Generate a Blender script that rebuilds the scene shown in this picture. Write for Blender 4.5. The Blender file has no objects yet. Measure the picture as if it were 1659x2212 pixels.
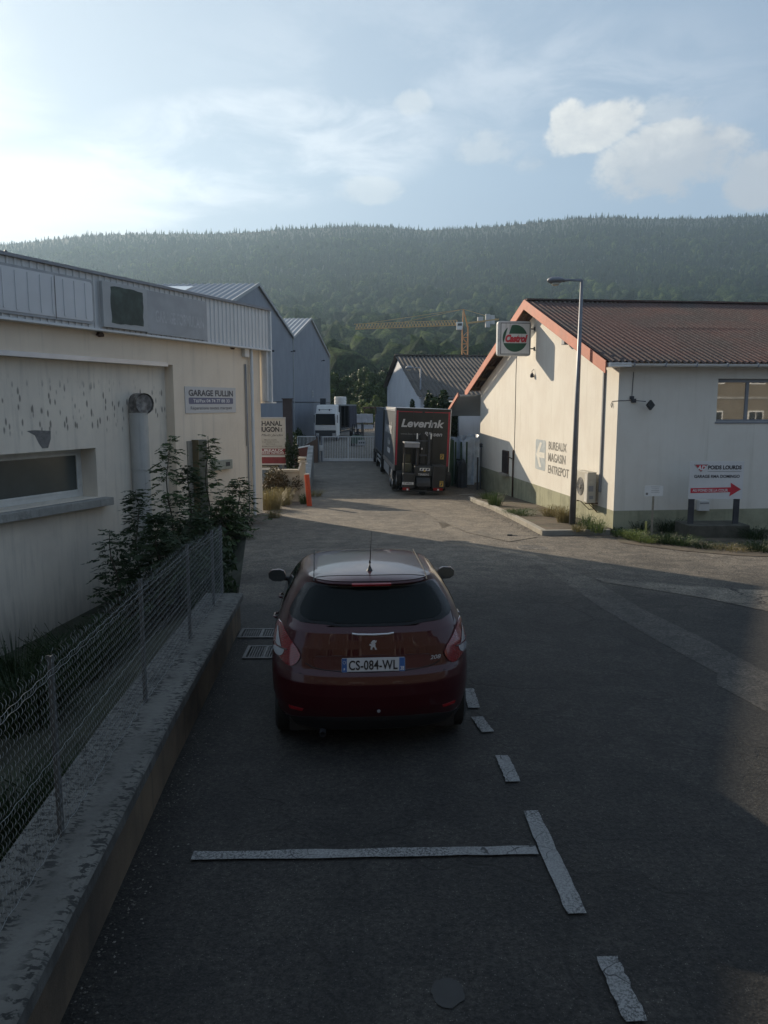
import bpy, math, random
import numpy as np
from mathutils import Matrix, Vector, noise as mnoise

# ------------------------------------------------------------------ camera, light, exposure
scene = bpy.context.scene
COL = scene.collection
PI = math.pi
F = 1663.0                     # focal length in pixels of a 1659 x 2212 picture
PITCH = math.radians(8.0)
CH = 3.0                       # height of the eye
cam_d = bpy.data.cameras.new('camera')
cam = bpy.data.objects.new('camera', cam_d); COL.objects.link(cam)
cam.location = (0, 0, CH)
cam.rotation_euler = (PI/2 - PITCH, 0, 0)
cam_d.sensor_fit = 'VERTICAL'; cam_d.sensor_height = 24.0
cam_d.lens = 24.0 * F / 2212.0
cam_d.clip_start = 0.1; cam_d.clip_end = 9000
scene.camera = cam
scene.render.resolution_x = 768; scene.render.resolution_y = 1024

SUN_AZ = math.radians(39.5)    # towards the left of straight ahead
SUN_EL = math.radians(21.0)
to_sun = Vector((-math.sin(SUN_AZ)*math.cos(SUN_EL), math.cos(SUN_AZ)*math.cos(SUN_EL), math.sin(SUN_EL)))
sun_d = bpy.data.lights.new('sun', 'SUN'); sun_d.energy = 5.0; sun_d.angle = math.radians(0.5)
sun_d.color = (1.0, 0.85, 0.65)
sun = bpy.data.objects.new('sun', sun_d); COL.objects.link(sun)
sun.rotation_euler = to_sun.to_track_quat('Z', 'Y').to_euler()
sun.location = (-30, 40, 30)

world = bpy.data.worlds.new('World'); scene.world = world; world.use_nodes = True
wt = world.node_tree; wt.nodes.clear()
def wn(t, **k):
    n = wt.nodes.new(t)
    for a, b in k.items(): setattr(n, a, b)
    return n
def wmath(op, a, b=None, c=None, clamp=False):
    n = wn('ShaderNodeMath', operation=op, use_clamp=clamp)
    for i, q in enumerate((a, b, c)):
        if q is None: continue
        if isinstance(q, (int, float)): n.inputs[i].default_value = q
        else: wt.links.new(q, n.inputs[i])
    return n.outputs[0]
w_out = wn('ShaderNodeOutputWorld'); w_bg = wn('ShaderNodeBackground')
w_sky = wn('ShaderNodeTexSky', sky_type='NISHITA', sun_disc=False)
w_sky.sun_elevation = SUN_EL; w_sky.sun_rotation = -SUN_AZ
w_sky.altitude = 300; w_sky.air_density = 1.0; w_sky.dust_density = 1.0; w_sky.ozone_density = 1.5
w_bg.inputs['Strength'].default_value = 0.078
w_tc = wn('ShaderNodeTexCoord')
w_sep = wn('ShaderNodeSeparateXYZ'); wt.links.new(w_tc.outputs['Generated'], w_sep.inputs[0])
# cloud layer: direction projected on a flat layer overhead
zz_ = wmath('MAXIMUM', wmath('ADD', w_sep.outputs[2], 0.06), 0.02)
cx_ = wmath('DIVIDE', w_sep.outputs[0], zz_); cy_ = wmath('DIVIDE', w_sep.outputs[1], zz_)
w_cmb = wn('ShaderNodeCombineXYZ'); wt.links.new(cx_, w_cmb.inputs[0]); wt.links.new(cy_, w_cmb.inputs[1])
def wnoise(vec, scale, detail=8, rough=.6, dist=0.0):
    n = wn('ShaderNodeTexNoise'); n.inputs['Scale'].default_value = scale; n.inputs['Detail'].default_value = detail
    n.inputs['Roughness'].default_value = rough; n.inputs['Distortion'].default_value = dist
    wt.links.new(vec, n.inputs['Vector']); return n.outputs['Fac']
def wramp(v, lo, hi):
    n = wn('ShaderNodeMapRange', interpolation_type='SMOOTHSTEP'); wt.links.new(v, n.inputs[0])
    n.inputs[1].default_value = lo; n.inputs[2].default_value = hi; return n.outputs[0]
def wdir(x, y):
    u = (x-829.5)/F; v = (1106-y)/F
    d = Vector((u, math.cos(PITCH)+v*math.sin(PITCH), -math.sin(PITCH)+v*math.cos(PITCH))); return d.normalized()
def wblob(x, y, rx, ry, tilt=0.0):
    # soft elliptical region of the sky round a direction (radians)
    d = wdir(x, y); r = Vector((0, 0, 1)).cross(d).normalized(); u = d.cross(r).normalized()
    ct, st = math.cos(tilt), math.sin(tilt)
    a = (r*ct + u*st)/rx; b = (u*ct - r*st)/ry
    def dot(v):
        n = wn('ShaderNodeVectorMath', operation='DOT_PRODUCT'); wt.links.new(w_tc.outputs['Generated'], n.inputs[0]); n.inputs[1].default_value = v
        return n.outputs['Value']
    q = wmath('ADD', wmath('POWER', dot(a), 2.0), wmath('POWER', dot(b), 2.0))
    front = wmath('GREATER_THAN', dot(d), 0.0)
    return wmath('MULTIPLY', wmath('SUBTRACT', 1.0, wmath('MINIMUM', q, 1.0)), front)
w_mulv = wn('ShaderNodeVectorMath', operation='MULTIPLY'); wt.links.new(w_tc.outputs['Generated'], w_mulv.inputs[0]); w_mulv.inputs[1].default_value = (1, 1, 1.6)
n_fine = wnoise(w_mulv.outputs[0], 15.0, 12, .68, .25)
n_mid = wnoise(w_mulv.outputs[0], 7.0, 6, .55, .3)
n_wisp = wnoise(w_cmb.outputs[0], 2.6, 9, .62, .5)
n_big = wnoise(w_cmb.outputs[0], 0.6, 4, .5, .2)
def wadd(*a):
    o = a[0]
    for q in a[1:]: o = wmath('ADD', o, q)
    return o
def cumulus(blobs, lo=.50, hi=.80):
    m = blobs[0]
    for b in blobs[1:]: m = wmath('MAXIMUM', m, b)
    return wmath('MULTIPLY', wramp(wadd(wmath('MULTIPLY', m, .55), wmath('MULTIPLY', n_fine, 1.45), wmath('MULTIPLY', n_mid, .65)), lo, hi), wramp(m, .0, .45))
cum = cumulus([wblob(1450, 350, .100, .052, -.05), wblob(1655, 390, .055, .038), wblob(1280, 278, .068, .030, -.25), wblob(1230, 268, .03, .03)], 1.12, 1.40)
small = wmath('MULTIPLY', cumulus([wblob(1055, 322, .06, .03), wblob(895, 223, .03, .018), wblob(790, 412, .06, .02), wblob(1450, 240, .05, .025), wblob(1150, 355, .03, .02)], 1.28, 1.60), .38)
cum = wmath('MAXIMUM', cum, small)
wisp_m = wmath('MAXIMUM', wblob(560, 320, .26, .075, -.12), wmath('MULTIPLY', wblob(1050, 150, .42, .10, .1), .35))
wisp = wmath('MULTIPLY', wmath('MULTIPLY', wramp(n_wisp, .36, .68), wramp(wisp_m, .0, .6)), .85)
bank = wramp(wmath('ADD', wmath('MULTIPLY', wmath('MAXIMUM', wblob(40, 430, .27, .085, -.10), wmath('MULTIPLY', wblob(-220, 200, .22, .24), .7)), .7), wmath('MULTIPLY', n_wisp, .45)), .45, .85)
glow = wblob(-420, 150, .80, .70)
cloud_c = wn('ShaderNodeMixRGB'); cloud_c.inputs[1].default_value = (4.1, 4.3, 4.7, 1); cloud_c.inputs[2].default_value = (8.0, 7.8, 7.3, 1)
# cumulus: brighter towards their tops
dshade = wn('ShaderNodeVectorMath', operation='DOT_PRODUCT'); wt.links.new(w_tc.outputs['Generated'], dshade.inputs[0]); dshade.inputs[1].default_value = (-.25, .1, 1.0)
wt.links.new(wramp(wadd(dshade.outputs['Value'], wmath('MULTIPLY', n_fine, .30), wmath('MULTIPLY', n_mid, .25)), .50, .72), cloud_c.inputs[0])
def wmix(fac, a, b):
    n = wn('ShaderNodeMixRGB')
    wt.links.new(fac, n.inputs[0])
    for i, q in ((1, a), (2, b)):
        if isinstance(q, tuple): n.inputs[i].default_value = q
        else: wt.links.new(q, n.inputs[i])
    return n.outputs[0]
w_tint = wn('ShaderNodeMixRGB', blend_type='MULTIPLY'); w_tint.inputs[0].default_value = 1.0
w_flat = wn('ShaderNodeMixRGB'); w_flat.inputs[0].default_value = .84; wt.links.new(w_sky.outputs[0], w_flat.inputs[1]); w_flat.inputs[2].default_value = (2.75, 3.6, 4.8, 1)
wt.links.new(w_flat.outputs[0], w_tint.inputs[1]); w_tint.inputs[2].default_value = (1.0, 1.0, 1.0, 1)
c0 = wmix(wmath('MULTIPLY', wmath('POWER', glow, 2.0), .28), w_tint.outputs[0], (10.0, 10.2, 10.2, 1))
c1 = wmix(wisp, c0, (6.8, 7.2, 7.8, 1))
c2 = wmix(wmath('MULTIPLY', cum, .95), c1, cloud_c.outputs[0])
c3 = wmix(wmath('MULTIPLY', bank, .8), c2, (9.0, 9.1, 9.0, 1))
wt.links.new(c3, w_bg.inputs['Color']); wt.links.new(w_bg.outputs[0], w_out.inputs['Surface'])

scene.view_settings.view_transform = 'Standard'; scene.view_settings.look = 'None'
scene.view_settings.gamma = 1.0; scene.view_settings.exposure = 0.62
scene.cycles.volume_bounces = 0

# ------------------------------------------------------------------ geometry of the place
def ray(x, y):
    u = (x-829.5)/F; v = (1106-y)/F; c, s = math.cos(PITCH), math.sin(PITCH)
    return (u, c+v*s, -s+v*c)
def atY(x, y, Y):
    r = ray(x, y); t = Y/r[1]; return Vector((r[0]*t, Y, CH+r[2]*t))
def gz(Y):                     # the road falls away from the eye and levels out by the lorry
    if Y < 6: return 0.0
    if Y < 22: return -.041*(Y-6)
    if Y < 36: return -.656-.0305*(Y-22)
    return -1.083
def gnd(x, y, dz=0.0):
    r = ray(x, y); t = 4.0
    lo, hi = .5, 400.
    for _ in range(50):
        m = (lo+hi)/2
        if CH+r[2]*m > gz(r[1]*m)+dz: lo = m
        else: hi = m
    return Vector((r[0]*lo, r[1]*lo, CH+r[2]*lo))
class Plane:
    """vertical wall plane: frame x runs along d, y is d turned 90 degrees left, z is up"""
    def __init__(s, P0, d):
        L = math.hypot(*d); s.P = P0; s.d = (d[0]/L, d[1]/L); s.n = (-s.d[1], s.d[0])
        s.ang = math.atan2(s.d[1], s.d[0])
        s.M = Matrix.Translation((P0[0], P0[1], 0)) @ Matrix.Rotation(s.ang, 4, 'Z')
    def uv(s, x, y, off=0.0):
        r = ray(x, y); dx, dy = s.d; px = s.P[0]+s.n[0]*off; py = s.P[1]+s.n[1]*off
        det = r[0]*(-dy)+dx*r[1]; t = (px*(-dy)+dx*py)/det
        X, Y = r[0]*t, r[1]*t
        return ((X-px)*dx+(Y-py)*dy, CH+r[2]*t)
    def cross(s, x, y, u):     # point on the plane at right angles to the wall, at distance u along it: (y, z)
        r = ray(x, y); px = s.P[0]+s.d[0]*u; py = s.P[1]+s.d[1]*u; dx, dy = s.n
        det = r[0]*(-dy)+dx*r[1]; t = (px*(-dy)+dx*py)/det
        X, Y = r[0]*t, r[1]*t
        return ((X-px)*dx+(Y-py)*dy, CH+r[2]*t)

# ------------------------------------------------------------------ object helpers
def tag(o, label=None, cat=None, group=None, kind=None):
    if label: o['label'] = label
    if cat: o['category'] = cat
    if group: o['group'] = group
    if kind: o['kind'] = kind
    return o
def thing(name, label, cat, loc=(0, 0, 0), rotz=0.0, group=None):
    o = bpy.data.objects.new(name, None); COL.objects.link(o)
    o.location = loc; o.rotation_euler = (0, 0, rotz); o.empty_display_size = .2
    o['_m'] = 0; del o['_m']
    return tag(o, label, cat, group)
def wmat(o):
    m = o.matrix_basis.copy()
    while o.parent: o = o.parent; m = o.matrix_basis @ m
    return m
def clean(name): return name
class MB:
    def __init__(s, frame=None): s.v = []; s.f = []; s.mi = []; s.fr = frame or Matrix(); s.cur = 0; s.parts = []
    def add(s, vs, fs, mi=None):
        b = len(s.v); s.v.extend([tuple(q) for q in vs]); s.f.extend([tuple(b+i for i in q) for q in fs])
        s.mi.extend([s.cur if mi is None else mi]*len(fs)); s.parts.append((b, len(s.v), len(s.f)-len(fs), len(s.f))); return s
    def box(s, x0, x1, y0, y1, z0, z1, mi=None):
        x0, x1 = sorted((x0, x1)); y0, y1 = sorted((y0, y1)); z0, z1 = sorted((z0, z1))
        return s.add([(x0,y0,z0),(x1,y0,z0),(x1,y1,z0),(x0,y1,z0),(x0,y0,z1),(x1,y0,z1),(x1,y1,z1),(x0,y1,z1)],
              [(0,3,2,1),(4,5,6,7),(0,1,5,4),(1,2,6,5),(2,3,7,6),(3,0,4,7)], mi)
    def prism(s, pts, o, r, u, d0, d1, mi=None):
        """polygon given in the (r,u) plane through o, extruded along r x u from d0 to d1"""
        o, r, u = Vector(o), Vector(r), Vector(u); n = r.cross(u)
        N = len(pts)
        vs = [o+r*a+u*b+n*d0 for a, b in pts]+[o+r*a+u*b+n*d1 for a, b in pts]
        fs = [tuple(range(N-1, -1, -1)), tuple(range(N, 2*N))]+[(i, (i+1) % N, N+(i+1) % N, N+i) for i in range(N)]
        return s.add(vs, fs, mi)
    def sheet(s, pts, mi=None): return s.add(pts, [tuple(range(len(pts)))], mi)
    def tube(s, path, r, n=8, mi=None, caps=True):
        path = [Vector(p) for p in path]; N = len(path); rs = r if isinstance(r, (list, tuple)) else [r]*N
        up0 = None; vs = []
        for i, p in enumerate(path):
            t = (path[min(i+1, N-1)]-path[max(i-1, 0)]).normalized()
            if up0 is None: up0 = Vector((0, 0, 1)) if abs(t.z) < .9 else Vector((1, 0, 0))
            a = t.cross(up0).normalized(); b = a.cross(t).normalized(); up0 = b
            for k in range(n):
                q = 2*PI*k/n; vs.append(p+(a*math.cos(q)+b*math.sin(q))*rs[i])
        fs = [(i*n+k, i*n+(k+1) % n, (i+1)*n+(k+1) % n, (i+1)*n+k) for i in range(N-1) for k in range(n)]
        if caps: fs += [tuple(range(n-1, -1, -1)), tuple((N-1)*n+k for k in range(n))]
        return s.add(vs, fs, mi)
    def bar(s, a, b, w, h, mi=None, up=(0, 0, 1)):
        a, b = Vector(a), Vector(b); t = (b-a).normalized(); up = Vector(up)
        if abs(t.dot(up)) > .95: up = Vector((0, 1, 0))
        x = t.cross(up).normalized(); y = x.cross(t).normalized(); vs = []
        for p in (a, b):
            for i, j in ((-1, -1), (1, -1), (1, 1), (-1, 1)): vs.append(p+x*i*w/2+y*j*h/2)
        return s.add(vs, [(3,2,1,0),(4,5,6,7),(0,1,5,4),(1,2,6,5),(2,3,7,6),(3,0,4,7)], mi)
    def grid(s, P, mi=None, wrap=False, flip=False):
        R = len(P); C = len(P[0]); vs = [q for row in P for q in row]; fs = []
        for i in range(R-1):
            for j in range(C if wrap else C-1):
                k = (j+1) % C; q = (i*C+j, i*C+k, (i+1)*C+k, (i+1)*C+j); fs.append(q[::-1] if flip else q)
        return s.add(vs, fs, mi)
    def lathe(s, prof, o=(0, 0, 0), axis='z', n=24, mi=None):
        P = []
        for r, h in prof:
            row = []
            for k in range(n):
                a = 2*PI*k/n; c, d = r*math.cos(a), r*math.sin(a)
                q = {'z': (c, d, h), 'x': (h, c, d), 'y': (d, h, c)}[axis]
                row.append((q[0]+o[0], q[1]+o[1], q[2]+o[2]))
            P.append(row)
        return s.grid(P, mi, wrap=True)
    def each(s, name, mats, parent, **k):
        """every added piece becomes an object of its own"""
        for a, b, c, d in s.parts:
            q = MB(s.fr); q.add(s.v[a:b], [tuple(i-a for i in f) for f in s.f[c:d]], s.mi[c]); q.build(name, mats, parent, **k)
    def build(s, name, mats, parent=None, smooth=False, bevel=0.0, auto=None):
        me = bpy.data.meshes.new(name)
        W = [s.fr @ Vector(q) for q in s.v]
        o = bpy.data.objects.new(name, me)
        if parent is not None:
            inv = wmat(parent).inverted(); W = [inv @ q for q in W]
        else:
            mn = [min(q[i] for q in W) for i in range(3)]; mx = [max(q[i] for q in W) for i in range(3)]
            c = Vector(((mn[0]+mx[0])/2, (mn[1]+mx[1])/2, mn[2])); W = [q-c for q in W]; o.location = c
        me.from_pydata([tuple(q) for q in W], [], s.f)
        for m in (mats if isinstance(mats, (list, tuple)) else [mats]): me.materials.append(m)
        if any(s.mi): me.polygons.foreach_set('material_index', s.mi)
        if smooth: me.polygons.foreach_set('use_smooth', [True]*len(s.f))
        me.update()
        COL.objects.link(o)
        if parent is not None: o.parent = parent
        if smooth and auto: 
            try: me.set_sharp_from_angle(angle=math.radians(auto))
            except Exception: pass
        if bevel:
            b = o.modifiers.new('bevel', 'BEVEL'); b.width = bevel; b.segments = 2; b.limit_method = 'ANGLE'; b.angle_limit = math.radians(40)
        return o
def np_object(name, V, Fc, mats, mi=None, smooth=False, colors=None, parent=None):
    """V (n,3), Fc (m,k) arrays of equal polygons"""
    me = bpy.data.meshes.new(name); n, k = Fc.shape
    me.vertices.add(len(V)); me.vertices.foreach_set('co', V.astype(np.float32).ravel())
    me.loops.add(n*k); me.loops.foreach_set('vertex_index', Fc.astype(np.int32).ravel())
    me.polygons.add(n); me.polygons.foreach_set('loop_start', np.arange(0, n*k, k, dtype=np.int32)); me.polygons.foreach_set('loop_total', np.full(n, k, dtype=np.int32))
    for m in mats: me.materials.append(m)
    if mi is not None: me.polygons.foreach_set('material_index', mi.astype(np.int32))
    me.polygons.foreach_set('use_smooth', np.full(n, smooth))
    if colors is not None:
        a = me.attributes.new('tint', 'FLOAT', 'POINT'); a.data.foreach_set('value', colors.astype(np.float32))
    me.update(calc_edges=True); me.validate()
    o = bpy.data.objects.new(name, me); COL.objects.link(o)
    if parent is not None: o.parent = parent
    return o
def copy_tree(o, parent=None):
    c = o.copy(); COL.objects.link(c); c.parent = parent
    for ch in list(o.children): copy_tree(ch, c)
    return c

_fonts = {}
def text_geo(body, height, width=None, bold=0.0, shear=0.0, space=1.0):
    """flat letters: list of verts (x,y) and faces; cap height = height, fitted to width, centred on x, baseline 0"""
    cu = bpy.data.curves.new('tmp', 'FONT'); cu.body = body; cu.size = 1.0; cu.offset = bold; cu.shear = shear
    cu.resolution_u = 4; cu.space_character = space; cu.align_x = 'LEFT'
    ob = bpy.data.objects.new('tmp', cu); COL.objects.link(ob)
    dg = bpy.context.evaluated_depsgraph_get(); dg.update()
    me = bpy.data.meshes.new_from_object(ob.evaluated_get(dg))
    vs = [(v.co.x, v.co.y) for v in me.vertices]; fs = [tuple(p.vertices) for p in me.polygons]
    bpy.data.objects.remove(ob); bpy.data.meshes.remove(me); bpy.data.curves.remove(cu)
    x0 = min(a for a, b in vs); x1 = max(a for a, b in vs)
    sy = height/0.70; sx = (width/(x1-x0)) if width else sy
    return [((a-(x0+x1)/2)*sx, b*sy) for a, b in vs], fs
def text_on(mb, body, o, r, u, height, width=None, bold=0.0, shear=0.0, lift=.004, mi=None, space=1.0):
    vs, fs = text_geo(body, height, width, bold, shear, space)
    o, r, u = Vector(o), Vector(r).normalized(), Vector(u).normalized(); n = r.cross(u)
    mb.add([o+r*a+u*b+n*lift for a, b in vs], fs, mi)

# ------------------------------------------------------------------ materials
MATS = {}
def newmat(name):
    m = bpy.data.materials.new(name); m.use_nodes = True; nt = m.node_tree
    b = nt.nodes['Principled BSDF']; return m, nt, b
class N:
    def __init__(s, nt): s.nt = nt
    def node(s, t, **k):
        n = s.nt.nodes.new(t)
        for a, b in k.items(): setattr(n, a, b)
        return n
    def link(s, a, b): s.nt.links.new(a, b)
    def inp(s, sock, v):
        if v is None: return
        if isinstance(v, (int, float, tuple)): sock.default_value = v if not isinstance(v, tuple) or len(v) == 4 or len(v) != 3 or sock.type == 'VECTOR' else (*v, 1)
        else: s.nt.links.new(v, sock)
    def math(s, op, a, b=None, clamp=False):
        n = s.node('ShaderNodeMath', operation=op, use_clamp=clamp); s.inp(n.inputs[0], a); s.inp(n.inputs[1], b); return n.outputs[0]
    def pos(s, scale=(1, 1, 1), obj=True):
        t = s.node('ShaderNodeTexCoord'); mp = s.node('ShaderNodeMapping'); mp.inputs['Scale'].default_value = scale
        s.link(t.outputs['Object'], mp.inputs[0]); return mp.outputs[0]
    def geo(s, scale=(1, 1, 1)):
        g = s.node('ShaderNodeNewGeometry'); mp = s.node('ShaderNodeMapping'); mp.inputs['Scale'].default_value = scale
        s.link(g.outputs['Position'], mp.inputs[0]); return mp.outputs[0]
    def noise(s, vec, scale, detail=6, rough=.6, dist=0.):
        n = s.node('ShaderNodeTexNoise'); s.link(vec, n.inputs['Vector']); n.inputs['Scale'].default_value = scale
        n.inputs['Detail'].default_value = detail; n.inputs['Roughness'].default_value = rough; n.inputs['Distortion'].default_value = dist; return n.outputs['Fac']
    def vor(s, vec, scale, feature='F1', out='Distance', rnd=1.0):
        n = s.node('ShaderNodeTexVoronoi', feature=feature); s.link(vec, n.inputs['Vector']); n.inputs['Scale'].default_value = scale
        n.inputs['Randomness'].default_value = rnd; return n.outputs[out]
    def ramp(s, v, lo, hi, a=0., b=1.):
        n = s.node('ShaderNodeMapRange', interpolation_type='SMOOTHSTEP'); s.inp(n.inputs[0], v)
        for i, q in enumerate((lo, hi, a, b)): n.inputs[i+1].default_value = q
        return n.outputs[0]
    def mix(s, f, a, b, blend='MIX'):
        n = s.node('ShaderNodeMixRGB', blend_type=blend); s.inp(n.inputs[0], f)
        for i, q in ((1, a), (2, b)):
            if isinstance(q, tuple): n.inputs[i].default_value = (*q[:3], 1)
            else: s.link(q, n.inputs[i])
        return n.outputs[0]
    def bump(s, b, h, strength=.3, dist=.02):
        n = s.node('ShaderNodeBump'); n.inputs['Strength'].default_value = strength; n.inputs['Distance'].default_value = dist
        s.link(h, n.inputs['Height']); s.link(n.outputs[0], b.inputs['Normal'])
def P(name, col, rough=.7, metal=0., var=.12, scale=3., bump=0., bscale=40., dirt=None, dirt_amt=0., dscale=1.2, coat=0., streak=None, streak_amt=0., spec=None, obj=True):
    """painted / plain surface: colour with slow variation, dirt patches and run marks"""
    if name in MATS: return MATS[name]
    m, nt, b = newmat(name); n = N(nt)
    vec = n.pos() if obj else n.geo()
    v = n.noise(vec, scale, 6, .6)
    lo = tuple(c*(1-var) for c in col); hi = tuple(min(1, c*(1+var)) for c in col)
    c = n.mix(n.ramp(v, .3, .7), lo, hi)
    if dirt: c = n.mix(n.math('MULTIPLY', n.ramp(n.noise(vec, dscale, 8, .65, .3), .48, .72), dirt_amt), c, dirt)
    if streak:
        sv = n.pos((7, 7, .35)) if obj else n.geo((7, 7, .35))
        c = n.mix(n.math('MULTIPLY', n.ramp(n.noise(sv, 1.6, 5, .6), .52, .78), streak_amt), c, streak)
    n.link(c, b.inputs['Base Color'])
    b.inputs['Roughness'].default_value = rough; b.inputs['Metallic'].default_value = metal
    if spec is not None: b.inputs['Specular IOR Level'].default_value = spec
    if coat: b.inputs['Coat Weight'].default_value = coat; b.inputs['Coat Roughness'].default_value = .04
    if bump: n.bump(b, n.noise(vec, bscale, 5, .6), bump, .02)
    MATS[name] = m; return m

def asphalt(name, c_lo, c_hi, warm, crack=.6, speck=.5, stain=.5, spec=.35):
    if name in MATS: return MATS[name]
    m, nt, b = newmat(name); n = N(nt); g = n.geo()
    fine = n.noise(g, 75, 4, .8); med = n.noise(g, 9, 5, .6); big = n.noise(g, .45, 5, .6, .4)
    c = n.mix(n.ramp(big, .32, .68), c_lo, c_hi)
    c = n.mix(n.math('MULTIPLY', n.ramp(med, .35, .75), .35), c, warm)
    agg = n.vor(g, 95, 'F1', 'Color')
    sep = n.node('ShaderNodeSeparateColor'); n.link(agg, sep.inputs[0])
    st = n.math('MULTIPLY', n.ramp(sep.outputs[0], .74, .97), n.ramp(n.vor(g, 95), .42, .15))
    c = n.mix(n.math('MULTIPLY', st, speck), c, (.20, .19, .18))
    c = n.mix(n.math('MULTIPLY', n.ramp(fine, .62, .42), .55), c, (.008, .008, .009))
    c = n.mix(1.0, c, n.mix(n.ramp(n.noise(g, 26, 4, .75), .34, .68), (.5, .5, .5), (1.75, 1.7, 1.62)), 'MULTIPLY')
    c = n.mix(1.0, c, n.mix(n.ramp(n.noise(g, 2.3, 5, .65, .5), .36, .66), (.78, .78, .79), (1.25, 1.23, 1.2)), 'MULTIPLY')
    # cracks
    wv = n.node('ShaderNodeVectorMath', operation='ADD'); nz = n.node('ShaderNodeTexNoise'); nz.inputs['Scale'].default_value = 1.7; nz.inputs['Detail'].default_value = 6
    n.link(g, nz.inputs['Vector']); n.link(g, wv.inputs[0]); n.link(nz.outputs['Color'], wv.inputs[1])
    cr = n.vor(wv.outputs[0], .55, 'DISTANCE_TO_EDGE')
    crm = n.math('MULTIPLY', n.ramp(cr, .018, .004), n.ramp(n.noise(g, .35, 3), .40, .52))
    cr2 = n.vor(wv.outputs[0], 2.4, 'DISTANCE_TO_EDGE')
    crm2 = n.math('MULTIPLY', n.ramp(cr2, .03, .006), n.ramp(n.noise(g, .5, 3, .5, .3), .55, .68))
    cra = n.math('MAXIMUM', crm, crm2)
    c = n.mix(n.math('MULTIPLY', cra, crack), c, (.012, .011, .010))
    oil = n.math('MULTIPLY', n.ramp(n.noise(g, 1.1, 4, .5, .6), .60, .74), stain)
    c = n.mix(n.math('MULTIPLY', oil, .6), c, (.016, .015, .015))
    b.inputs['Roughness'].default_value = .82; n.link(c, b.inputs['Base Color'])
    b.inputs['Specular IOR Level'].default_value = spec
    h = n.math('SUBTRACT', n.math('ADD', n.math('MULTIPLY', fine, .6), n.math('MULTIPLY', n.vor(g, 60), .5)), n.math('MULTIPLY', cra, .8))
    n.bump(b, h, .55, .012)
    MATS[name] = m; return m
M_ASPH = asphalt('asphalt', (.020, .0195, .018), (.029, .028, .0255), (.034, .031, .027))
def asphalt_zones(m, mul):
    """the same old surfacing, browner on the far lane, sunlight added in colour"""
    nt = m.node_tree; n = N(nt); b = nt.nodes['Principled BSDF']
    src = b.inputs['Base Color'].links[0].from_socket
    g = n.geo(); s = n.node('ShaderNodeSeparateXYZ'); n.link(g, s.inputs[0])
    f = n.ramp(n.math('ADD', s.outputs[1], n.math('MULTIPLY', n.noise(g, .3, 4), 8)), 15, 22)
    c = n.mix(f, src, n.mix(1.0, src, mul, 'MULTIPLY'))  # far lane colour lifted and warmed to stand for its sunlight
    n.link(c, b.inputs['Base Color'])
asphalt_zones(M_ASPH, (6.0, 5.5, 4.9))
M_PATCH = asphalt('asphalt_trench', (.052, .050, .047), (.066, .063, .058), (.072, .067, .058), crack=.15, speck=.35, stain=.1)
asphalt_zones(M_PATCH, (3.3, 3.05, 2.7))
M_BEIGE = asphalt('old_concrete', (.13, .115, .095), (.20, .18, .15), (.22, .19, .15), crack=.9, speck=.5, stain=.3)

def paintmark():
    m, nt, b = newmat('road_paint'); n = N(nt); g = n.geo()
    base = n.mix(n.noise(g, 6, 4), (.17, .173, .17), (.25, .252, .248))
    wv = n.node('ShaderNodeVectorMath', operation='ADD'); nz = n.node('ShaderNodeTexNoise'); nz.inputs['Scale'].default_value = 5.; n.link(g, nz.inputs['Vector']); n.link(g, wv.inputs[0])
    sc = n.node('ShaderNodeVectorMath', operation='SCALE'); sc.inputs[3].default_value = .25; n.link(nz.outputs['Color'], sc.inputs[0]); n.link(sc.outputs[0], wv.inputs[1])
    cr = n.ramp(n.vor(wv.outputs[0], 5.5, 'DISTANCE_TO_EDGE'), .028, .008)
    cr = n.math('MULTIPLY', cr, n.ramp(n.noise(g, 2.5, 2), .47, .55))
    wear = n.ramp(n.noise(g, 55, 6, .8), .44, .58)
    worn = n.math('MULTIPLY', wear, n.ramp(n.noise(g, 1.6, 3), .30, .62, .35, 1.))
    k = n.math('MAXIMUM', cr, worn)
    c = n.mix(k, base, (.030, .030, .031)); n.link(c, b.inputs['Base Color']); b.inputs['Roughness'].default_value = .75
    n.bump(b, n.noise(g, 90, 4, .8), .35, .01); return m
M_MARK = paintmark()

def render_wall(name, col, shade, streak, amt=.3, bump=.25, drip=0., plinth=None, pz=0.):
    """rendered masonry: mottling, rain runs, grime near the foot given by height"""
    m, nt, b = newmat(name); n = N(nt); g = n.geo()
    a = n.noise(g, .9, 6, .6, .3); c = n.mix(n.ramp(a, .3, .72), col, shade)
    sv = n.geo((4.5, 4.5, .22)); c = n.mix(n.math('MULTIPLY', n.ramp(n.noise(sv, 1.3, 6, .65), .50, .80), amt), c, streak)
    sp = n.ramp(n.noise(g, 22, 5, .7), .60, .75); c = n.mix(n.math('MULTIPLY', sp, .22), c, streak)
    if plinth:
        s = n.node('ShaderNodeSeparateXYZ'); n.link(g, s.inputs[0])
        f = n.ramp(s.outputs[2], pz+.006, pz-.006)
        pc = n.mix(n.ramp(n.noise(g, 1.4, 6, .65, .4), .35, .7), plinth, tuple(q*.72 for q in plinth))
        pc = n.mix(n.math('MULTIPLY', n.ramp(n.noise(sv, 1.6, 5), .5, .75), .4), pc, (.10, .11, .06))
        c = n.mix(f, c, pc)
    n.link(c, b.inputs['Base Color']); b.inputs['Roughness'].default_value = .92; b.inputs['Specular IOR Level'].default_value = .2
    n.bump(b, n.noise(g, 55, 4, .7), bump, .012); MATS[name] = m; return m
M_CWALL = render_wall('cream_render', (.72, .69, .62), (.67, .63, .56), (.42, .39, .31), .35, plinth=(.34, .34, .24), pz=-.03)
M_GWALL = render_wall('garage_render', (.78, .68, .55), (.72, .62, .50), (.34, .31, .27), .32)

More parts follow.
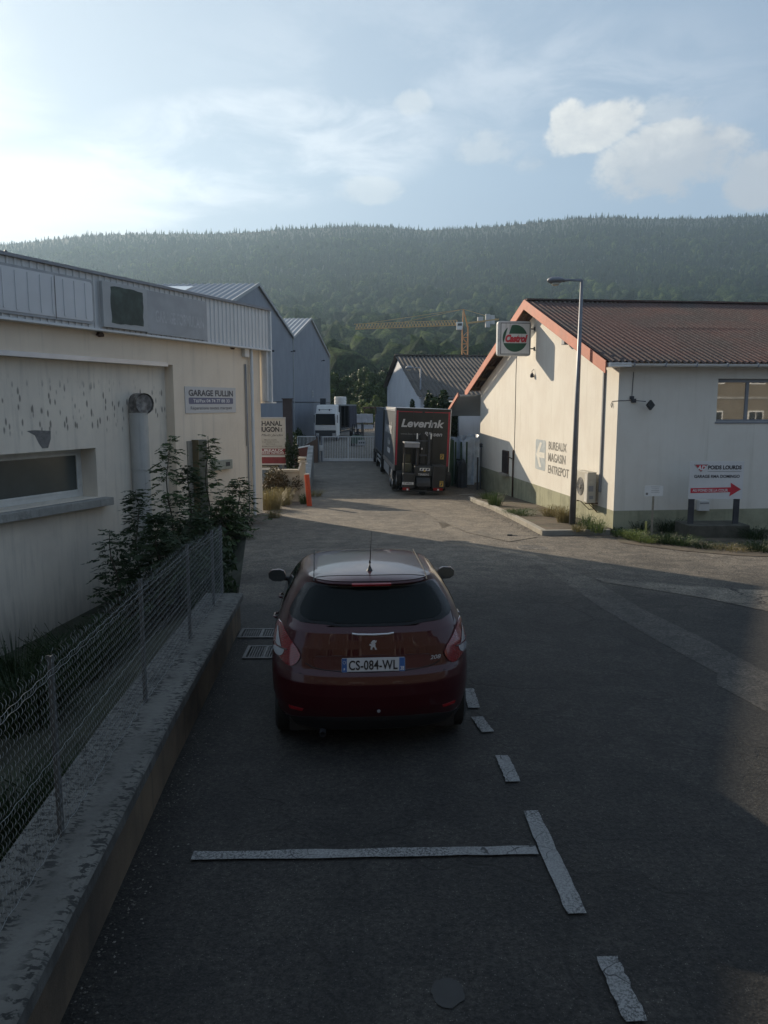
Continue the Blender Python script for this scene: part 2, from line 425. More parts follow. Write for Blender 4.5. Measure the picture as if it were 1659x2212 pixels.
def annex_mat():
    m, nt, b = newmat('stained_render'); n = N(nt); g = n.geo()
    c = n.mix(n.ramp(n.noise(g, .8, 6, .6, .3), .3, .72), (.74, .68, .58), (.64, .59, .51))
    sv = n.geo((5, 5, .4)); c = n.mix(n.math('MULTIPLY', n.ramp(n.noise(sv, 1.2, 6, .65), .48, .8), .4), c, (.28, .27, .25))
    # run marks: small dark tear shapes in a band
    s = n.node('ShaderNodeSeparateXYZ'); n.link(g, s.inputs[0])
    dv = n.geo((3.2, 3.2, 1.05)); vo = n.node('ShaderNodeTexVoronoi'); n.link(dv, vo.inputs['Vector']); vo.inputs['Scale'].default_value = 2.7
    tear = n.ramp(n.math('ADD', vo.outputs['Distance'], n.math('MULTIPLY', n.noise(sv, 3, 5), .35)), .50, .33)
    band = n.math('MULTIPLY', n.ramp(s.outputs[2], 2.2, 2.45), n.ramp(s.outputs[2], 3.75, 3.2))
    c = n.mix(n.math('MULTIPLY', n.math('MULTIPLY', tear, band), .75), c, (.10, .095, .085))
    low = n.math('MULTIPLY', n.ramp(n.math('ADD', s.outputs[2], n.math('MULTIPLY', n.noise(sv, 2, 5), 1.2)), -.6, -2.4), .75)
    c = n.mix(low, c, (.16, .16, .15))
    n.link(c, b.inputs['Base Color']); b.inputs['Roughness'].default_value = .93; b.inputs['Specular IOR Level'].default_value = .2
    n.bump(b, n.noise(g, 50, 4, .7), .3, .012); return m
M_ANNEX = annex_mat()
M_HALL = P('blue_grey_sheet', (.23, .25, .29), .6, 0, .08, .5, streak=(.30, .33, .37), streak_amt=.35, obj=False)
M_BARNW = P('white_render', (.60, .62, .65), .9, 0, .06, .6, streak=(.33, .35, .37), streak_amt=.3, obj=False)
def leafmat(name, c1, c2, c3, trans=.25, rough=.55):
    m, nt, b = newmat(name); n = N(nt); g = n.geo()
    a = n.node('ShaderNodeAttribute'); a.attribute_name = 'tint'
    c = n.mix(a.outputs['Fac'], c1, c2); c = n.mix(n.math('MULTIPLY', n.ramp(n.noise(g, .8, 5), .4, .7), .5), c, c3)
    n.link(c, b.inputs['Base Color']); b.inputs['Roughness'].default_value = rough; b.inputs['Specular IOR Level'].default_value = .3
    if trans:
        t = n.node('ShaderNodeBsdfTranslucent'); n.link(c, t.inputs[0]); mx = n.node('ShaderNodeMixShader'); mx.inputs[0].default_value = trans
        out = nt.nodes['Material Output']; n.link(b.outputs[0], mx.inputs[1]); n.link(t.outputs[0], mx.inputs[2]); n.link(mx.outputs[0], out.inputs[0])
    return m
M_FOREST = leafmat('forest_leaves', (.012, .030, .018), (.075, .118, .036), (.045, .066, .028), 0, .95)
def forest_bump():
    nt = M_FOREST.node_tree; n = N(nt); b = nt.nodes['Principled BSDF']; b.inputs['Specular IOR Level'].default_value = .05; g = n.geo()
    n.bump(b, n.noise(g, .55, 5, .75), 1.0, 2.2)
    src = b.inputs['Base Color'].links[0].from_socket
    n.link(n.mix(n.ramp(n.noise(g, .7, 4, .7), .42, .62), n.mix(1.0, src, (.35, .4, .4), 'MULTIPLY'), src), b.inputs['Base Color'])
forest_bump()
def forest_patches():
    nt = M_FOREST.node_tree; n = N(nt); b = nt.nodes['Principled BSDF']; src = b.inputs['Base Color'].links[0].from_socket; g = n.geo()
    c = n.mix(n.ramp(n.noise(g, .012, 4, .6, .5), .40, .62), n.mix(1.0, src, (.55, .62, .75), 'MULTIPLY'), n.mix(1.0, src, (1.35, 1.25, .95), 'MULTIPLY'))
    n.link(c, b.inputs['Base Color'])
forest_patches()
M_LEAF = leafmat('tree_leaves', (.035, .065, .022), (.085, .125, .040), (.05, .08, .03), .2)
M_LEAFD = leafmat('dark_leaves', (.016, .032, .012), (.038, .062, .022), (.025, .04, .016), .2)
M_LEAFY = leafmat('bright_leaves', (.10, .14, .045), (.17, .21, .075), (.12, .15, .06), .3)
M_DRY = leafmat('dry_grass', (.18, .15, .07), (.28, .24, .12), (.12, .12, .05), .25)
M_HEDGE = leafmat('brown_leaves', (.055, .045, .025), (.10, .075, .04), (.05, .055, .02), .2)
M_BARK = P('bark', (.07, .055, .04), .9, 0, .3, 4, bump=.5, bscale=15)
M_SOIL = P('soil', (.085, .065, .045), .95, 0, .35, 2, bump=.6, bscale=14, dirt=(.05, .06, .025), dirt_amt=.7, dscale=1.5, obj=False)
M_YARD = P('yard_soil', (.040, .042, .028), .95, 0, .4, 1.5, bump=.7, bscale=10, dirt=(.02, .03, .012), dirt_amt=.8, obj=False)
M_FIELD = P('meadow', (.09, .10, .05), .95, 0, .3, .05, obj=False)
M_WHITE = P('white_paint', (.68, .68, .66), .5, 0, .05, 3, dirt=(.4, .38, .34), dirt_amt=.25)
M_WMETAL = P('white_metal', (.60, .62, .63), .4, 0, .05, 3, streak=(.35, .34, .32), streak_amt=.3)
M_GALV = P('galvanised', (.30, .32, .34), .45, .7, .2, 8, dirt=(.12, .12, .12), dirt_amt=.4)
M_WIRE = P('fence_wire', (.17, .18, .18), .6, .3, .3, 20)
M_BLACK = P('black_plastic', (.012, .012, .013), .45, 0, .2, 5)
M_RUBBER = P('rubber', (.014, .014, .014), .85, 0, .25, 8, bump=.2)
M_GREY = P('grey_paint', (.22, .23, .25), .55, 0, .08, 3, dirt=(.12, .12, .12), dirt_amt=.3)
M_LGREY = P('light_grey_sheet', (.38, .40, .41), .5, 0, .06, 1.0, streak=(.24, .24, .23), streak_amt=.45)
M_CONC = P('concrete', (.26, .255, .24), .92, 0, .18, 2.0, bump=.35, bscale=25, dirt=(.09, .09, .08), dirt_amt=.6, dscale=2.5)
M_KERB = P('kerb_concrete', (.27, .25, .21), .9, 0, .15, 2.0, bump=.35, bscale=25, dirt=(.13, .12, .09), dirt_amt=.6, dscale=2.5)
M_RED = P('red_paint', (.50, .06, .03), .5, 0, .15, 3, dirt=(.30, .06, .04), dirt_amt=.5)
M_TXT = P('dark_lettering', (.035, .036, .042), .6, 0, .2, 10)
M_TXTF = P('faded_lettering', (.20, .19, .17), .8, 0, .3, 12)
M_TXTW = P('white_lettering', (.66, .66, .66), .6, 0, .08, 6)
M_STEEL = P('dark_steel', (.05, .055, .065), .5, .3, .2, 4)
M_RUST = P('rusty_steel', (.085, .05, .035), .75, .2, .35, 3)
M_GREEN = P('green_paint', (.018, .07, .035), .5, 0, .2, 3, dirt=(.03, .05, .03), dirt_amt=.4)
def glassmat(name, col, rough=.06, spec=.6):
    m, nt, b = newmat(name); n = N(nt); v = n.noise(n.pos(), 2.5, 4)
    n.link(n.mix(v, tuple(c*.8 for c in col), tuple(c*1.2 for c in col)), b.inputs['Base Color'])
    b.inputs['Roughness'].default_value = rough; b.inputs['Specular IOR Level'].default_value = spec; return m
M_GLASS = glassmat('dark_glass', (.010, .013, .014))
M_GLASSG = glassmat('dusty_glass', (.07, .08, .075), .25, .4)
#SECTION2
# ------------------------------------------------------------------ ground, road, hills
WA = Vector((-1.53, 2.86, 0)); WB = Vector((-2.05, 10.81, 0))
def wallx(Y): return WA.x+(WB.x-WA.x)*(Y-WA.y)/(WB.y-WA.y)      # right-hand edge of the low wall
WEND = WB.y
G = Plane((-4.26, 26.84), (-.42, -1)); C = Plane((6.56, 21.8), (-.115, 1))
def leftx(Y):
    if Y <= WEND: return wallx(Y)-.12
    if Y <= 26.9: return (wallx(WEND)-.12)+(-4.75-(wallx(WEND)-.12))*(Y-WEND)/(26.9-WEND)
    return -400.
mb = MB(); ys = [-30, 0, 2, 4, 6, 8, WEND, 14, 18, 22, 24, 26.9]
rows = [[(leftx(y), y, gz(y)), (0, y, gz(y)), (6, y, gz(y)), (60, y, gz(y)), (400, y, gz(y))] for y in ys]
mb.grid(rows)
ys = [26.9, 28, 30, 32, 34, 36, 60, 120, 260, 700, 3500]
mb.grid([[(-600, y, gz(y)), (-60, y, gz(y)), (-4.75, y, gz(y)), (0, y, gz(y)), (6, y, gz(y)), (60, y, gz(y)), (700, y, gz(y))] for y in ys])
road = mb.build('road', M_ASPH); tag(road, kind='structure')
# sunken strip of ground between the low wall and the garage
def yardz(Y, t):
    low = -.95 if Y > 25.5 else (-2.75 if Y < 17.5 else -2.75+1.8*(Y-17.5)/8.)
    if Y <= WEND: return low
    k = min(1, (Y-WEND)/2.5); e = 1-(1-min(1, t*1.4))**2*k if t < .72 else 1
    return gz(Y)*(1-e)+low*e if k >= 1 else (gz(Y)*(1-e)+low*e)
rows = []
for y in [-6, 0, 4, 8, WEND-.3, WEND, 12, 13, 14.5, 16, 18, 20, 22, 24, 25.5, 26.9]:
    x0 = leftx(y)-(.12 if y <= WEND else 0); x1 = -4.26-.42*(26.84-y)-1.5
    rows.append([(x0+(x1-x0)*t, y, yardz(y, t)+(.08*math.sin(7*t*3+y*2) if 0 < t < 1 else 0)) for t in [0, .03, .08, .15, .25, .4, .55, .75, 1]])
yard = MB().grid(rows).build('verge', M_YARD, smooth=True); tag(yard, kind='structure')
def zyard(x, Y):
    x0 = leftx(Y); x1 = -4.26-.42*(26.84-Y)-1.5
    return yardz(Y, max(0, min(1, (x-x0)/(x1-x0))))

# repair strips and markings: thin sheets on the road
def onroad(pts, dz):
    """polygon of picture points dropped on the road, cut at every bend of the slope"""
    P_ = [gnd(x, y, dz) for x, y in pts]; return P_
def flat_sheet(name, pts, dz, mat, world_pts=False):
    q = [Vector((a, b, 0)) for a, b in pts] if world_pts else [Vector((v.x, v.y, 0)) for v in onroad(pts, dz)]
    import bmesh
    bm = bmesh.new(); vs = [bm.verts.new((v.x, v.y, 0)) for v in q]; bm.faces.new(vs)
    for cut in (6, 22, 36):
        bmesh.ops.bisect_plane(bm, geom=bm.verts[:]+bm.edges[:]+bm.faces[:], plane_co=(0, cut, 0), plane_no=(0, 1, 0))
    bmesh.ops.triangulate(bm, faces=bm.faces[:])
    for v in bm.verts: v.co.z = gz(v.co.y)+dz
    bmesh.ops.recalc_face_normals(bm, faces=bm.faces[:])
    if bm.faces and sum(f.normal.z for f in bm.faces) < 0: bmesh.ops.reverse_faces(bm, faces=bm.faces[:])
    me = bpy.data.meshes.new(name); bm.to_mesh(me); bm.free(); me.materials.append(mat)
    o = bpy.data.objects.new(name, me); COL.objects.link(o); return o
zb = lambda x, y: (829.5+x*.5, 1134+y*.5)
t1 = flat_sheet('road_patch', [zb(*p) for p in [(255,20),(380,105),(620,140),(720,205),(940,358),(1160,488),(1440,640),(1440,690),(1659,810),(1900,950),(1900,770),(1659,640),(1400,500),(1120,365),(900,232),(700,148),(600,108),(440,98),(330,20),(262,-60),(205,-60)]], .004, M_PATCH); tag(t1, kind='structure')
t2 = flat_sheet('road_patch', [zb(*p) for p in [(905,228),(1180,250),(1300,262),(1659,283),(2000,300),(2000,430),(1659,372),(1400,318),(1180,282),(940,245)]], .008, M_BEIGE); tag(t2, kind='structure')
t3 = flat_sheet('road_patch', [(600,1112),(672,1100),(760,1112),(880,1122),(985,1132),(930,1150),(760,1140),(640,1125)], .004, M_PATCH); tag(t3, kind='structure')
t4 = flat_sheet('road_patch', [(880,1085),(985,1082),(1020,1100),(1160,1160),(1100,1170),(1010,1150),(940,1120)], .012, M_PATCH); tag(t4, kind='structure')
bd = Vector((-.072, 1, 0)).normalized(); bn = Vector((bd.y, -bd.x, 0))
def mark(c, length, width, direction, label):
    d = direction.normalized(); n = Vector((d.y, -d.x, 0)); c = Vector((c.x, c.y, 0)); rg = random.Random(int(c.y*100))
    K = 14; pts = []
    for i in range(K+1): pts.append(c-d*length/2+d*length*i/K+n*(width/2+rg.uniform(-.008, .006)))
    for i in range(K, -1, -1): pts.append(c-d*length/2+d*length*i/K-n*(width/2+rg.uniform(-.008, .006)))
    o = flat_sheet('road_marking', [(p.x, p.y) for p in pts], .016, M_MARK, True); tag(o, kind='structure'); return o
dash = [((1022,1510),(1022,1535)), ((1030,1551),(1054,1584)), ((1083,1635),(1109,1692)), ((1146,1755),(1246,1978)), ((1310,2071),(1375,2212)), ((1385,2255),(1430,2360))]
md = (gnd(*dash[2][0])-gnd(*dash[4][1])); md.z = 0
for i, (a, b) in enumerate(dash):
    A_, B_ = gnd(*a), gnd(*b)
    if i == 0: A_ = gnd(1012, 1490); B_ = gnd(1024, 1532)
    mark((A_+B_)/2, (A_-B_).length, .118, A_-B_, '')
A_, B_ = gnd(412, 1853), gnd(1163, 1840)
mark((A_+B_)/2, (A_-B_).length-.02, .10, A_-B_, '')
# oil spot
sp = gnd(968, 2145); M_OIL = P('oil_stain', (.010, .010, .010), .6, 0, .3, 6, obj=False)
rg = random.Random(3); o = flat_sheet('road_stain', [(sp.x+.085*math.cos(a)*(1+rg.uniform(-.12, .12)), sp.y+.10*math.sin(a)*(1+rg.uniform(-.12, .12))) for a in [2*PI*k/22 for k in range(22)]], .006, M_OIL, True); tag(o, kind='structure')

# hillside: terrain whose skyline follows the ridge
ridge = [(-900,560),(-400,545),(0,522),(90,512),(200,500),(290,497),(420,497),(540,494),(600,487),(700,483),(760,480),(830,481),(920,489),(1000,485),(1060,482),(1120,476),(1200,467),(1260,462),(1330,461),(1400,464),(1500,464),(1600,459),(1659,458),(2000,452),(2600,470)]
RU = []; RT = []
for x, y in ridge:
    r = ray(x, y+8); RU.append(r[0]/r[1]); RT.append(r[2]/r[1])
def hill_g(Y):
    return float(np.interp(Y, [225, 300, 400, 520, 660, 820, 1000, 1250, 1500, 1700, 2200], [0, .08, .19, .30, .42, .55, .69, .86, 1.0, .93, .5]))
def hill_z(X, Y):
    T = float(np.interp(X/Y, RU, RT)); g = hill_g(Y)
    b = -1.1+g*T*Y
    w = min(1, max(0, (Y-260)/250.))*min(1, max(.0, (1500-Y)/300.))
    return b+w*(9*mnoise.noise(Vector((X*.006, Y*.003, 0)))+5*mnoise.noise(Vector((X*.016, Y*.009, 3))))+(g*3 if g else 0)
HY = [215, 240, 270, 300, 340, 380, 430, 480, 540, 600, 670, 740, 820, 900, 1000, 1100, 1200, 1300, 1400, 1500, 1600, 1800, 2200]
rows = []
for Y in HY: rows.append([(u*Y, Y, hill_z(u*Y, Y)) for u in np.linspace(-1.15, 1.15, 70)])
hill = MB().grid(rows).build('hill', P('hill_soil', (.030, .040, .022), .95, 0, .3, .02, obj=False), smooth=True); tag(hill, kind='structure')

def ico(sub):
    import bmesh
    bm = bmesh.new(); bmesh.ops.create_icosphere(bm, subdivisions=sub, radius=1.0)
    v = np.array([p.co[:] for p in bm.verts]); bm.faces.ensure_lookup_table(); f = np.array([[q.index for q in p.verts] for p in bm.faces]); bm.free(); return v, f
def forest():
    rng = np.random.default_rng(4)
    v1, f1 = ico(1); v2, f2 = ico(2)
    def lump(v, seed, amt):
        k = []
        for p in v:
            q = Vector(p); k.append(1+amt*mnoise.noise(q*1.9+Vector((seed*7.3, 0, 0)))+amt*.8*mnoise.noise(q*4.2+Vector((0, seed*3.1, 0))))
        w = v*np.array(k)[:, None]; return w
    dec = [lump(v2, i, .55) for i in range(6)]; decf = [lump(v1, i+20, .5) for i in range(6)]
    def cone(seed):
        r = np.random.default_rng(seed); V = []; Fc = []; n = 7
        for t in range(4):
            z0 = t*.24; rad = .5*(1-t*.22); b = len(V)
            for k in range(n):
                a = 2*PI*(k+r.uniform(-.3, .3))/n; q = rad*r.uniform(.65, 1.15); V.append((q*math.cos(a), q*math.sin(a), z0+r.uniform(-.05, .03)))
            V.append((0, 0, z0+.42 if t < 3 else 1.08)); 
            for k in range(n): Fc.append((b+k, b+(k+1) % n, b+n))
        return np.array(V), np.array(Fc)
    con = [cone(i) for i in range(5)]
    VV = []; FF = []; TT = []; base = 0
    Y = 232.0
    while Y < 1530:
        s = 8.8-2.2*min(1, max(0, (Y-550)/350.)) + max(0, Y-900)*.0022; X = -1.02*Y*.62-20
        while X < 1.02*Y*.62+20:
            x = X+rng.uniform(-.8, .8)*s; y = Y+rng.uniform(-.8, .8)*s; z = hill_z(x, y)
            cf = np.clip((y-480)/500+.25*mnoise.noise(Vector((x*.008, y*.006, 9))), .04, .88)
            if y > 1340: cf = 1.0
            tint = rng.uniform(0, 1)
            if rng.uniform() < cf:
                V, Fc = con[rng.integers(5)]; h = rng.uniform(6, 15)*(1.0 if y < 1400 else rng.choice([.45, .55, .65, .85])); w = rng.uniform(5.5, 8.5)*(1 if y < 1400 else .6)
                a = rng.uniform(0, 6.28); c, d = math.cos(a), math.sin(a)
                W = np.stack([(V[:, 0]*c-V[:, 1]*d)*w+x, (V[:, 0]*d+V[:, 1]*c)*w+y, V[:, 2]*h+z-1], 1); tint *= .35
            else:
                near = y < 900
                V = dec[rng.integers(6)] if near else decf[rng.integers(6)]; Fc = f2 if near else f1
                r = rng.uniform(.5, 1.15)*s*.9 if near else rng.uniform(.55, .85)*s; h = r*rng.uniform(1.0, 1.5)
                a = rng.uniform(0, 6.28); c, d = math.cos(a), math.sin(a)
                W = np.stack([(V[:, 0]*c-V[:, 1]*d)*r+x, (V[:, 0]*d+V[:, 1]*c)*r+y, V[:, 2]*h+z+h*.75], 1); tint = tint*.8+.2
            VV.append(W); FF.append(Fc+base); TT.append(np.full(len(W), tint)); base += len(W); X += s*1.05
        Y += s*.9
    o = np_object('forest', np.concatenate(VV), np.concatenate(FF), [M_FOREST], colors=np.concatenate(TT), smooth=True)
    tag(o, 'wooded hillside of dark conifers above paler broadleaf trees', 'forest', kind='stuff')
forest()

# ------------------------------------------------------------------ foliage
def leaves(blobs, n, size, seed, flat=0., aspect=1.9):
    """n small pointed leaves scattered through ellipsoids (x,y,z,rx,ry,rz): arrays of verts, quads, tint"""
    rng = np.random.default_rng(seed); B = np.array(blobs, dtype=float)
    vol = (B[:, 3]*B[:, 4]*B[:, 5])**.7; idx = rng.choice(len(B), n, p=vol/vol.sum()); b = B[idx]
    d = rng.normal(size=(n, 3)); d /= np.linalg.norm(d, axis=1)[:, None]; rad = rng.uniform(.0, 1, n)**.42
    c = b[:, :3]+d*rad[:, None]*b[:, 3:6]
    a = rng.normal(size=(n, 3)); a[:, 2] -= .3; a /= np.linalg.norm(a, axis=1)[:, None]
    w = np.cross(a, rng.normal(size=(n, 3))); w /= np.linalg.norm(w, axis=1)[:, None]
    L = (size*rng.uniform(.6, 1.3, n))[:, None]; W = L/aspect
    V = np.stack([c-a*L*.5, c+w*W*.5, c+a*L*.5, c-w*W*.5], 1).reshape(-1, 3)
    Fc = np.arange(4*n).reshape(n, 4); tint = np.clip(.5+.28*rng.normal(size=n)+.25*(idx % 3-1), 0, 1)
    return V, Fc, np.repeat(tint, 4)
def blobs_in(rng, c, r, k, br):
    out = []
    for i in range(k):
        d = np.array([rng.normal(), rng.normal(), rng.normal()*.9]); d /= np.linalg.norm(d); q = rng.uniform(.25, 1)
        s = rng.uniform(.65, 1.25)*br
        out.append((c[0]+d[0]*r[0]*q, c[1]+d[1]*r[1]*q, c[2]+d[2]*r[2]*q, s*r[0], s*r[1], s*r[2]*.85))
    return out
def tree(name, label, cat, x, ytop, Y, wpx, seed, mat=None, n=2600, leaf=.45, base=None, group=None, crown0=.25, k=16, X=None):
    """broadleaf tree standing at distance Y, its crown wpx picture pixels wide and reaching up to row ytop"""
    top = atY(x, ytop, Y); z0 = base if base is not None else gz(Y); H = top.z-z0; R = wpx/F*Y/2
    rng = np.random.default_rng(seed)
    t = thing(name, label, cat, (top.x, Y, z0), 0, group)
    c = (0, 0, H*(crown0+(1-crown0)*.52)); r = (R, R, H*(1-crown0)*.5)
    bl = blobs_in(rng, c, (R*.78, R*.78, r[2]*.82), k, .36)
    V, Fc, T = leaves(bl, n, leaf, seed)
    o = np_object('crown', V, Fc, [mat or M_LEAF], colors=T, parent=t)
    m = MB(Matrix.Translation((top.x, Y, z0)))
    tr = max(.05, H*.018); m.tube([(0, 0, -.2), (tr*.6, 0, H*.3), (0, tr, H*.62), (0, 0, H*.86)], [tr*1.5, tr, tr*.6, tr*.2], 7)
    for b in bl[::2]: m.tube([(0, 0, H*rng.uniform(.22, .5)), (b[0]*.5, b[1]*.5, b[2]*.85), (b[0], b[1], b[2])], [tr*.5, tr*.28, tr*.08], 5)
    m.build('trunk', M_BARK, t, smooth=True); return t
def clump(name, label, cat, pos, h, r, seed, n=260, mat=None, group=None, leafy=0, lsize=.05, stemmat=None):
    """tuft of curved blades, with small leaves when leafy"""
    rng = np.random.default_rng(seed); V = []; Fc = []; T = []
    for i in range(n):
        a = rng.uniform(0, 6.28); q = r*rng.uniform(0, 1)**.6; bx, by = q*math.cos(a)*.7, q*math.sin(a)*.7
        hh = h*rng.uniform(.35, 1.0); l = rng.uniform(.1, .75)*r; dx, dy = math.cos(a)*l, math.sin(a)*l; w = rng.uniform(.003, .007)*(1+h)
        wx, wy = -math.sin(a)*w, math.cos(a)*w; b = len(V)
        V += [(bx-wx, by-wy, 0), (bx+wx, by+wy, 0), (bx+dx*.35+wx*.8, by+dy*.35+wy*.8, hh*.6), (bx+dx*.35-wx*.8, by+dy*.35-wy*.8, hh*.6),
              (bx+dx, by+dy, hh*.98), (bx+dx-wx*.3, by+dy-wy*.3, hh*.96)]
        Fc += [(b, b+1, b+2, b+3), (b+3, b+2, b+4, b+5)]; T += [rng.uniform(0, 1)]*6
    V = np.array(V); Fc = np.array(Fc); T = np.array(T)
    if leafy:
        V2, F2, T2 = leaves([(0, 0, h*.45, r*.9, r*.9, h*.5), (r*.3, 0, h*.7, r*.4, r*.4, h*.3), (-r*.4, r*.2, h*.35, r*.5, r*.5, h*.35)], leafy, lsize, seed+1)
        V2[:, 2] = np.abs(V2[:, 2]); F2 = F2+len(V); V = np.concatenate([V, V2]); Fc = np.concatenate([Fc, F2]); T = np.concatenate([T, T2])
    o = np_object(name, V, Fc, [mat or M_LEAF], colors=T); o.location = pos
    tag(o, label, cat, group); return o

# wood at the foot of the hill, seen between the buildings
WOOD = [(735,800,150,80,'dark bushy tree right beside the tall edge of the far gabled hall'),
(762,790,168,96,'broad dark tree above the trailer of the white lorry'),
(790,778,160,88,'pale-topped tree in the gap midway between the hall and the barn'),
(815,792,152,80,'sunlit tree left of the barn gable, behind the pale shrubs'),
(842,768,158,80,'tall tree rising just behind the left slope of the barn roof'),
(722,815,164,80,'low dark tree partly hidden by the edge of the far gabled hall'),
(805,818,146,60,'small rounded tree low between the hall and the barn'),
(900,742,150,90,'tree crown showing above the ridge of the barn'),
(960,738,156,90,'tree crown just left of the crane mast above the barn'),
(1035,736,150,90,'tree crown between the crane mast and the square sign')]
for i, (x, yt, Y, w, lab) in enumerate(WOOD):
    tree('broadleaf_tree', lab, 'tree', x, yt, Y, w, 50+i, [M_LEAFD, M_LEAF][i % 3 != 1], 7000, .55, group='trees at the foot of the wooded hill', crown0=.10, k=22)
for i, (x, yt, Y, w) in enumerate([(778,852,138,50),(806,850,136,46),(750,858,140,46),(793,864,132,50)]):
    tree('shrub', ['pale green shrub between the white lorry and the barn', 'pale feathery shrub just left of the white barn gable', 'pale shrub right of the white tank', 'low pale shrub above the wrapped pallets'][i], 'shrub', x, yt, Y, w, 90+i, M_LEAFY, 3500, .4, crown0=.0, group='pale shrubs beyond the yard')
#SECTION3
# ------------------------------------------------------------------ buildings
def corr_roof(mb, ridge, eave, y0, y1, pitch=.18, amp=.03, rows=4, seg=6, thick=.02, step=.03, mi=None, sheets=None):
    """corrugated sheets from ridge (x,z) down to eave (x,z), waves running down the slope; lower rows tuck under"""
    rx, rz = ridge; ex, ez = eave; L = math.hypot(ex-rx, ez-rz); nx, nz = -(ez-rz)/L, (ex-rx)/L
    if nz < 0: nx, nz = -nx, -nz
    ncol = max(2, int(abs(y1-y0)/pitch*seg)); ycol = [y0+(y1-y0)*i/ncol for i in range(ncol+1)]
    rg = random.Random(int(abs(rx*100)+abs(y0*10)))
    for r in range(rows):
        a, b = r/rows, min(1., (r+1)/rows+.012); P_ = []
        for (t, off) in ((a, 0.0), (b, 0.0)):
            base = step*(1-(t-a)/(b-a))*.0+(step if t == b else .004)
            row = []
            for i, y in enumerate(ycol):
                h = amp*math.cos(2*PI*i/seg)+base+.006*math.sin(y*.9+r)
                row.append((rx+(ex-rx)*t+nx*h, y, rz+(ez-rz)*t+nz*h))
            P_.append(row)
        top = P_; mb.grid(top, mi)
        low = [[(p[0]-nx*thick, p[1], p[2]-nz*thick) for p in row] for row in top]; mb.grid(low, mi, flip=True)
        mb.grid([top[1], low[1]], mi, flip=True)
def roofmat(name, c1, c2, lichen, moss, seam=0):
    m, nt, b = newmat(name); n = N(nt); g = n.geo()
    c = n.mix(n.ramp(n.noise(g, .5, 6, .6, .3), .35, .68), c1, c2)
    sv = n.geo((1.2, 1.2, 9)); c = n.mix(n.math('MULTIPLY', n.ramp(n.noise(g, 26, 5, .75), .52, .68), .75), c, lichen)
    c = n.mix(n.math('MULTIPLY', n.ramp(n.noise(g, 3.5, 6, .7), .55, .75), .7), c, moss)
    n.link(c, b.inputs['Base Color']); b.inputs['Roughness'].default_value = .95; b.inputs['Specular IOR Level'].default_value = .15
    n.bump(b, n.noise(g, 60, 4, .7), .4, .01); return m
M_ROOFR = roofmat('weathered_red_roof', (.130, .078, .068), (.090, .074, .068), (.30, .275, .255), (.05, .043, .04))
M_ROOFG = roofmat('weathered_grey_roof', (.10, .092, .085), (.13, .115, .105), (.24, .225, .20), (.04, .038, .03))
M_ROOFH = P('ribbed_metal_roof', (.26, .27, .29), .5, .2, .08, .4, streak=(.3, .31, .33), streak_amt=.3, obj=False)
M_BARGE = P('barge_red', (.42, .13, .075), .65, 0, .12, 1.5, dirt=(.32, .15, .11), dirt_amt=.6, dscale=1.2, obj=False)
M_WOOD = P('soffit_wood', (.14, .10, .065), .85, 0, .3, 3, streak=(.05, .04, .03), streak_amt=.5)

# --- right-hand workshop with the oil-company sign -------------------------------------
bld = thing('workshop_building', 'cream rendered workshop with red-brown corrugated roof and red barge boards, lamp post in front', 'building', (C.P[0], C.P[1], -.7), C.ang)
fr = C.M
u1 = 16.2; ze = 3.93                      # length of the gable wall, wall height
ax_, az_ = C.uv(1133, 650, .55)           # apex of the barge board
az = az_-.12; ax = ax_
e0x, e0z = C.uv(1322, 790, .55); e1x, e1z = C.uv(1016, 829, .55)
sl0 = (az_-e0z)/(ax-e0x); sl1 = (az_-e1z)/(e1x-ax)
DEP = 34.0
wx = .32
swin = Plane(C.P, (1, .115))
wa, wz1 = swin.uv(1549.5, 818); wb, wz0 = swin.uv(1549, 911); wa = (wa+wb)/2
WW = 2.55                                  # window width
zr0 = az_-sl0*ax-.16; zr1 = az_-sl1*(u1-ax)-.16
m = MB(fr)
m.prism([(wx, -1.6), (u1, -1.6), (u1, zr1), (ax, az-.14), (wx, zr0+sl0*wx)], (0, -DEP, 0), (1, 0, 0), (0, 0, 1), 0, -DEP)
zt = zr0
m.box(0, wx, -wa, 0, -1.6, zt+.04); m.box(0, wx, -DEP, -wa-WW, -1.6, zt+.04)
m.box(0, wx, -wa-WW, -wa, -1.6, wz0); m.box(0, wx, -wa-WW, -wa, wz1, zt+.04)
m.prism([(0, zt+.04), (wx, zt+.04), (wx, zt+sl0*wx)], (0, -DEP, 0), (1, 0, 0), (0, 0, 1), 0, -DEP)
m.build('wall', M_CWALL, bld)
m = MB(fr)
ex0 = -.42; ez0 = az_-sl0*(ax-ex0)
corr_roof(m, (ax, az_), (ex0, ez0), .52, -DEP, .178, .033, 2, 8, step=.010)
m.box(ax-.16, ax+.16, .50, -DEP, az_+.02, az_+.075)
roof = m.build('roof', M_ROOFR, bld)
m = MB(fr); ex1 = u1+1.0; corr_roof(m, (ax, az_), (ex1, az_-sl1*(ex1-ax)), .52, -DEP, .178, .03, 4, 6)
m.build('roof', M_ROOFR, bld)
for (xa, za, xb, zb_) in ((ax, az_+.05, ex0+.02, ez0+.03), (ax, az_+.05, ex1, az_-sl1*(ex1-ax)+.03)):
    m = MB(fr); w = .34
    m.prism([(xa, za), (xb, zb_), (xb, zb_-w), (xa, za-w*1.05)], (0, .54, 0), (1, 0, 0), (0, 0, 1), 0, -.035)
    m.build('barge_board', M_BARGE, bld, bevel=.006)
    m = MB(fr)                              # purlins under the overhang
    for k in range(7):
        t = (k+.5)/7; x = xa+(xb-xa)*t; z = za+(zb_-za)*t; m.box(x-.05, x+.05, -.05, .53, z-.22, z-.085)
    m.each('purlin', M_WOOD, bld)
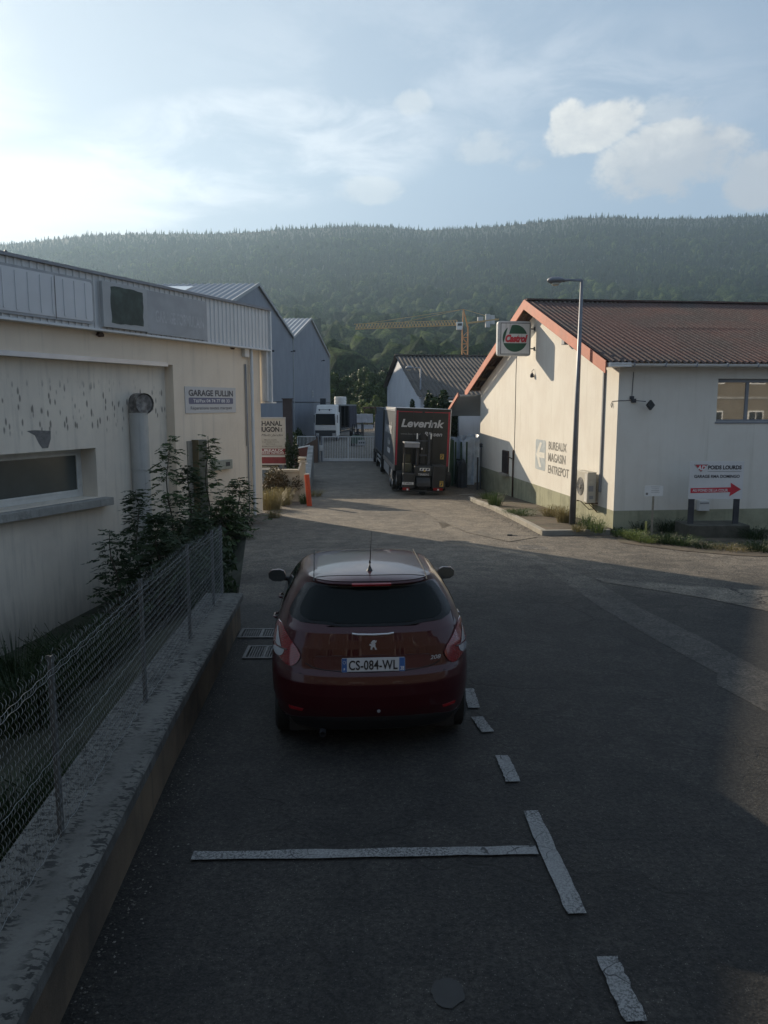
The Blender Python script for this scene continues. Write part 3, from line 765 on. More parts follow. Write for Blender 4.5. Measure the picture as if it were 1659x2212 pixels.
m = MB(fr)                                  # half round gutter
gp = []
for y in (.45, -DEP):
    gp.append([(ex0-.04+.07*math.cos(a), y, ez0-.045-.07*math.sin(a)) for a in [PI*k/8 for k in range(9)]])
m.grid(gp); m.grid([[(p[0]*1, p[1], p[2]-.006) for p in r] for r in gp], flip=True)
gut = m.build('gutter', M_WHITE, bld, smooth=True)
m = MB(fr)
for k in range(24): m.box(ex0-.12, ex0+.06, -.2-k*.9-.015, -.2-k*.9+.015, ez0-.125, ez0-.02)
m.each('gutter_bracket', M_GREY, bld)
m = MB(fr)                                  # white box end at the corner of the eave
m.box(ex0-.10, .02, -.12, .50, ez0-.13, ez0-.02); m.build('eave_end', M_WHITE, bld)
# south window: frame, two sliding panes, shutter box, blinds behind
m = MB(fr); y0, y1 = -wa-WW, -wa
m.box(.10, .16, y0, y1, wz0, wz0+.06); m.box(.10, .16, y0, y1, wz1-.10, wz1); m.box(.10, .16, y0, y0+.05, wz0+.06, wz1-.1); m.box(.10, .16, y1-.05, y1, wz0+.06, wz1-.1)
ymid = (y0+y1)/2+.32
m.box(.095, .165, ymid-.045, ymid+.045, wz0+.06, wz1-.1)
win = m.build('window', M_GREY, bld, bevel=.004)
m = MB(fr); m.box(.12, .13, y0+.05, y1-.05, wz0+.06, wz1-.10)
gl, nt_, b_ = newmat('window_pane'); n_ = N(nt_); b_.inputs['Base Color'].default_value = (.9, .9, .9, 1); b_.inputs['Transmission Weight'].default_value = 0; b_.inputs['Alpha'].default_value = .35; b_.inputs['Roughness'].default_value = .02; b_.inputs['Metallic'].default_value = .9
m.build('pane', gl, win)
m = MB(fr); m.box(-.03, .12, y0-.03, y1+.03, wz0-.05, wz0-.004); m.build('sill', M_GREY, bld, bevel=.005)
m = MB(fr)
for k in range(40):
    z = wz0+.08+k*(wz1-wz0-.2)/40; m.box(.22, .245, y0+.02, y1-.02, z, z+.022)
m.build('blind', P('beige_blind', (.42, .37, .26), .8, 0, .12, 2), win)
m = MB(fr); m.box(.30, .315, y0, y1, wz0, wz1); m.build('backing', P('dark_room', (.13, .12, .10), .9), win)
# wall plinth is in the render; painted arrow and words on the gable wall
def crect(a, b, off=0): return C.uv(a[0], a[1], off), C.uv(b[0], b[1], off)
zW = lambda x, y: (1053+x*.1791, 918+y*.1791)
pa = [C.uv(*zW(*p)) for p in [(585,175),(705,185),(697,548),(577,530)]]
ac = (sum(p[0] for p in pa)/4, sum(p[1] for p in pa)/4); aw = abs(pa[0][0]-pa[1][0]); ah = abs(pa[0][1]-pa[3][1])
def rrect(w, h, r, k=5, cx=0, cy=0):
    pts = []
    for sx, sy, a0 in ((1, 1, 0), (-1, 1, 90), (-1, -1, 180), (1, -1, 270)):
        for i in range(k+1):
            a = math.radians(a0+90*i/k); pts.append((cx+sx*(w/2-r)+r*math.cos(a), cy+sy*(h/2-r)+r*math.sin(a)))
    return pts
wl_o, wl_r, wl_u = (0, 0, 0), (-1, 0, 0), (0, 0, 1)
M_SGB = P('faded_blue_grey', (.36, .40, .42), .85, 0, .12, 4, dirt=(.55, .52, .45), dirt_amt=.4, dscale=4)
pict = thing('painted_sign', 'faded painted arrow with words BUREAUX MAGASIN ENTREPOT on the cream gable wall', 'sign', C.M @ Vector((ac[0], .02, ac[1]-ah/2)), C.ang)
m = MB(fr); m.prism(rrect(aw, ah, .10), (ac[0], .004, ac[1]), wl_r, wl_u, 0, .002); m.build('arrow_panel', M_SGB, pict)
m = MB(fr); q = aw/2*.8; hh = ah/2*.82
arrow = [(-q*1.05, 0), (-q*.2, hh), (q*.35, hh), (-q*.25, .10), (q*1.1, .10), (q*1.1, -.10), (-q*.25, -.10), (q*.35, -hh), (-q*.2, -hh)]
m.prism(arrow, (ac[0], .008, ac[1]), wl_r, wl_u, 0, .002); m.build('arrow', P('faded_white', (.62, .60, .54), .85, 0, .1, 5), pict)
m = MB(fr)
for t, a, b, zb0, zb1 in (('BUREAUX', (735, 290), (958, 330), 195, 285), ('MAGASIN', (730, 430), (943, 480), 330, 425), ('ENTREPOT', (727, 575), (985, 642), 478, 570)):
    p0 = C.uv(*zW(*a)); p1 = C.uv(*zW(*b)); p2 = C.uv(*zW(a[0], zb0))
    text_on(m, t, ((p0[0]+p1[0])/2, .004, (p0[1]+p1[1])/2), wl_r, wl_u, p2[1]-p0[1], abs(p1[0]-p0[0])*.97, .012, 0, .003)
m.build('lettering', M_TXTF, pict)
# pale overpainted rectangle and small fittings on the gable
pA = C.uv(1143, 872); pB = C.uv(1290, 975)
# gable small window
g0 = C.uv(1089, 972); g1 = C.uv(1099, 1024)
m = MB(fr); sx0 = g1[0]; sx1 = g0[0]+.1; m.box(sx0, sx1, 0.002, .05, g1[1], g0[1]); gw = m.build('window', M_RUST, bld)
m = MB(fr)
for k in range(6): m.box(sx0+.04+k*(sx1-sx0-.1)/5, sx0+.07+k*(sx1-sx0-.1)/5, .05, .075, g1[1]+.03, g0[1]-.03)
m.build('grille', M_STEEL, gw)
m = MB(fr); m.box(sx0-.08, sx1+.08, .002, .16, g1[1]-.10, g1[1]-.004); m.build('sill', M_KERB, gw)
# pipe and cable
pp = C.uv(1111, 985)[0]
m = MB(fr); m.tube([(pp, .05, -1.0), (pp, .05, C.uv(1111, 972)[1])], .035, 8); m.bar((pp, .05, .72), (sx0+.2, .05, .80), .03, .03); m.build('standpipe', M_RUST, bld, smooth=True)
m = MB(fr); m.tube([(pp, .012, .7), (pp-.02, .012, 2.5), (pp+.01, .012, 4.2), (pp-.05, .012, 5.0)], .010, 5); m.build('cable', M_BLACK, bld)
cx0 = C.uv(1304, 900)[0]
m = MB(fr); m.box(cx0-.045, cx0+.045, .001, .06, .40, 4.0); m.build('downpipe', M_GREY, bld, bevel=.01)
m = MB(fr); fx, fz = C.uv(1154, 815); m.lathe([(0, -.02), (.07, 0), (.07, .10), (.03, .16), (0, .16)], (fx, .09, fz), 'z', 10); m.tube([(fx, .01, fz+.02), (fx, .10, fz+.22), (fx, .02, fz+.30)], .012, 5); m.build('wall_fitting', M_STEEL, bld)
m = MB(fr); fx, fz = C.uv(1231, 738); m.prism([(-.14, -.1), (.14, -.1), (.11, .14), (-.11, .14)], (fx, .12, fz), (-1, 0, 0), (0, 0, 1), -.08, .12); m.tube([(fx, .01, fz+.2), (fx, .12, fz+.1)], .02, 6)
fl = m.build('floodlight', M_GREY, None, bevel=.01); tag(fl, 'small grey floodlight tucked under the red barge board', 'floodlight')
# canopy at the far end
m = MB(fr); k0 = C.uv(1031, 835, .6); k1 = C.uv(1008, 870, .9)
m = MB(fr); m.prism([(u1+.2, 3.45), (u1+3.2, 2.45), (u1+3.2, 2.36), (u1+.2, 3.36)], (0, 1.0, 0), (1, 0, 0), (0, 0, 1), 0, 3.2)
cp = m.build('lean_to_roof', M_LGREY, bld)
m = MB(fr); m.prism([(u1+.15, 3.55), (u1+3.25, 2.50), (u1+3.25, 2.32), (u1+.15, 3.37)], (0, 1.06, 0), (1, 0, 0), (0, 0, 1), 0, -.05); m.build('barge_board', M_BARGE, bld)
# pavement island with kerb in front of the gable wall
kp = [(1012,1079),(1023,1086),(1060,1100),(1105,1122),(1140,1140),(1171,1157)]
KW = [gnd(*p) for p in kp]; kcorner = KW[-1]; kend = gnd(1318, 1155)
m = MB(); poly = []
for p in KW: poly.append((p.x, p.y))
poly.append((kend.x, kend.y)); wn0 = C.M @ Vector((0, .02, 0)); poly.append((wn0.x, wn0.y)); wn1 = C.M @ Vector((11.5, .02, 0)); poly.append((wn1.x, wn1.y)); 
isl = flat_sheet('pavement', poly, .11, M_SOIL, True); tag(isl, kind='structure')
def kerb_line(pts, w=.16, h=.14, name='kerb'):
    m = MB(); K = len(pts)
    P_ = []
    for i, p in enumerate(pts):
        t = (pts[min(i+1, K-1)]-pts[max(i-1, 0)]); t.z = 0; t.normalize(); n = Vector((-t.y, t.x, 0)); z = gz(p.y)
        q0 = Vector((p.x, p.y, 0)); row = [q0+Vector((0, 0, z-.1)), q0+Vector((0, 0, z+h-.015)), q0+n*.015+Vector((0, 0, z+h)), q0+n*w+Vector((0, 0, z+h)), q0+n*w+Vector((0, 0, z-.1))]
        P_.append(row)
    m.grid(P_); m.add(P_[0], [(0, 1, 2, 3, 4)]); m.add(P_[-1], [(4, 3, 2, 1, 0)])
    o = m.build(name, M_KERB); tag(o, kind='structure'); return o
def subdiv(pts, d=.5):
    out = [pts[0]]
    for a, b in zip(pts, pts[1:]):
        k = max(1, int((b-a).length/d)); out += [a+(b-a)*(i+1)/k for i in range(k)]
    return out
kerb_line(subdiv(list(KW)))
kerb_line(subdiv([kcorner, kend]))

# --- air conditioner --------------------------------------------------------------------
s_n = 1.05; yo = C.cross(1272, 1085, s_n)[0]; yo = max(.38, min(.6, yo)); zt_ = C.cross(1272, 1022, s_n)[1]; zb1 = C.cross(1272, 1087, s_n)[1]
AL = .92
ac_ = thing('air_conditioner', 'weathered cream air conditioning unit bracketed to the gable wall by the corner', 'air conditioner', C.M @ Vector((s_n+AL/2, .2, zb1)), C.ang)
M_ACB = P('yellowed_casing', (.42, .40, .34), .55, 0, .1, 3, dirt=(.2, .18, .14), dirt_amt=.5, dscale=3)
m = MB(fr); m.box(s_n, s_n+AL, .12, yo, zb1, zt_); m.box(s_n-.01, s_n+AL+.01, .11, yo+.012, zt_, zt_+.02); m.build('casing', M_ACB, ac_, bevel=.012)
m = MB(fr); m.box(s_n+.03, s_n+.24, yo, yo+.008, zb1+.03, zt_-.03); m.build('front_panel', P('pale_casing', (.55, .54, .50), .5), ac_)
fc = (s_n+.58, yo+.006, (zb1+zt_)/2); m = MB(fr)
for r_ in (.10, .16, .22, .27): m.tube([(fc[0]+r_*math.cos(a), fc[1]+.004, fc[2]+r_*math.sin(a)) for a in [2*PI*k/28 for k in range(29)]], .005, 4)
for k in range(12): a = 2*PI*k/12; m.bar((fc[0]+.07*math.cos(a), fc[1]+.004, fc[2]+.07*math.sin(a)), (fc[0]+.28*math.cos(a), fc[1]+.004, fc[2]+.28*math.sin(a)), .006, .006)
m.build('fan_grille', M_GREY, ac_)
m = MB(fr); m.lathe([(0, 0), (.28, 0), (.28, .004), (0, .004)], (fc[0], yo+.002, fc[2]), 'y', 28); m.lathe([(0, 0), (.075, 0), (.06, .018), (0, .02)], (fc[0], yo+.006, fc[2]), 'y', 16); m.build('fan', P('fan_grey', (.16, .15, .13), .6), ac_)
m = MB(fr)
for s_ in (s_n+.12, s_n+AL-.12): m.bar((s_, 0, zb1-.02), (s_, yo+.02, zb1-.02), .03, .03); m.bar((s_, 0, zb1-.3), (s_, yo-.1, zb1-.03), .02, .02)
m.each('bracket', M_RUST, ac_)
m = MB(fr); m.box(s_n-.005, s_n-.001, .2, .32, zb1+.12, zb1+.22); m.box(s_n-.005, s_n-.001, .2, .35, zb1+.35, zb1+.52); m.build('side_plates', M_GREY, ac_)

# --- square projecting sign --------------------------------------------------------------
s_s = C.uv(1157, 730)[0]; zS1 = C.cross(1109, 693.5, s_s)[1]; zS0 = C.cross(1109, 769, s_s)[1]
ya = C.cross(1147, 730, s_s)[0]; yb = C.cross(1075, 730, s_s)[0]
SWd = yb-ya; SH = zS1-zS0; scx = (ya+yb)/2; scz = (zS0+zS1)/2
sg = thing('projecting_sign', 'square double-sided lightbox sign with green disc and red lettering on the gable wall', 'sign', C.M @ Vector((s_s, .1, zS0)), C.ang)
m = MB(fr); m.prism(rrect(SWd, SH, .10), (s_s+.11, scx, scz), (0, -1, 0), (0, 0, 1), -.11, .11)
m.build('case', P('white_case', (.55, .56, .55), .45, 0, .06, 4, dirt=(.25, .24, .2), dirt_amt=.5, dscale=5), sg, bevel=.012)
fxo = (s_s+.001, scx, scz)
k = SWd/480.*1.0; ky = SH/490.
def SP(x, y): return ((x-512)*k, -(y-508)*ky)
def face(pts, lift, mat, name):
    m = MB(fr); m.prism([SP(*p) for p in pts], fxo, (0, -1, 0), (0, 0, 1), lift, lift+.003); return m.build(name, mat, sg)
M_SW = P('sign_white', (.62, .62, .60), .5, 0, .04, 5, streak=(.3, .29, .26), streak_amt=.55)
M_SG = P('sign_green', (.02, .085, .05), .5, 0, .1, 5); M_SR = P('sign_red', (.52, .03, .05), .5, 0, .08, 6)
face([(298,275),(738,275),(738,742),(298,742)], .012, P('sign_edge_line', (.55, .56, .55), .5), 'outer_field')
face([(312,288),(742-6,288),(736,730),(312,730)], .016, P('sign_black_line', (.03, .03, .03), .5), 'border')
face([(320,297),(728,297),(728,722),(320,722)], .020, M_SW, 'field')
def arc(a0, a1, n=18, cx=520, cy=505, rx=179, ry=190):
    return [(cx+rx*math.cos(math.radians(a0+(a1-a0)*i/n)), cy-ry*math.sin(math.radians(a0+(a1-a0)*i/n))) for i in range(n+1)]
face([(432,441)]+[(470,322)]+arc(106, 20.5)+[(697,441)], .025, M_SG, 'disc')
face([(413,352)]+arc(127, 202)+[(352,578)], .025, M_SG, 'disc')
face([(355,573)]+arc(203, 337)+[(693,573)], .025, M_SG, 'disc')
m = MB(fr); p0 = SP(540, 552); text_on(m, 'Castrol', Vector(fxo)+Vector((0, -p0[0], p0[1])), (0, -1, 0), (0, 0, 1), 92*ky, 322*k, .065, .28, .032); m.build('lettering', M_SR, sg)
m = MB(fr)
for z in (zS0+SH*.79, zS0+SH*.22): m.tube([(s_s+.11, 0, z), (s_s+.11, ya+.02, z)], .022, 8); m.box(s_s+.05, s_s+.17, .002, .03, z-.07, z+.07)
m.each('bracket', M_STEEL, sg)

# --- floodlight on south wall --------------------------------------------------------------
z5 = lambda x, y: (1296+x*.2187, 783+y*.2187)
def S(x, y): a, z = swin.uv(x, y); return a, z
fa, fz = S(*z5(325, 375)); 
fl2 = thing('wall_floodlight', 'black square floodlight tilted on a short arm, on the shaded south wall', 'floodlight', C.M @ Vector((0, -fa, fz-.1)), C.ang)
m = MB(fr); m.box(-.06, -.002, -fa-.07, -fa+.05, fz-.06, fz+.05); m.box(-.03, -.002, -fa-.02, -fa+.1, fz+.03, fz+.12); m.build('junction_box', M_STEEL, fl2)
m = MB(fr); m.bar((-.05, -fa-.02, fz), (-.22, -fa-.28, fz-.03), .022, .022); m.build('arm', M_STEEL, fl2)
m = MB(fr); q = .145; m.prism([(0, q), (q, 0), (0, -q), (-q, 0)], (-.26, -fa-.40, fz-.13), Vector((.35, -1, 0)).normalized(), (0, 0, 1), -.04, .04); m.build('lamp_head', M_BLACK, fl2, bevel=.012)
m = MB(fr); m.tube([(-.012, -fa+.04, fz+.1), (-.012, -fa+.02, ze-.05)], .009, 5); m.tube([(-.012, -fa+.05, fz), (-.012, -.3, fz), (-.012, -.0, fz-.01), (.0, .012, fz-.01), (.35, .012, fz-.02), (.42, .03, fz-.12), (.36, .03, fz-.2), (.33, .02, fz-.08)], .009, 5); m.build('cable', M_STEEL, fl2)

# --- letterbox, signs and planter in front of the south wall ------------------------------
a0, z1_ = S(1505, 1080); a1, z0_ = S(1527, 1102)
lb = thing('letterbox', 'white metal letterbox fixed to the wall behind the truck-garage sign', 'letterbox', C.M @ Vector((-.1, -(a0+a1)/2, z0_)), C.ang)
m = MB(fr); m.box(-.14, -.003, -a1, -a0, z0_, z1_); m.build('box', M_WHITE, lb, bevel=.008)
m = MB(fr); m.box(-.150, -.141, -a1+.03, -a0-.03, z1_-.09, z1_-.06); m.build('flap', M_GREY, lb)
BY = 20.75
def BP(x, y): v = atY(x, y, BY); return v
b00, b10, b01 = BP(1486.5, 1078), BP(1603.5, 1075.5), BP(1489.5, 996.5)
bw = b10.x-b00.x; bh = b01.z-b00.z; bc = Vector((b00.x+bw/2, BY, b00.z))
bs = thing('direction_sign', 'white board on two dark posts reading POIDS LOURDS with a red arrow', 'sign', (bc.x, BY, -.35), math.radians(1.0))
fb = Matrix.Translation((bc.x, BY, b00.z)) @ Matrix.Rotation(math.radians(1.0), 4, 'Z')
m = MB(fb); m.box(-bw/2, bw/2, 0, .03, 0, bh); m.build('board', P('sign_board', (.62, .62, .62), .45, 0, .03, 2, dirt=(.5, .5, .48), dirt_amt=.3), bs, bevel=.003)
for x in (-bw/2+.115, bw/2-.115):
    m = MB(fb); m.box(x-.075, x+.075, .032, .10, -.75, bh*.9); m.build('post', M_STEEL, bs, bevel=.006)
def bx(x, y): return ((x-1143.5)/535*bw, (1343-y)/375*bh)
m = MB(fb); p = bx(1220, 1046); text_on(m, 'POIDS LOURDS', (p[0], 0, p[1]), (1, 0, 0), (0, 0, 1), 36/375*bh, 333/535*bw, .04)
m.build('lettering', M_TXT, bs); m = MB(fb); a = bx(1053, 1068); b = bx(1387, 1063); m.box(a[0], b[0], -.004, -.001, a[1]-.003, a[1]+.004); m.build('underline', M_TXT, bs); m = MB(fb); p = bx(1147, 1131); text_on(m, 'GARAGE RMA DOMINGO', (p[0], 0, p[1]), (1, 0, 0), (0, 0, 1), 29/375*bh, 453/535*bw, .03)
m.build('lettering', M_TXT, bs)
m = MB(fb); pts = [bx(*q) for q in [(893,1238),(1290,1228),(1287,1178),(1392,1245),(1280,1316),(1292,1274),(895,1286)]]
pts = [bx(893,1234), bx(1293,1226), bx(1287,1180), bx(1394,1246), bx(1281,1316), bx(1290,1274), bx(893,1283)]
m.prism(pts[::-1], (0, 0, 0), (1, 0, 0), (0, 0, 1), .001, .005); m.build('red_arrow', P('arrow_red', (.50, .025, .045), .5), bs)
m = MB(fb); p = bx(1088, 1268); text_on(m, 'AU FOND DE LA COUR', (p[0], 0, p[1]), (1, 0, 0), (0, 0, 1), 26/375*bh, 352/535*bw, .025, lift=.008); m.build('arrow_lettering', M_TXTW, bs)
m = MB(fb); pts = [bx(910, 998), bx(985, 1078), bx(1058, 996)]; m.prism(pts, (0, 0, 0), (1, 0, 0), (0, 0, 1), .001, .004); m.build('logo_edge', P('logo_grey', (.35, .33, .32), .5), bs)
m = MB(fb); pts = [bx(928, 1004), bx(985, 1068), bx(1042, 1003)]; m.prism(pts, (0, 0, 0), (1, 0, 0), (0, 0, 1), .005, .007); m.build('logo', MATS['arrow_red'], bs)
m = MB(fb); p = bx(988, 1052); text_on(m, 'AD', (p[0], 0, p[1]), (1, 0, 0), (0, 0, 1), 42/375*bh, 92/535*bw, .045, .2, lift=.010); m.build('logo_lettering', M_TXTW, bs)
# planter block
q0 = gnd(1486, 1163); q1 = gnd(1614, 1161)
m = MB(Matrix.Translation((q0.x, 20.45, gz(20.5)-.1)) @ Matrix.Rotation(math.radians(2), 4, 'Z')); pw = q1.x-q0.x
m.box(0, pw, 0, .9, 0, .45); pl = m.build('planter', P('mossy_concrete', (.075, .07, .055), .95, 0, .3, 3, bump=.4, dirt=(.03, .04, .02), dirt_amt=.7), bevel=.02); tag(pl, 'mossy low concrete block that the truck-garage sign posts stand on', 'planter')
# notice on a stake
v0 = atY(1392, 1072, 20.9); v1 = atY(1433, 1049, 20.9)
ns = thing('notice_sign', 'small weathered white notice on a thin wooden stake among the weeds', 'sign', ((v0.x+v1.x)/2, 20.9, gz(20.9)), math.radians(-2))
m = MB(); m.box(v0.x, v1.x, 20.885, 20.9, v0.z, v1.z); m.build('board', M_WHITE, ns, bevel=.004)
m = MB(); cxn = (v0.x+v1.x)/2; m.bar((cxn, 20.92, gz(20.9)-.1), (cxn+.0, 20.92, v1.z-.05), .05, .03); m.build('stake', P('grey_wood', (.25, .22, .17), .9, 0, .2, 8), ns)
m = MB()
for i, (a, w) in enumerate([(.9, .25), (.72, .2), (.55, .22), (.4, .24)]): m.box(cxn-w/2+.03, cxn+w/2+.03, 20.882, 20.884, v0.z+(v1.z-v0.z)*a-.008, v0.z+(v1.z-v0.z)*a)
m.box(v0.x+.03, v0.x+.09, 20.882, 20.884, v0.z+.04, v0.z+.10); m.build('print', M_TXTF, ns)
v = gnd(1395, 1157); yk = MB(); yk.bar((v.x, v.y, v.z-.1), (v.x-.01, v.y, atY(1392, 1126, v.y).z), .055, .04)
o = yk.build('marker_stake', P('yellow_paint', (.45, .42, .14), .7, 0, .2, 5), bevel=.006); tag(o, 'short pale yellow stake standing in the weeds at the road edge', 'stake')
# manhole
mh = gnd(1150, 1184); m = MB(Matrix.Translation(mh)); m.lathe([(0, .008), (.30, .008), (.31, .012), (.36, .012), (.37, .0)], n=28)
for k in range(5): m.box(-.22+k*.1, -.18+k*.1, -.2, .2, .009, .014)
mo = m.build('manhole_cover', P('cast_iron', (.10, .09, .08), .7, .3, .3, 6, dirt=(.3, .27, .22), dirt_amt=.7, dscale=4)); tag(mo, 'round dusty iron manhole cover in the sunlit lane', 'manhole cover')

# --- garage on the left -------------------------------------------------------------------
frg = G.M
gar = thing('garage_building', 'cream garage with pale ribbed metal fascia and empty sign panels, left of the road', 'building', (G.P[0], G.P[1], -.9), G.ang)
GL = 26.0; zf1 = 6.13; zf0 = 4.84
sa = G.uv(373, 787)[0]; dep = G.cross(355, 789, sa)[0]; zA = G.uv(355, 789, dep)[1]
m = MB(frg); m.box(0, GL, -14, 0, zA, zf1-.15); m.box(0, sa, -14, 0, -3.4, zA); m.build('wall', M_GWALL, gar)
# ribbed fascia
def ribs(m, x0, x1, yb, z0, z1, pitch=.20, d=.035, seg=None):
    n = int((x1-x0)/pitch); row = []
    for i in range(n):
        x = x0+i*pitch; row += [(x, yb), (x+pitch*.62, yb), (x+pitch*.70, yb+d), (x+pitch*.92, yb+d)]
    row.append((x0+n*pitch, yb))
    m.grid([[(x, y, z0) for x, y in row], [(x, y, z1) for x, y in row]])
m = MB(frg); ribs(m, -.18, GL, .26, zf0, zf1, .21, .03); m.box(-.18, GL, .0, .22, zf0+.01, zf1-.02); m.box(-.20, -.17, -9, .27, zf0, zf1)
fas = m.build('fascia', P('pale_sheet', (.56, .57, .57), .5, .1, .05, .6, streak=(.25, .25, .24), streak_amt=.35, obj=False), gar)
m = MB(frg); m.box(-.24, GL, -.1, .36, zf1, zf1+.07); m.box(-.24, GL, -9, -.1, zf1, zf1+.07); m.build('coping', M_GREY, gar)
m = MB(frg); m.box(-.20, GL, .04, .34, zf0-.05, zf0); m.build('drip_edge', M_WMETAL, gar)
m = MB(frg); m.box(-.26, -.19, -.3, .34, G.uv(570, 868, .3)[1], zf1-.02); m.box(-.185, -.06, .02, .24, G.uv(570, 868, .3)[1]+.02, zf0-.06); m.build('corner_sheet', M_WMETAL, gar)
m = MB(frg); zq = G.uv(570, 868, .3)[1]; m.box(-.42, -.1, -.2, .38, zq-.05, zq); m.build('corner_foot', M_WHITE, gar)
def gp_(x, y, off=.3): return G.uv(x, y, off)
def panel(m, pts, d0, d1):
    P2 = [(-a, b) for a, b in pts]; m.prism(P2, (0, 0, 0), (-1, 0, 0), (0, 0, 1), d0, d1)
bx_ = [gp_(213, 622), gp_(313, 638), gp_(313, 713), gp_(223, 702)]
sx1_, sx0_ = gp_(216, 660)[0], gp_(312, 670)[0]; zlo = zf0+.05; zhi = zf1-.13
esp = thing('blank_sign_box', 'empty grey sign frame with torn dark green panel on the garage fascia', 'sign', G.M @ Vector(((sx0_+sx1_)/2, .3, zlo)), G.ang)
m = MB(frg); m.box(sx0_, sx1_, .30, .40, zlo, zhi); m.build('frame', P('grey_frame', (.38, .39, .39), .6, 0, .06, 2), esp, bevel=.01)
rg = random.Random(5); a0, a1 = gp_(301, 640)[0], gp_(232, 640)[0]; b0, b1 = zlo+.12, zhi-.10; pts = []
for (xa, za), (xb, zb_) in (((a0, b0), (a1, b0)), ((a1, b0), (a1, b1)), ((a1, b1), (a0, b1)), ((a0, b1), (a0, b0))):
    for i in range(7): t = i/7; pts.append((xa+(xb-xa)*t+rg.uniform(-.02, .02), za+(zb_-za)*t+rg.uniform(-.02, .02)))
m = MB(frg); m.prism([(-a, b) for a, b in pts][::-1], (0, .40, 0), (-1, 0, 0), (0, 0, 1), .001, .006); m.build('torn_panel', P('dark_green_panel', (.035, .055, .045), .6, 0, .4, 3, dirt=(.09, .13, .10), dirt_amt=.5, dscale=3), esp)
t0, t1 = gp_(445, 690)[0], sx0_-.03
ftp = thing('faded_sign_panel', 'grey sign panel with ghost lettering beside the empty frame on the fascia', 'sign', G.M @ Vector(((t0+t1)/2, .3, zlo)), G.ang)
m = MB(frg); m.box(t0, t1, .30, .335, zlo-.02, zhi); m.build('panel', P('grey_sign', (.34, .35, .36), .6, 0, .1, 1.5, streak=(.34, .34, .34), streak_amt=.3), ftp, bevel=.005)
m = MB(frg); text_on(m, "GARAGE FORMUL'AIN", ((t0+t1)/2-.1, .335, zlo+.32), (-1, 0, 0), (0, 0, 1), .30, (t1-t0)*.80, .02, 0, .003); m.build('ghost_lettering', P('ghost_letters', (.44, .45, .46), .6, 0, .2, 3), ftp)
l0 = gp_(200, 640)[0]
lbx = thing('long_sign_box', 'long pale ribbed sign panel with rounded border at the left end of the fascia', 'sign', G.M @ Vector((l0+2.5, .3, zlo)), G.ang)
m = MB(frg); L_ = 5.0
pl_ = rrect(L_, zhi-zlo-.06, .1, 4, -(l0+L_/2), (zlo+zhi)/2)
m.prism(pl_, (0, .30, 0), (-1, 0, 0), (0, 0, 1), 0, .03); m.build('border', P('grey_border', (.33, .34, .35), .6), lbx)
pl2 = rrect(L_-.12, zhi-zlo-.18, .08, 4, -(l0+L_/2), (zlo+zhi)/2)
m = MB(frg); m.prism(pl2, (0, .33, 0), (-1, 0, 0), (0, 0, 1), 0, .012)
for k in range(14): x = l0+.25+k*.34; m.box(x, x+.05, .342, .36, zlo+.14, zhi-.14)
m.build('panel', P('pale_panel', (.58, .59, .60), .5, 0, .05, 1), lbx)
xs_ = gp_(115, 640)[0]; m = MB(frg); m.box(xs_-.008, xs_+.008, .361, .365, zlo+.05, zhi-.1); m.build('joint', M_TXT, lbx)
# annex
jR = G.uv(208, 1000, dep)[0]; wt_ = G.uv(206, 967.5, dep)[1]; wb_ = G.uv(211, 1073, dep)[1]; WLn = 3.1
rec = dep-G.cross(165, 1020, jR)[0]; rec = min(max(rec, .12), .5)
m = MB(frg); XE = GL; wi = dep-rec-.12
m.box(sa, XE, -14, wi, -3.4, zA-.004)
zc = zA-.004; m.box(sa, jR, wi, dep, -3.4, zc); m.box(jR+WLn, XE, wi, dep, -3.4, zc); m.box(jR, jR+WLn, wi, dep, -3.4, wb_); m.box(jR, jR+WLn, wi, dep, wt_, zc)
m.build('annex_wall', M_ANNEX, gar)
m = MB(frg); m.box(sa+.25, XE, .003, .035, zA-.05, zA+.06); m.box(sa+.25, XE, dep, .034, zA-.054, zA-.006); m.build('annex_flashing', P('bright_flashing', (.52, .53, .54), .35, .5, .1, 1), gar)
yw = dep-rec
m = MB(frg); m.box(jR+.002, jR+WLn, yw-.05, yw, wb_+.002, wb_+.13); m.box(jR+.002, jR+WLn, yw-.05, yw, wt_-.13, wt_-.002); m.box(jR+.002, jR+.13, yw-.05, yw, wb_+.13, wt_-.13); m.box(jR+WLn-.13, jR+WLn-.002, yw-.05, yw, wb_+.13, wt_-.13)
m.box(jR+.14, jR+WLn-.14, yw-.02, yw+.015, wb_+.13, wb_+.19); m.box(jR+.14, jR+WLn-.14, yw-.02, yw+.015, wt_-.19, wt_-.13); m.box(jR+.13, jR+.19, yw-.02, yw+.015, wb_+.13, wt_-.13)
gw2 = m.build('window', P('window_grey', (.56, .57, .55), .6, 0, .08, 3, dirt=(.25, .25, .23), dirt_amt=.4), gar, bevel=.006)
m = MB(frg); m.box(jR+.1, jR+WLn-.1, yw-.04, yw-.03, wb_+.1, wt_-.1); m.build('pane', M_GLASSG, gw2)
sr = G.uv(240, 1080, dep+.2)[0]; zs = G.uv(240, 1074, dep+.25)[1]
m = MB(frg); m.box(sr, jR+WLn+.5, dep+.002, dep+.30, zs-.20, zs); m.build('window_sill', P('mossy_sill', (.30, .30, .28), .9, 0, .2, 2, bump=.4, dirt=(.09, .09, .08), dirt_amt=.8, dscale=2, streak=(.12, .12, .11), streak_amt=.6), gar, bevel=.012)
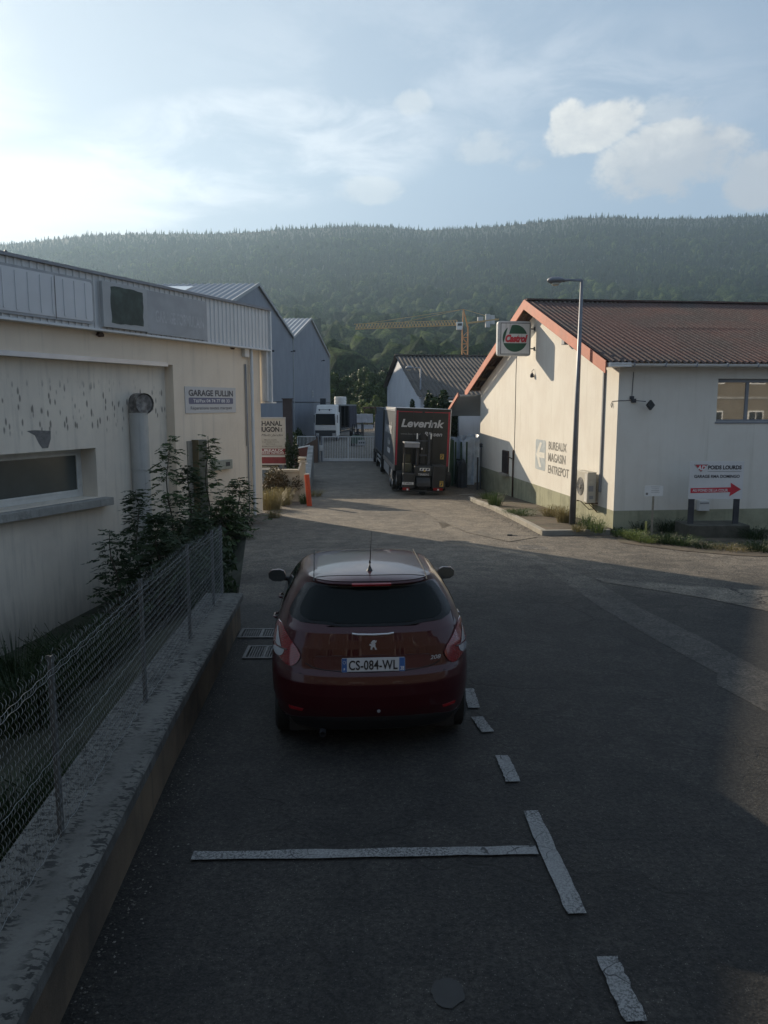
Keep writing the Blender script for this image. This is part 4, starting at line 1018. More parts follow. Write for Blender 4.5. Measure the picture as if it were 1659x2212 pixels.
# flue
v_0 = G.uv(289, 1000, dep+.15)[0]; v_1 = G.uv(316, 1000, dep+.15)[0]; vt = G.uv(302, 890, dep+.15)[1]; vc = (v_0+v_1)/2; vr = abs(v_0-v_1)/2
m = MB(frg); m.tube([(vc, dep+.16, -3.3), (vc, dep+.16, vt)], vr, 16); m.tube([(vc, dep+.16, vt-1.58), (vc, dep+.16, vt-1.53)], vr+.012, 16); fl_ = m.build('flue', P('flue_grey', (.42, .42, .40), .6, 0, .06, 2, streak=(.2, .2, .18), streak_amt=.6), gar, smooth=True, auto=40)
m = MB(frg); vz = G.uv(300, 872, dep+.15)[1]; m.tube([(vc-.10, dep+.02, vz), (vc+.02, dep+.42, vz)], vr*1.12, 16, caps=False); m.tube([(vc-.09, dep+.03, vz), (vc+.01, dep+.38, vz)], vr*1.0, 16); m.tube([(vc, dep+.16, vt-.02), (vc, dep+.16, vz)], vr*1.02, 16)
m.build('flue_cowl', P('sooty_cowl', (.16, .15, .14), .8, 0, .5, 6, dirt=(.4, .39, .36), dirt_amt=.6, dscale=6), gar, smooth=True, auto=40)
# missing plaster patch, cracks
z1f = lambda x, y: (x*.358, 486+y*.358)
pts = [G.uv(*z1f(*p), dep) for p in [(160,1243),(205,1238),(305,1242),(306,1290),(290,1345),(255,1348),(235,1320),(210,1270)]]
m = MB(frg); m.prism([(-a, b) for a, b in pts][::-1], (0, dep, 0), (-1, 0, 0), (0, 0, 1), .001, .004); m.build('bare_patch', P('bare_mortar', (.17, .165, .16), .95, 0, .2, 8, bump=.4), gar)
# drainpipe, boxes and cables at the corner
dx_ = G.uv(546, 900, .12)[0]
m = MB(frg); m.tube([(dx_, .12, -1.2), (dx_, .12, zf0-.04)], .055, 12)
for z in (4.0, 2.4, .9, -.4): m.tube([(dx_, .12, z), (dx_, .12, z+.05)], .066, 12)
m.build('drainpipe', M_WMETAL, gar, smooth=True, auto=40)
m = MB(frg); m.tube([(dx_+.22, .04, -.9), (dx_+.20, .04, 1.5), (dx_+.23, .04, 4.3)], .02, 6); m.tube([(dx_-.13, .04, -1), (dx_-.13, .04, 4.7)], .018, 6); m.tube([(dx_+.28, .03, 1.6), (dx_+.27, .03, 4.3)], .012, 6); m.build('cable', M_GREY, gar, smooth=True)
j0 = G.uv(532, 760, .1); m = MB(frg); m.box(j0[0]-.13, j0[0]+.13, .0+.002, .14, j0[1]-.17, j0[1]+.15); m.build('junction_box', M_WHITE, gar, bevel=.01)
for (x, y, r) in ((219, 722, .10), (505, 749, .09)):
    c = G.uv(x, y, .1); rg = random.Random(x); m = MB(frg); m.prism([(-c[0]+r*rg.uniform(.6, 1.2)*math.cos(a), c[1]+r*.8*rg.uniform(.6, 1.2)*math.sin(a)) for a in [2*PI*k/9 for k in range(9)]], (0, 0, 0), (-1, 0, 0), (0, 0, 1), .002, .10); m.build('wasp_nest', M_RUST, gar)
# chimney stub on the roof edge
c = G.uv(13, 557, -.6); m = MB(frg); m.tube([(c[0], -.6, zf1-.2), (c[0], -.6, zf1+.26)], .035, 8); m.tube([(c[0], -.6, zf1+.24), (c[0], -.6, zf1+.32)], [.07, .02], 8); m.build('roof_vent', M_STEEL, gar)
# garage name board
ga, gb = G.uv(400, 862, .02), G.uv(509, 866, .02); gt = G.uv(455, 836.5, .02)[1]; gbm = G.uv(455, 892, .02)[1]
gn = thing('garage_sign', 'white sign reading GARAGE FULLIN with a blue telephone band on the cream wall', 'sign', G.M @ Vector(((ga[0]+gb[0])/2, .02, gbm)), G.ang)
gW = ga[0]-gb[0]; gH = gt-gbm; gc = (ga[0]+gb[0])/2
m = MB(frg); m.box(gc-gW/2, gc+gW/2, .003, .025, gbm, gt); m.build('board', P('sign_off_white', (.50, .50, .50), .5, 0, .03, 2), gn)
M_BLUE = P('slate_blue', (.11, .12, .20), .5, 0, .06, 3)
m = MB(frg); text_on(m, 'GARAGE FULLIN', (gc, .025, gbm+gH*.66), (-1, 0, 0), (0, 0, 1), gH*.22, gW*.88, .035); m.build('lettering', P('grey_lettering', (.075, .075, .085), .6), gn)
m = MB(frg); m.prism(rrect(gW*.88, gH*.24, .04, 4, -gc, gbm+gH*.47), (0, .025, 0), (-1, 0, 0), (0, 0, 1), .001, .004); m.build('band', M_BLUE, gn)
m = MB(frg); text_on(m, 'Tél/Fax 04 74 77 88 33', (gc, .029, gbm+gH*.41), (-1, 0, 0), (0, 0, 1), gH*.125, gW*.72, .015); m.build('band_lettering', M_TXTW, gn)
m = MB(frg); text_on(m, 'Réparations toutes marques', (gc, .025, gbm+gH*.14), (-1, 0, 0), (0, 0, 1), gH*.12, gW*.82, .005); m.build('small_lettering', MATS['grey_lettering'], gn)
# electricity cabinet standing before the wall, and the meter box
cn = G.uv(429, 960, .24)[0]; cf = G.uv(447, 960, .24)[0]; ctop = G.uv(429, 951, .24)[1]; yn = .24
cab = thing('utility_cabinet', 'tall brown and green utility cabinet standing against the cream garage wall', 'cabinet', G.M @ Vector(((cn+cf)/2, .12, -1.4)), G.ang)
m = MB(frg); m.box(cf, cn, .02, yn, -1.6, ctop); m.build('cabinet_body', P('grey_green_cabinet', (.075, .085, .07), .6, 0, .15, 2), cab, bevel=.01)
m = MB(frg); m.box(cn+.002, cn+.03, -.0+.004, yn+.004, -1.6, ctop+.01); m.build('cabinet_side', P('brown_cabinet', (.15, .115, .06), .7, 0, .2, 2), cab, bevel=.006)
m = MB(frg); m.box(cn+.002, cn+.26, .004, .03, -1.6, ctop-.02); m.build('back_board', M_KERB, cab)
a = G.uv(462, 1017, .1); b = G.uv(500, 992, .1)
mt = thing('meter_box', 'small square grey-green meter box on the garage wall behind the saplings', 'meter box', G.M @ Vector(((a[0]+b[0])/2, .05, a[1])), G.ang)
m = MB(frg); m.box(b[0], a[0], .002, .14, a[1], b[1]); m.build('box', P('meter_green', (.30, .31, .26), .6, 0, .1, 4), mt, bevel=.01)
m = MB(frg); m.box(b[0]+.15, b[0]+.38, .141, .146, b[1]-.2, b[1]-.07); m.build('dial', M_TXT, mt)
# --- building behind the eye, the one mirrored in the workshop window ------------------------
bk = thing('apartment_building', 'long beige two-storey building behind the viewpoint, mirrored in the workshop window', 'building', (12, -7, 0))
m = MB(); m.box(-16, 40, -18, -7, -3, 7.6); m.build('wall', render_wall('beige_render', (.15, .13, .10), (.13, .115, .09), (.10, .09, .075), .3), bk)
m = MB(); m.box(-16.5, 40.5, -18.5, -6.4, 7.6, 7.85); m.build('roof', M_GREY, bk)
m = MB(); m.box(-16, 40, -6.995, -6.93, 3.35, 3.5); m.build('string_course', M_CONC, bk)
for k in range(16):
    for z in (1.0, 4.4):
        x = -14+k*3.4; m = MB(); m.box(x, x+1.3, -6.99, -6.93, z, z+1.5); w__ = m.build('window', M_WHITE, bk); m = MB(); m.box(x+.08, x+.62, -6.925, -6.92, z+.08, z+1.42); m.box(x+.68, x+1.22, -6.925, -6.92, z+.08, z+1.42); m.build('pane', M_GLASS, w__)
#SECTION4
# --- the two gabled sheds on the far left ----------------------------------------------
HS = 1.3
Hp = Plane((-7.8*HS, 66*HS), (.05, 1)); frh = Hp.M
xV, zV = Hp.uv(632, 728); xA1, zA1 = Hp.uv(555, 613); xA2, zA2 = Hp.uv(670, 688); xE, zE = Hp.uv(711, 770)
def shed(name, label, x0, z0, xa, za, x1, z1, depth, rb):
    t = thing(name, label, 'building', frh @ Vector(((x0+x1)/2, 1, -1.1)), Hp.ang)
    m = MB(frh); m.prism([(x0, -1.3), (x1, -1.3), (x1, z1-.06), (xa, za-.06), (x0, z0-.06)], (0, depth, 0), (1, 0, 0), (0, 0, 1), 0, depth); m.build('wall', M_HALL, t)
    m = MB(frh); corr_roof(m, (xa, za+.03), (x0-.02, z0+.03), -.15, depth, .55, .05, 1, 6, step=.0)
    m.build('roof', M_ROOFH, t)
    m = MB(frh); corr_roof(m, (xa, za+.03), (x1+.02, z1+.03), -.15, depth, .55, .05, 1, 6, step=.0); m.build('roof', M_ROOFH, t)
    for (a, b, c, d) in ((xa, za, x0, z0), (xa, za, x1, z1)):
        m = MB(frh); m.prism([(a, b+.10), (c, d+.10), (c, d-.16), (a, b-.16)], (0, -.17, 0), (1, 0, 0), (0, 0, 1), 0, .05); m.build('verge_trim', M_LGREY, t)
    return t
x0_ = Hp.uv(700, 900)[0]*0-( (66-38.9)*HS+0.2 )
z0__ = zA1-(xA1-x0_)*(zA1-Hp.uv(490, 655)[1])/(xA1-Hp.uv(490, 655)[0])
s1_ = shed('gabled_shed', 'nearer and taller-looking of the two blue-grey gabled sheds, ribbed roof with pale skylight strips', x0_, z0__, xA1, zA1, xV, zV, 34, 0)
s2_ = shed('gabled_shed', 'farther blue-grey gabled shed whose right edge meets the trees behind the white lorry', xV+.01, zV, xA2, zA2, xE, zE, 30, 0)
for (ya, yb) in ((3.5, 12.0),):
    m = MB(frh)
    for k in range(2):
        ta, tb = (.10, .30) if k == 0 else (.38, .56); nx = xA1-x0_; 
        pts = []
        for t in (ta, tb): pts.append((xA1-(xA1-x0_)*t, zA1+(z0__-zA1)*t+.085))
        a_, b_ = (5.0+k*.5, 12.5-k*2.2)
        m.sheet([(pts[0][0], a_, pts[0][1]), (pts[0][0], b_, pts[0][1]), (pts[1][0], b_+.0, pts[1][1]), (pts[1][0], a_, pts[1][1])])
    m.build('skylights', P('skylight_sheet', (.62, .66, .68), .25, 0, .1, 1), s1_)
zc_ = Hp.uv(600, 868)[1]; m = MB(frh); m.box(x0_, xE, -.035, -.004, zc_-.05, zc_+.05); m.build('cladding_joint', M_STEEL, s1_)
m = MB(frh); m.box(xV-.07, xV+.07, -.10, -.02, -1.1, zV-.1); m.build('downpipe', M_LGREY, s1_)
m = MB(frh); m.box(xE-.10, xE+.02, -.12, .03, -1.1, zE-.05); m.build('corner_trim', M_LGREY, s2_)
xx, zz = Hp.uv(675, 851); m = MB(frh); m.box(xx-.75, xx+.75, -.05, -.005, zz-.45, zz+.45); 
wp = m.build('wall_plate', P('plate_grey', (.34, .36, .38), .6), s2_)
m = MB(frh)
for r_ in range(2):
    for k in range(4): m.box(xx-.42+k*.23, xx-.28+k*.23, -.056, -.051, zz-.22+r_*.28, zz-.04+r_*.28)
m.build('plate_marks', M_TXTF, wp)
for (x, y) in ((581, 760), (628, 760), (694, 780)):
    a, z = Hp.uv(x, y); m = MB(frh); m.bar((a, 0, z), (a, -.35, z+.1), .08, .08); m.box(a-.12, a+.12, -.5, -.3, z, z+.16); m.build('wall_lamp', M_STEEL, s2_ if x > 640 else s1_)

# --- barn beyond the curtain trailer -----------------------------------------------------
B = Plane((2.4, 48), (-.115, 1)); frb = B.M
bx0, bz0 = B.uv(912, 857); bxa, bza = B.uv(861, 768.5); bx1, bz1 = B.uv(835, 837)
barn = thing('barn_building', 'white gabled barn with grey-brown corrugated roof behind the black curtain lorry', 'building', frb @ Vector((8, -6, -1.1)), B.ang)
m = MB(frb); m.prism([(bx0+.6, -1.3), (bx1-.5, -1.3), (bx1-.5, bz1+.02), (bxa, bza-.12), (bx0+.6, bz0+.06)], (0, -34, 0), (1, 0, 0), (0, 0, 1), 0, -34); m.build('wall', M_BARNW, barn)
m = MB(frb); corr_roof(m, (bxa, bza), (bx0, bz0), .30, -34, .30, .05, 3, 8, step=.02); m.box(bxa-.2, bxa+.2, .3, -34, bza+.03, bza+.10); m.build('roof', M_ROOFG, barn)
m = MB(frb); corr_roof(m, (bxa, bza), (bx1, bz1), .30, -34, .32, .05, 5, 6, step=.05); m.build('roof', M_ROOFG, barn)
m = MB(frb)
gp = [[(bx0-.06+.08*math.cos(a), y, bz0-.05-.08*math.sin(a)) for a in [PI*k/6 for k in range(7)]] for y in (.2, -34)]
m.grid(gp); m.build('gutter', M_LGREY, barn)
# white wall beside it
v0 = atY(996, 900, 42.0); v1 = atY(1046, 900, 42.0)
ww = thing('white_store_building', 'plain white-walled store between the dark tree and the cream workshop', 'building', (v0.x+2, 43, -1.08))
m = MB(); m.box(v0.x-.1, v0.x+6, 42.0, 48, -1.3, atY(1000, 868, 42).z); m.build('wall', M_BARNW, ww)
m = MB(); m.box(v0.x-.3, v0.x+6.2, 41.7, 48.2, atY(1000, 868, 42).z, atY(1000, 865, 42).z); m.build('roof', M_LGREY, ww)

# --- crane --------------------------------------------------------------------------------
CR = 200.0
def cp(x, y, Y=CR): return atY(x, y, Y)
M_CRY = P('crane_yellow', (.46, .31, .13), .5, 0, .1, .5); M_CRO = P('crane_orange', (.50, .23, .07), .5, 0, .1, .5)
bse = cp(1002.5, 872); crane = thing('tower_crane', 'orange and yellow tower crane with its long jib pointing left over the barn', 'crane', (bse.x, CR, -1.1))
m = MB(); cx, mz0, mz1 = bse.x, -1.1, cp(1002, 705).z; w = .72
for sx in (-1, 1):
    for sy in (-1, 1): m.bar((cx+sx*w, CR+sy*w, mz0), (cx+sx*w, CR+sy*w, mz1), .20, .20)
k = 0; z = mz0
while z < mz1-1.5:
    for sy in (-1, 1): m.bar((cx-w, CR+sy*w, z), (cx+w, CR+sy*w, z), .12, .12); a = (cx-w if k % 2 else cx+w); m.bar((a, CR+sy*w, z), (2*cx-a, CR+sy*w, z+1.6), .12, .12)
    for sx in (-1, 1): m.bar((cx+sx*w, CR-w, z), (cx+sx*w, CR+w, z+1.6), .12, .12)
    z += 1.6; k += 1
m.build('mast', M_CRO, crane)
ap = cp(1001, 668); m = MB(); hz_ = cp(1002, 700).z
for sx in (-1, 1):
    for sy in (-1, 1): m.bar((cx+sx*.7, CR+sy*.7, hz_-1), (ap.x, CR, ap.z), .2, .2)
m.build('tower_head', M_CRO, crane)
j0 = cp(990, 697); j1 = cp(768, 705); m = MB(); n_ = 34
def jb(a, b, nn, hgt, wid, m):
    for i in range(nn):
        p = a.lerp(b, i/nn); q = a.lerp(b, (i+1)/nn); up = Vector((0, 0, hgt))
        for sy in (-1, 1): m.bar(p+Vector((0, sy*wid, 0)), q+Vector((0, sy*wid, 0)), .13, .13); m.bar(p+Vector((0, sy*wid, 0)), (p+q)/2+up, .09, .09); m.bar((p+q)/2+up, q+Vector((0, sy*wid, 0)), .09, .09)
        m.bar(p+Vector((0, -wid, 0)), p+Vector((0, wid, 0)), .08, .08)
        m.bar((p+q)/2+up, (q+(q-p)/2)+up, .13, .13)
j0.z -= .6; j1.z -= .7
jb(j0, j1, n_, 1.25, .55, m); m.build('jib', M_CRY, crane)
m = MB(); c0 = cp(1008, 698); c1 = cp(1077, 690); m.bar(c0+Vector((0, -.5, 0)), c1+Vector((0, -.5, 0)), .25, .3); m.bar(c0+Vector((0, .5, 0)), c1+Vector((0, .5, 0)), .25, .3); m.build('counter_jib', M_CRY, crane)
m = MB(); tips = [j0.lerp(j1, .94)+Vector((0, 0, 1.2)), j0.lerp(j1, .55)+Vector((0, 0, 1.2))]
for q in tips: m.bar(ap, q, .10, .10)
m.bar(ap, c1, .10, .10); m.build('tie_bars', M_CRY, crane)
M_CW = P('counterweight', (.45, .45, .44), .8, 0, .1, 1)
for (xa, ya, xb, yb) in ((1032, 685, 1043, 693), (1049, 679, 1058, 707), (1059, 681, 1068, 700)):
    a, b = cp(xa, ya), cp(xb, yb); m = MB(); m.box(a.x, b.x, CR-.6, CR+.6, b.z, a.z); m.build('counterweight', M_CW, crane)
a, b = cp(985, 697), cp(999, 713); m = MB(); m.prism([(a.x, a.z), (a.x+.1, b.z), (b.x-.2, b.z), (b.x, a.z)][::-1], (0, CR-1.6, 0), (1, 0, 0), (0, 0, 1), -1.2, 0); cb = m.build('cab', M_WHITE, crane)
m = MB(); m.box(a.x+.3, b.x-.3, CR-1.63, CR-1.61, b.z+.9, a.z-.3); m.build('cab_window', M_GLASS, cb)

# --- far lamp post ---------------------------------------------------------------------------
def lamp_post(name, label, base, top, head_end, r0, r1, Hd, mat, rot=0):
    t = thing(name, label, 'street lamp', base)
    m = MB(); m.tube([base-Vector((0, 0, .1)), base.lerp(top, .5), top], [r0, (r0+r1)/2, r1], 8); m.build('pole', mat, t, smooth=True)
    m = MB(); d = (head_end-top); m.tube([top, top+Vector((0, 0, .02)), top+d*.45+Vector((0, 0, .03)), top+d*.55], [r1*.9, r1*.9, r1*.8, r1*.8], 7); m.build('arm', mat, t, smooth=True)
    h0 = top+d*.5; h1 = head_end; L = (h1-h0).length; u = (h1-h0).normalized(); n = u.cross(Vector((0, 0, 1))).normalized(); m = MB(); P_ = []
    for s, w, hu, hl in ((0, .35, .25, .2), (.12, .8, .6, .5), (.35, 1, .95, .9), (.75, .95, .9, 1.0), (.95, .6, .55, .6), (1, .15, .2, .2)):
        c = h0+u*L*s+Vector((0, 0, Hd*.15)); row = []
        for k in range(12):
            a = 2*PI*k/12; hh = (hu if math.sin(a) > 0 else hl)*Hd*.5; row.append(c+n*math.cos(a)*w*Hd*.75+Vector((0, 0, math.sin(a)*hh)))
        P_.append(row)
    m.grid(P_, wrap=True); m.add(P_[0], [tuple(range(12))]); m.add(P_[-1], [tuple(range(11, -1, -1))])
    hd = m.build('lamp_head', mat, t, smooth=True)
    m = MB(); c = h0+u*L*.52-Vector((0, 0, Hd*.25)); m.lathe([(0, -Hd*.38), (Hd*.4, -Hd*.3), (Hd*.62, 0), (0, 0)], c, 'z', 14); m.build('lamp_bowl', P('lamp_bowl', (.42, .40, .33), .2, 0, .1, 6), hd, smooth=True)
    return t
b_ = atY(908, 960, 50); b_.z = gz(50); tp = atY(908.5, 795, 50); he = atY(876, 796, 50)
lamp_post('street_lamp', 'distant grey street lamp rising behind the black curtain lorry before the barn', b_, tp, he, .075, .045, .26, M_GREY)
base = gnd(1236, 1133, .11); tp = atY(1257, 607, base.y); he = atY(1182, 608, base.y+.1); 
lamp_post('street_lamp', 'tall galvanised street lamp standing on the kerbed island before the cream gable wall', base, tp, he, .10, .045, .21, P('zinc_pole', (.17, .18, .20), .5, .4, .15, 3, streak=(.15, .15, .15), streak_amt=.4))

# --- dark tree before the barn ----------------------------------------------------------------
tree('ivy_tree', 'dense dark tree between the barn roof and the white store, rear of the black lorry', 'tree', 962, 832, 43.5, 88, 201, M_LEAFD, 9000, .26, crown0=.0, k=30)
tree('sapling', 'slim dark sapling sprouting above the barn eave, left of the dense dark tree', 'tree', 928, 818, 44.5, 34, 202, M_LEAFD, 900, .2, crown0=.3, k=10)
tree('sapling', 'small leafy bush peeping above the black lorry roof left of the distant lamp', 'shrub', 890, 856, 45, 30, 203, M_LEAFD, 900, .2, crown0=.2, k=8)

# --- curtain-sided lorry: rear trailer, front box -----------------------------------------------
TR_Y = 35.3
pL = atY(853, 883.4, TR_Y); pR = atY(973.5, 888.3, TR_Y)
tx = (pL.x+pR.x)/2-.085; hd = math.atan2(.062, 1)
frt = Matrix.Translation((tx, TR_Y, -1.06)) @ Matrix.Rotation(hd, 4, 'Z') @ Matrix.Rotation(math.radians(1.9), 4, 'Y')
trl = thing('curtain_lorry', 'black curtain-sided lorry and trailer parked at the gate, LEVERINK on its rear doors', 'lorry', (0, 0, 0))
trl.matrix_basis = frt
TH = 3.83
M_CB = P('lorry_black', (.013, .014, .013), .35, 0, .2, 2, dirt=(.03, .03, .028), dirt_amt=.4); M_CR = P('lorry_red', (.32, .022, .035), .45, 0, .1, 3)
M_CURT = P('curtain_grey', (.055, .062, .070), .42, 0, .1, 1.2, streak=(.10, .105, .11), streak_amt=.35); M_ALU = P('aluminium', (.45, .46, .47), .35, .6, .12, 4)
HW = 1.275
m = MB(frt); m.box(-HW+.02, HW-.02, .02, 7.7, 1.05, TH-.04); body = m.build('trailer_body', M_CB, trl, bevel=.01)
m = MB(frt)
for s in (-1, 1):
    x = s*(HW-.005); P_ = []
    for i in range(41):
        y = .12+7.5*i/40; b = .012*math.sin(i*1.9)+.010*math.sin(i*.8); P_.append([(x+s*b, y, 1.22), (x+s*(b*.4+.01), y, 2.4), (x+s*b*.5, y, TH-.16)])
    m.grid(P_, flip=(s < 0))
m.build('curtain', M_CURT, trl, smooth=True)
m = MB(frt); m.box(-HW-.01, HW+.01, -.005, 7.72, TH-.04, TH+.03)
for s in (-1, 1): m.box(s*(HW-.03), s*(HW+.02), -.01, 7.7, TH-.15, TH-.03)
m.build('roof_rail', M_ALU, trl, bevel=.01)
m = MB(frt)
for i in range(44): y = .15+i*.17; m.box(-HW-.02, -HW-.006, y, y+.025, 1.02, 1.24); 
m.each('curtain_buckle', M_ALU, trl)
m = MB(frt); m.box(-HW-.005, HW+.005, .0, 7.7, .98, 1.06); m.box(-.5, .5, .3, 7.4, .70, .98); m.build('chassis', M_BLACK, trl)
def Tz(x, y): return ((x-(800-(y-300)*.012))/290., TH+.02-(y-(300+(x-800)*.012))/283.)
m = MB(frt); m.box(-HW, HW, -.02, .0, 1.0, TH+.01); dr = m.build('rear_door', M_CB, trl, bevel=.01)
m = MB(frt)
for s in (-1, 1): m.box(s*(HW-.13), s*(HW-.05), -.026, -.021, 1.25, TH-.10)
m.box(-HW+.05, -.06, -.025, -.021, TH-.16, TH-.13); m.box(.06, HW-.05, -.025, -.021, TH-.16, TH-.13)
m.each('red_stripe', M_CR, dr)
m = MB(frt); m.box(-HW-.004, -HW+.03, -.03, .0, 1.0, TH); m.box(HW-.03, HW+.004, -.03, 0, 1.0, TH); m.each('door_frame', M_ALU, dr)
m = MB(frt); m.box(-.008, .008, -.024, -.021, 1.0, TH); 
for x in (-.45, .45): m.tube([(x, -.045, 1.05), (x, -.045, TH-.05)], .016, 6)
m.each('door_bar', M_BLACK, dr)
def ttext(s_, xa, xb, y, h, bold, shear, mat, name, lift=.004):
    a = Tz(xa, y); b = Tz(xb, y); m = MB(frt); text_on(m, s_, ((a[0]+b[0])/2, -.021, a[1]), (1, 0, 0), (0, 0, 1), h/283., abs(b[0]-a[0]), bold, shear, lift); return m.build(name, mat, dr)
M_LT = P('silver_lettering', (.42, .43, .44), .5, 0, .05, 4)
ttext('Leverink', 508, 1078, 535, 96, .03, .22, M_LT, 'name_lettering'); ttext('www.leverink.nl', 503, 765, 637, 24, .012, .2, P('dim_lettering', (.16, .16, .16), .5), 'web_lettering'); ttext('Rijssen', 818, 1055, 650, 52, .02, .2, M_LT, 'town_lettering')
M_YS = P('warning_yellow', (.50, .33, .06), .5, 0, .1, 8)
def sticker(xa, ya, xb, yb, yy):
    a, b = Tz(xa, ya), Tz(xb, yb); m = MB(frt); m.box(a[0], b[0], yy-.004, yy, b[1], a[1]); s = m.build('warning_sticker', M_YS, dr); m = MB(frt); w_, h_ = b[0]-a[0], a[1]-b[1]
    m.prism([(a[0]+w_*.15, b[1]+h_*.15), (a[0]+w_*.45, b[1]+h_*.15), (a[0]+w_*.8, b[1]+h_*.55), (a[0]+w_*.5, b[1]+h_*.6)], (0, yy-.004, 0), (1, 0, 0), (0, 0, 1), .001, .003)
    m.box(a[0]+w_*.1, b[0]-w_*.1, yy-.007, yy-.005, a[1]-h_*.18, a[1]-h_*.08); m.box(a[0]+w_*.1, b[0]-w_*.3, yy-.007, yy-.005, a[1]-h_*.32, a[1]-h_*.24); m.build('sticker_marks', M_TXT, s)
sticker(1038, 880, 1086, 950, -.022)
# side lettering
m = MB(frt); text_on(m, 'Leverink', (-HW-.02, 3.9, 2.6), (0, -1, 0), (0, 0, 1), .55, 4.8, .03, .22, .012); text_on(m, 'Rijssen', (-HW-.02, 3.2, 2.05), (0, -1, 0), (0, 0, 1), .3, 2.0, .02, .2, .012); m.build('side_lettering', M_LT, body)
m = MB(frt); m.box(-HW-.034, -HW-.03, 2.2, 4.2, 1.62, 1.86); m.build('side_label', M_LT, body)
def wheel(parent, fr_, c, r, w, axis='x', rim=M_ALU, side=-1):
    t = MB(fr_); x, y, z = c
    t.lathe([(r*.55, -w/2), (r*.93, -w/2), (r, -w*.38), (r, w*.38), (r*.93, w/2), (r*.55, w/2)], c, 'x', 26)
    ty = t.build('tyre', M_RUBBER, parent, smooth=True, auto=40)
    q = MB(fr_); q.lathe([(0, side*w*.28), (r*.18, side*w*.30), (r*.22, side*w*.16), (r*.48, side*w*.20), (r*.56, side*w*.46), (r*.56, side*w*.1), (0, side*w*.1)], c, 'x', 20)
    q.build('rim', rim, parent, smooth=True, auto=40); return ty
for s in (-1, 1):
    for y in (1.0, 2.35):
        w_ = thing('wheel', None, None); w_.parent = trl
        w_.matrix_basis = Matrix()
        for dxx in ((0, .30) if True else (0,)): pass
        wheel(w_, frt, (s*(HW-.16), y, .48), .48, .28, side=s); wheel(w_, frt, (s*(HW-.48), y, .48), .48, .28, side=s)
m = MB(frt)
for s in (-1, 1):
    for y in (1.0, 2.35):
        arcp = [(s*(HW-.32), y+.56*math.cos(a), .48+.56*math.sin(a)) for a in [PI*k/10 for k in range(11)]]
        P_ = [[(p[0]-.3, p[1], p[2]), (p[0]+.3, p[1], p[2])] for p in arcp]; m.grid(P_)
m.each('mudguard', M_BLACK, trl)
m = MB(frt); m.box(-HW+.01, -HW+.05, 3.3, 7.2, .5, .95); m.box(HW-.05, HW-.01, 3.3, 7.2, .5, .95); m.each('side_guard', M_ALU, trl)
# front box and cab
m = MB(frt); m.box(-HW+.02, HW-.02, 9.2, 17.0, 1.05, TH-.1); m.build('front_box', M_CB, trl, bevel=.01)
m = MB(frt)
for s in (-1, 1):
    x = s*(HW-.005); P_ = []
    for i in range(41):
        y = 9.3+7.6*i/40; b = .012*math.sin(i*1.7)+.010*math.sin(i*.9); P_.append([(x+s*b, y, 1.22), (x+s*b*.4, y, 2.4), (x+s*b*.5, y, TH-.26)])
    m.grid(P_, flip=(s < 0))
m.box(-HW-.01, HW+.01, 9.19, 17.02, TH-.1, TH-.03); m.build('curtain', P('curtain_blue', (.035, .05, .075), .42, 0, .12, 1.5), trl)
m = MB(frt); m.box(-1.2, 1.2, 17.4, 19.6, .7, 3.3); m.box(-.5, .5, 7.4, 17.5, .7, .98); m.build('cab', M_CB, trl, bevel=.08)
m = MB(frt); 
for z in (.6, .85): m.box(-HW+.01, -HW+.05, 10.6, 14.0, z-.06, z+.06)
m.each('side_guard', M_ALU, trl)
for s in (-1, 1):
    for y in (15.0, 18.6, 10.4):
        w_ = thing('wheel', None, None); w_.parent = trl; wheel(w_, frt, (s*(HW-.16), y, .48), .48, .3, side=s)
# lorry-carried forklift on the rear
frk = frt @ Matrix.Translation((0, -.35, 0))
mf = thing('carried_forklift', 'black truck-mounted forklift with white number plate hung on the rear of the black lorry', 'forklift'); mf.matrix_basis = frk
def Kz(x, y): a, b = Tz(x, y); return a*.975+.0, b
M_FB = P('forklift_black', (.016, .017, .017), .5, 0, .25, 3, dirt=(.035, .032, .028), dirt_amt=.5)
def kbox(x0, y0_, x1, y1_, d0, d1, mat, name, par=None, bevel=.012):
    a = Kz(x0, y0_); b = Kz(x1, y1_); m = MB(frk); m.box(a[0], b[0], d0, d1, b[1], a[1]); return m.build(name, mat, par or mf, bevel=bevel)
kbox(515, 718, 720, 738, -.95, -.05, M_ALU, 'overhead_guard'); kbox(520, 738, 716, 785, -.97, -.93, M_GREY, 'guard_visor')
for x in (512, 690): kbox(x, 738, x+18, 1110, -.95, -.90, M_BLACK, 'guard_post'); kbox(x, 738, x+18, 1110, -.12, -.07, M_BLACK, 'guard_post')
kbox(500, 1100, 660, 1290, -1.15, -.1, M_FB, 'operator_body', bevel=.04); kbox(890, 1000, 1070, 1290, -1.15, -.1, M_FB, 'engine_body', bevel=.05)
kbox(655, 1010, 895, 1150, -1.0, -.1, M_FB, 'counter_body', bevel=.05)
kbox(515, 990, 628, 1100, -.7, -.25, P('seat_olive', (.055, .055, .035), .8), 'seat', bevel=.03); kbox(525, 880, 620, 990, -.34, -.25, MATS['seat_olive'], 'seat_back', bevel=.03)
for x in (700, 858): kbox(x, 625, x+22, 1260, -.25, -.10, M_STEEL, 'mast')
for x in (696, 882): kbox(x, 612, x+14, 685, -.30, -.26, M_WHITE, 'mast_tip')
kbox(722, 700, 858, 720, -.22, -.14, M_STEEL, 'mast_brace'); kbox(722, 880, 858, 905, -.22, -.14, M_STEEL, 'mast_brace')
kbox(760, 620, 820, 1100, -.2, -.15, M_BLACK, 'mast_cylinder')
lg = kbox(725, 1035, 860, 1070, -1.02, -1.0, M_WHITE, 'logo_plate', bevel=0)
